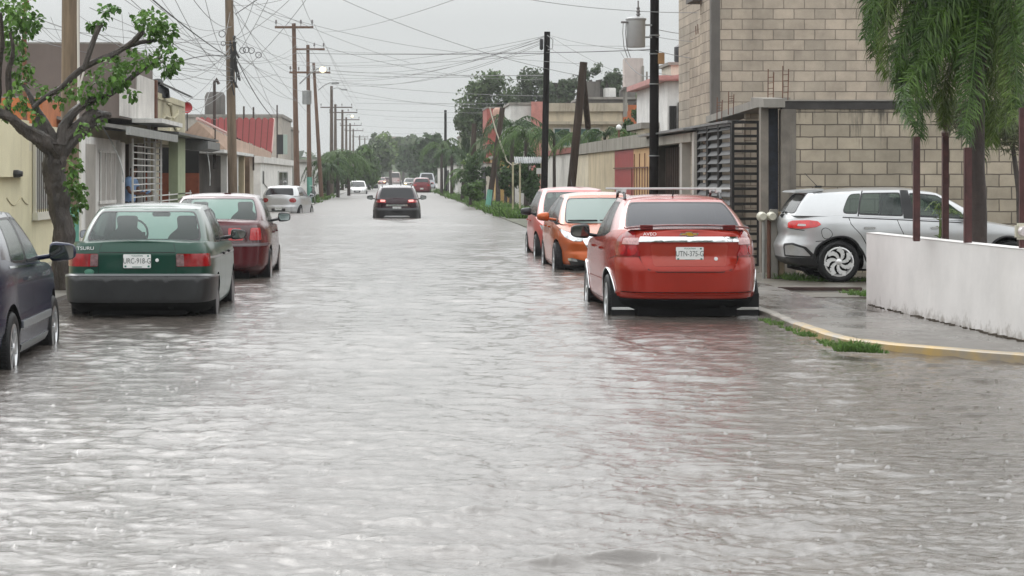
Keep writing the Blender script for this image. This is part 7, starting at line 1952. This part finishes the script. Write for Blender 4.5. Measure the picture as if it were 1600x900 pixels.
bush_tree('big_tree', 'dark tree standing by the orange wall of the beige house', 1000, 100, autoblobs(995, 195, 26, 26, 12, 1500, 18), L_DARK, 'tree', G_T, TR(1000, 260, 195, .15), q=.10)
# cypress
t = thing('cypress', 'narrow dark cypress at the right of the far street', 'tree', (X_(728, 180), 180, 0)); mb = MB(); rr = random.Random(4)
for k in range(1500):
    f = rr.random(); y = 262 - f * 104; w = 8.5 * (1 - f)**.7 * (1 if f > .05 else .5)
    a = rr.uniform(0, 6.28); p = at(728, y, 180) - t.location; q = p + Vector((math.cos(a), math.sin(a), 0)) * w * 180 / FOC * rr.uniform(.6, 1)
    l = .22; s_ = rand_dir(rr) * l * .4; b = len(mb.v); mb.v += [q, q + s_ + Vector((0, 0, l)), q + Vector((math.cos(a) * .05, 0, l * 2.2)), q - s_ + Vector((0, 0, l))]; mb.f.append((b, b + 1, b + 2, b + 3)); mb.m.append(0)
mb.build('crown', L_DARK, t, recalc=False); mb = MB(); mb.tube([(0, 0, 0), (0, 0, 2)], .12, 8); mb.build('trunk', M_BARK, t)
# palms
def palm(label, px, Y, ybase, ytop, nf, flen, m, group, lean=0, L=.5, wd=.05, droop=.8, tw=.14, n=26):
    t = thing('palm_tree', label, 'palm', (X_(px, Y), Y, 0), group=group); rr = random.Random(int(px * 3 + Y))
    z1 = Z_(ytop, Y); mb = MB(); P = smoothp([Vector((0, 0, -.2)), Vector((lean * .3, 0, z1 * .5)), Vector((lean, 0, z1))]); mb.tube(P, [tw * (1 - .35 * i / len(P)) for i in range(len(P))], 10, wob=.15); mb.build('trunk', M_BARKP, t, smooth=60)
    for k in range(nf):
        a = k * 2.4 + rr.uniform(-.3, .3); el = rr.uniform(-.1, 1.0); fl = flen * rr.uniform(.8, 1.15); c = Vector((lean, 0, z1)); h = Vector((math.cos(a), math.sin(a), 0))
        P = [c, c + h * fl * .35 + Vector((0, 0, fl * .30 * el)), c + h * fl * .72 + Vector((0, 0, fl * (.30 * el - .22))), c + h * fl * .92 + Vector((0, 0, fl * (.2 * el - .62)))]
        mb = MB(); frond(mb, P, rr, n=n, L=L, wd=wd, spread=.8, droop=droop, rach=.03); mb.build('frond', m, t, recalc=False)
    return t
G_P = 'palms along the street'
palm('bushy palm on the left kerb, first beyond the third crossarm pole', 528, 158, 305, 246, 16, 2.3, L_MID, G_P, L=.62, wd=.08)
palm('bushy palm on the left kerb, second and right of the first', 545, 172, 303, 252, 14, 2.2, L_MID, G_P, L=.62, wd=.08)
palm('smaller palm on the left kerb against the third crossarm pole', 513, 150, 305, 262, 12, 1.9, L_DARK, G_P, L=.55, wd=.08)
palm('tall palm behind the crooked leaning pole', 800, 100, 300, 196, 14, 1.9, L_DARK, G_P, L=.5, wd=.06)
palm('dense palm between the crooked pole and the slim black pole', 823, 92, 300, 215, 14, 1.7, L_MID, G_P, L=.45, wd=.05)
palm('palm left of the crooked leaning pole', 778, 110, 300, 228, 12, 1.8, L_DARK, G_P, L=.5, wd=.06)
palm('low palm on the right verge with a leaning trunk', 722, 135, 310, 272, 12, 1.6, L_MID, G_P, L=.45, wd=.07, lean=.2)
palm('thin palm down the right side beneath the thin pole', 690, 178, 300, 228, 13, 2.0, L_MID, G_P, L=.5, wd=.08)
palm('short palm down the right side beside the white street wall', 706, 165, 300, 240, 11, 1.8, L_DARK, G_P, L=.5, wd=.08)
for i, (px, Y, lb) in enumerate(((866, 76, 'garden palm above the red coping wall'), (905, 74, 'garden palm behind the old leaning pole'), (945, 70, 'garden palm above the beige wall by the globe lamp'), (985, 68, 'garden palm above the red gate'))):
    palm(lb, px, Y, 300, 212 + (i % 2) * 5, 11, 1.0, L_MID if i % 2 else L_DARK, 'garden palms behind the compound wall', L=.32, wd=.03, n=22, tw=.07)
# shrubs
G_S = 'shrubs on the right verge'
for (px, Y, bl, m, lb) in ((745, 112, (745, 268, 26, 34, 12, 1500), L_DARK, 'dark shrub mass left of the crooked pole'), (735, 104, (735, 300, 26, 22, 10, 1500), L_MID, 'low green shrub at the water edge left of the crooked pole'), (745, 118, (745, 250, 22, 14, 8, 700), L_LIGHT, 'light green shrub top by the stubby pole'), (800, 96, (803, 280, 26, 30, 12, 1700), L_DARK, 'dark rounded shrub right of the crooked pole'), (830, 90, (832, 275, 20, 40, 12, 1600), L_DARK, 'dark thicket under the corrugated shelter'), (790, 104, (792, 225, 26, 30, 12, 1700), L_MID, 'green tree crown mass behind the crooked pole')):
    bush_tree('shrub', lb, px, Y, autoblobs(*bl, int(px)), m, 'shrub', G_S, [([(px, 320), (px, bl[1])], .08, .04)], q=.10)
cs = []
rr = random.Random(8)
for k in range(90):
    Y = rr.uniform(78, 112); cs.append(((rr.uniform(4.15, 5.6), Y, .03), 26, .5, .35, .05))
for k in range(60):
    Y = rr.uniform(112, 220); cs.append(((rr.uniform(4.15, 5.2), Y, .03), 16, .45, .5, .08))
grassobj('verge_grass', 'tall green grass along the right verge by the shelter', cs, L_GRASS)
cs = [((rr.uniform(-5.4, -4.2), rr.uniform(120, 175), .05), 20, .3, .4, .06) for k in range(40)]
grassobj('kerb_weeds', 'grass strip under the left palms', cs, L_GRASS)
# left trees far
G_FL = 'trees closing the far street'
for (px, Y, a, m, lb) in ((560, 230, (562, 262, 28, 34, 14, 2600), L_MID, 'leafy tree behind the white sedan'), (585, 290, (585, 245, 30, 28, 16, 2600), L_FAR, 'light green tree above the far left cars'), (610, 350, (606, 236, 30, 26, 16, 2400), L_LIGHT, 'pale green tree over the middle of the street end'), (575, 260, (570, 280, 20, 18, 10, 1500), L_MID, 'low tree beside the dark pickup'), (650, 330, (650, 250, 28, 34, 16, 2600), L_DARK, 'dark green tree above the maroon hatchback'), (676, 270, (672, 242, 26, 34, 16, 2600), L_DARK, 'dark green tree right of the street end'), (630, 430, (630, 232, 26, 22, 12, 1600), L_FAR, 'hazy far tree in the gap at the street end'), (665, 300, (668, 272, 24, 18, 10, 1500), L_DARK, 'low dark tree behind the grey van'), (700, 240, (702, 250, 16, 30, 10, 1500), L_DARK, 'dark tree beside the cypress'), (588, 420, (590, 222, 12, 16, 8, 500), L_FAR, 'thin topped hazy tree above the far poles'), (640, 520, (640, 262, 26, 16, 8, 900), L_FAR, 'far low tree right of the end wall'), (598, 500, (592, 262, 16, 14, 8, 800), L_FAR, 'far low tree left of the end wall')):
    bush_tree('street_tree', lb, px, Y, autoblobs(*a, int(px + Y)), m, 'tree', G_FL, [([(px, 290), (px, a[1])], .3, .15)], q=.0013 * Y)
bush_tree('street_tree', 'dark tree crown filling the yard behind the white sedan palms', 520, 190, autoblobs(515, 275, 26, 34, 14, 2600, 77), L_DARK, 'tree', G_FL, [([(520, 300), (520, 262)], .3, .15)], q=.2)
# the far wooded horizon on both sides, a mass nobody could count
mb = MB(); rr = random.Random(31)
for k in range(150):
    Y = rr.uniform(420, 640); px = rr.uniform(-250, 1900)
    if 560 < px < 660 and Y < 600: continue
    h = rr.uniform(4, 7.5); quads(mb, (X_(px, Y), Y, h * .5), (rr.uniform(7, 13), 6, h * .62), 110, 1.5, rr)
tag(mb.build('far_woodland', L_FAR, recalc=False), 'hazy wooded horizon behind the roofs', 'woodland', kind='stuff')
mb = MB()  # unseen tree mass added behind the camera to darken the car rears' reflections
for k in range(70):
    px = rr.uniform(-18, 18); h = rr.uniform(5, 9); quads(mb, (px, rr.uniform(-34, -26), h * .45), (2.6, 2, h * .6), 120, .5, rr)
tag(mb.build('added_rear_trees', L_DARK, recalc=False), 'unseen trees added behind the viewer to darken reflections in the cars', 'woodland', kind='stuff')
# ---------------------------------------------------------------- the man behind the bar fence
def person():
    bx, by, bz = X_(200, 50.2), 50.2, .05
    root_v = (0, 0, .95)
    V = []; E = []; Rr = []
    def v(p, r_): V.append(p); Rr.append(r_); return len(V) - 1
    pel = v((0, 0, .95), .15); w = v((.02, 0, 1.12), .135); ch = v((.05, 0, 1.32), .155); nk0 = v((.09, 0, 1.47), .075); nk = v((.12, 0, 1.54), .055); hd = v((.15, 0, 1.63), .088); hd2 = v((.155, 0, 1.72), .082)
    E += [(pel, w), (w, ch), (ch, nk0), (nk0, nk), (nk, hd), (hd, hd2)]
    for s_ in (1, -1):
        hp = v((0, s_ * .10, .88), .095); kn = v((.03, s_ * .11, .48), .062); an = v((-.01, s_ * .11, .09), .042); to = v((.15, s_ * .12, .04), .035)
        E += [(pel, hp), (hp, kn), (kn, an), (an, to)]
        sh = v((.06, s_ * .19, 1.41), .062)
        el = v((.16, s_ * .24, 1.14), .045); wr = v((.36, s_ * .20, 1.10), .030); pm = v((.43, s_ * .19, 1.11), .034)
        E += [(ch, sh), (sh, el), (el, wr), (wr, pm)]
        for q, (dx, dz, ln) in enumerate(((.05, .035, .06), (.055, .015, .075), (.055, -.005, .07), (.05, -.025, .055))):
            a = v((.43 + dx, s_ * .19, 1.11 + dz), .0095); b = v((.43 + dx + ln * .7, s_ * (.185), 1.105 + dz), .0085); E += [(pm, a), (a, b)]
        th = v((.44, s_ * .165, 1.14), .011); th2 = v((.47, s_ * .15, 1.155), .010); E += [(pm, th), (th, th2)]
    me = bpy.data.meshes.new('person'); me.from_pydata(V, E, []); o = bpy.data.objects.new('person', me); COL.objects.link(o)
    sk = o.modifiers.new('skin', 'SKIN')
    for i, r_ in enumerate(Rr): me.skin_vertices[0].data[i].radius = (r_, r_)
    me.skin_vertices[0].data[0].use_root = True
    sb = o.modifiers.new('sub', 'SUBSURF'); sb.levels = 2; sb.render_levels = 2
    dg = bpy.context.evaluated_depsgraph_get(); dg.update(); m2 = bpy.data.meshes.new_from_object(o.evaluated_get(dg)); o.modifiers.clear(); o.data = m2
    skin = mat('skin_brown', (.20, .10, .065), rough=.55, var=.1); m2.materials.clear(); m2.materials.append(skin)
    m2.polygons.foreach_set('use_smooth', [True] * len(m2.polygons))
    o.location = (bx, by, bz); o.rotation_euler = (0, 0, R(-20)); tag(o, 'man in a light blue shirt standing behind the whitish bar fence, facing right', 'person')
    # clothes grown from the body surface
    def cloth(name, test, m, off):
        bm = bmesh.new(); bm.from_mesh(m2); bm.normal_update()
        bmesh.ops.delete(bm, geom=[f for f in bm.faces if not test(f.calc_center_median())], context='FACES')
        for vv in bm.verts: vv.co += vv.normal * off * (1 + .4 * mnoise.noise(vv.co * 14))
        mm = bpy.data.meshes.new(name); bm.to_mesh(mm); bm.free(); mm.materials.append(m); mm.polygons.foreach_set('use_smooth', [True] * len(mm.polygons))
        c = bpy.data.objects.new(name, mm); COL.objects.link(c); c.parent = o
    cloth('shirt', lambda c: .93 < c.z < 1.485 and not (c.z < 1.27 and abs(c.y) > .165 and c.x > .02), mat('shirt_blue', (.22, .36, .60), rough=.8, var=.12, vscale=8), .022)
    cloth('trousers', lambda c: .1 < c.z <= .96 and abs(c.y) < .3 and c.x < .3, mat('trousers_dark', (.03, .03, .04), rough=.9), .02)
    cloth('hair', lambda c: c.z > 1.66 - .35 * max(0, .15 - c.x) and (c.x < .20 or c.z > 1.735), mat('hair_black', (.012, .01, .01), rough=.6), .014)
    mb = MB()
    mb.lathe([(.001, .035), (.012, .02), (.016, 0)], 8, 'X', (.225, 0, 1.655)); mb.box((.225, 0, 1.61), (.02, .05, .008), bev=.002)
    for s_ in (1, -1): mb.lathe([(.001, .008), (.010, .004), (.012, 0)], 8, 'X', (.222, s_ * .032, 1.685))
    mb.build('face_features', mat('skin_dark', (.10, .05, .035), rough=.5), o, smooth=60)
    for s_ in (1, -1):
        mb = MB(); mb.lathe([(.001, .012), (.02, .01), (.026, 0), (.012, -.012)], 10, 'Y', (.15, s_ * .082, 1.66)); mb.build('ear', skin, o, smooth=60)
person()
# ---------------------------------------------------------------- bicycle, low things by the left kerb
def bicycle(px, Y):
    t = thing('bicycle', 'dark bicycle leaning by the teal based crossarm pole', 'bicycle', (X_(px, Y), Y, .05), R(80))
    m = M_BLK
    for x in (-.5, .5):
        mb = MB(); mb.tube([(x + .32 * math.cos(a), 0, .34 + .32 * math.sin(a)) for a in np.linspace(0, 2 * math.pi, 25)], .02, 6, cap=False); w_ = mb.build('wheel', M_RUB, t, smooth=60)
        mb = MB()
        for k in range(10): a = k * math.pi / 5; mb.tube([(x, 0, .34), (x + .31 * math.cos(a), 0, .34 + .31 * math.sin(a))], .003, 4)
        mb.build('spokes', M_ALU, w_)
    mb = MB()
    for a, b in (((-.5, .34), (-.08, .30)), ((-.08, .30), (.38, .78)), ((-.5, .34), (-.2, .80)), ((-.08, .30), (-.22, .86)), ((-.2, .76), (.36, .80)), ((.34, .92), (.5, .34))): mb.tube([(a[0], 0, a[1]), (b[0], 0, b[1])], .016, 6)
    mb.build('frame', mat('bike_frame', (.03, .05, .06), rough=.4), t)
    mb = MB(); mb.box((-.24, 0, .90), (.24, .12, .05), bev=.02); mb.build('saddle', M_BLK, t)
    mb = MB(); mb.tube([(.30, -.25, .98), (.36, 0, .94), (.30, .25, .98)], .014, 6); mb.build('handlebar', M_ALU, t)
bicycle(489, 118)
# ---------------------------------------------------------------- wet air
hz = MB(); hz.span(-520, 520, -50, 760, -1.6, 16.5)
ho = hz.build('haze', mat('haze_tmp', (1, 1, 1))); ho.data.materials.clear()
hm = bpy.data.materials.new('haze_air'); hm.use_nodes = True; t_ = hm.node_tree; t_.nodes.clear()
oo = nd(t_, 'ShaderNodeOutputMaterial'); pv = nd(t_, 'ShaderNodeVolumePrincipled')
pv.inputs['Color'].default_value = (.93, .95, .95, 1); pv.inputs['Density'].default_value = 0.0004; pv.inputs['Anisotropy'].default_value = .2
t_.links.new(pv.outputs[0], oo.inputs['Volume']); ho.data.materials.append(hm); ho['kind'] = 'stuff'
ho['label'] = 'pale rain haze filling the street'
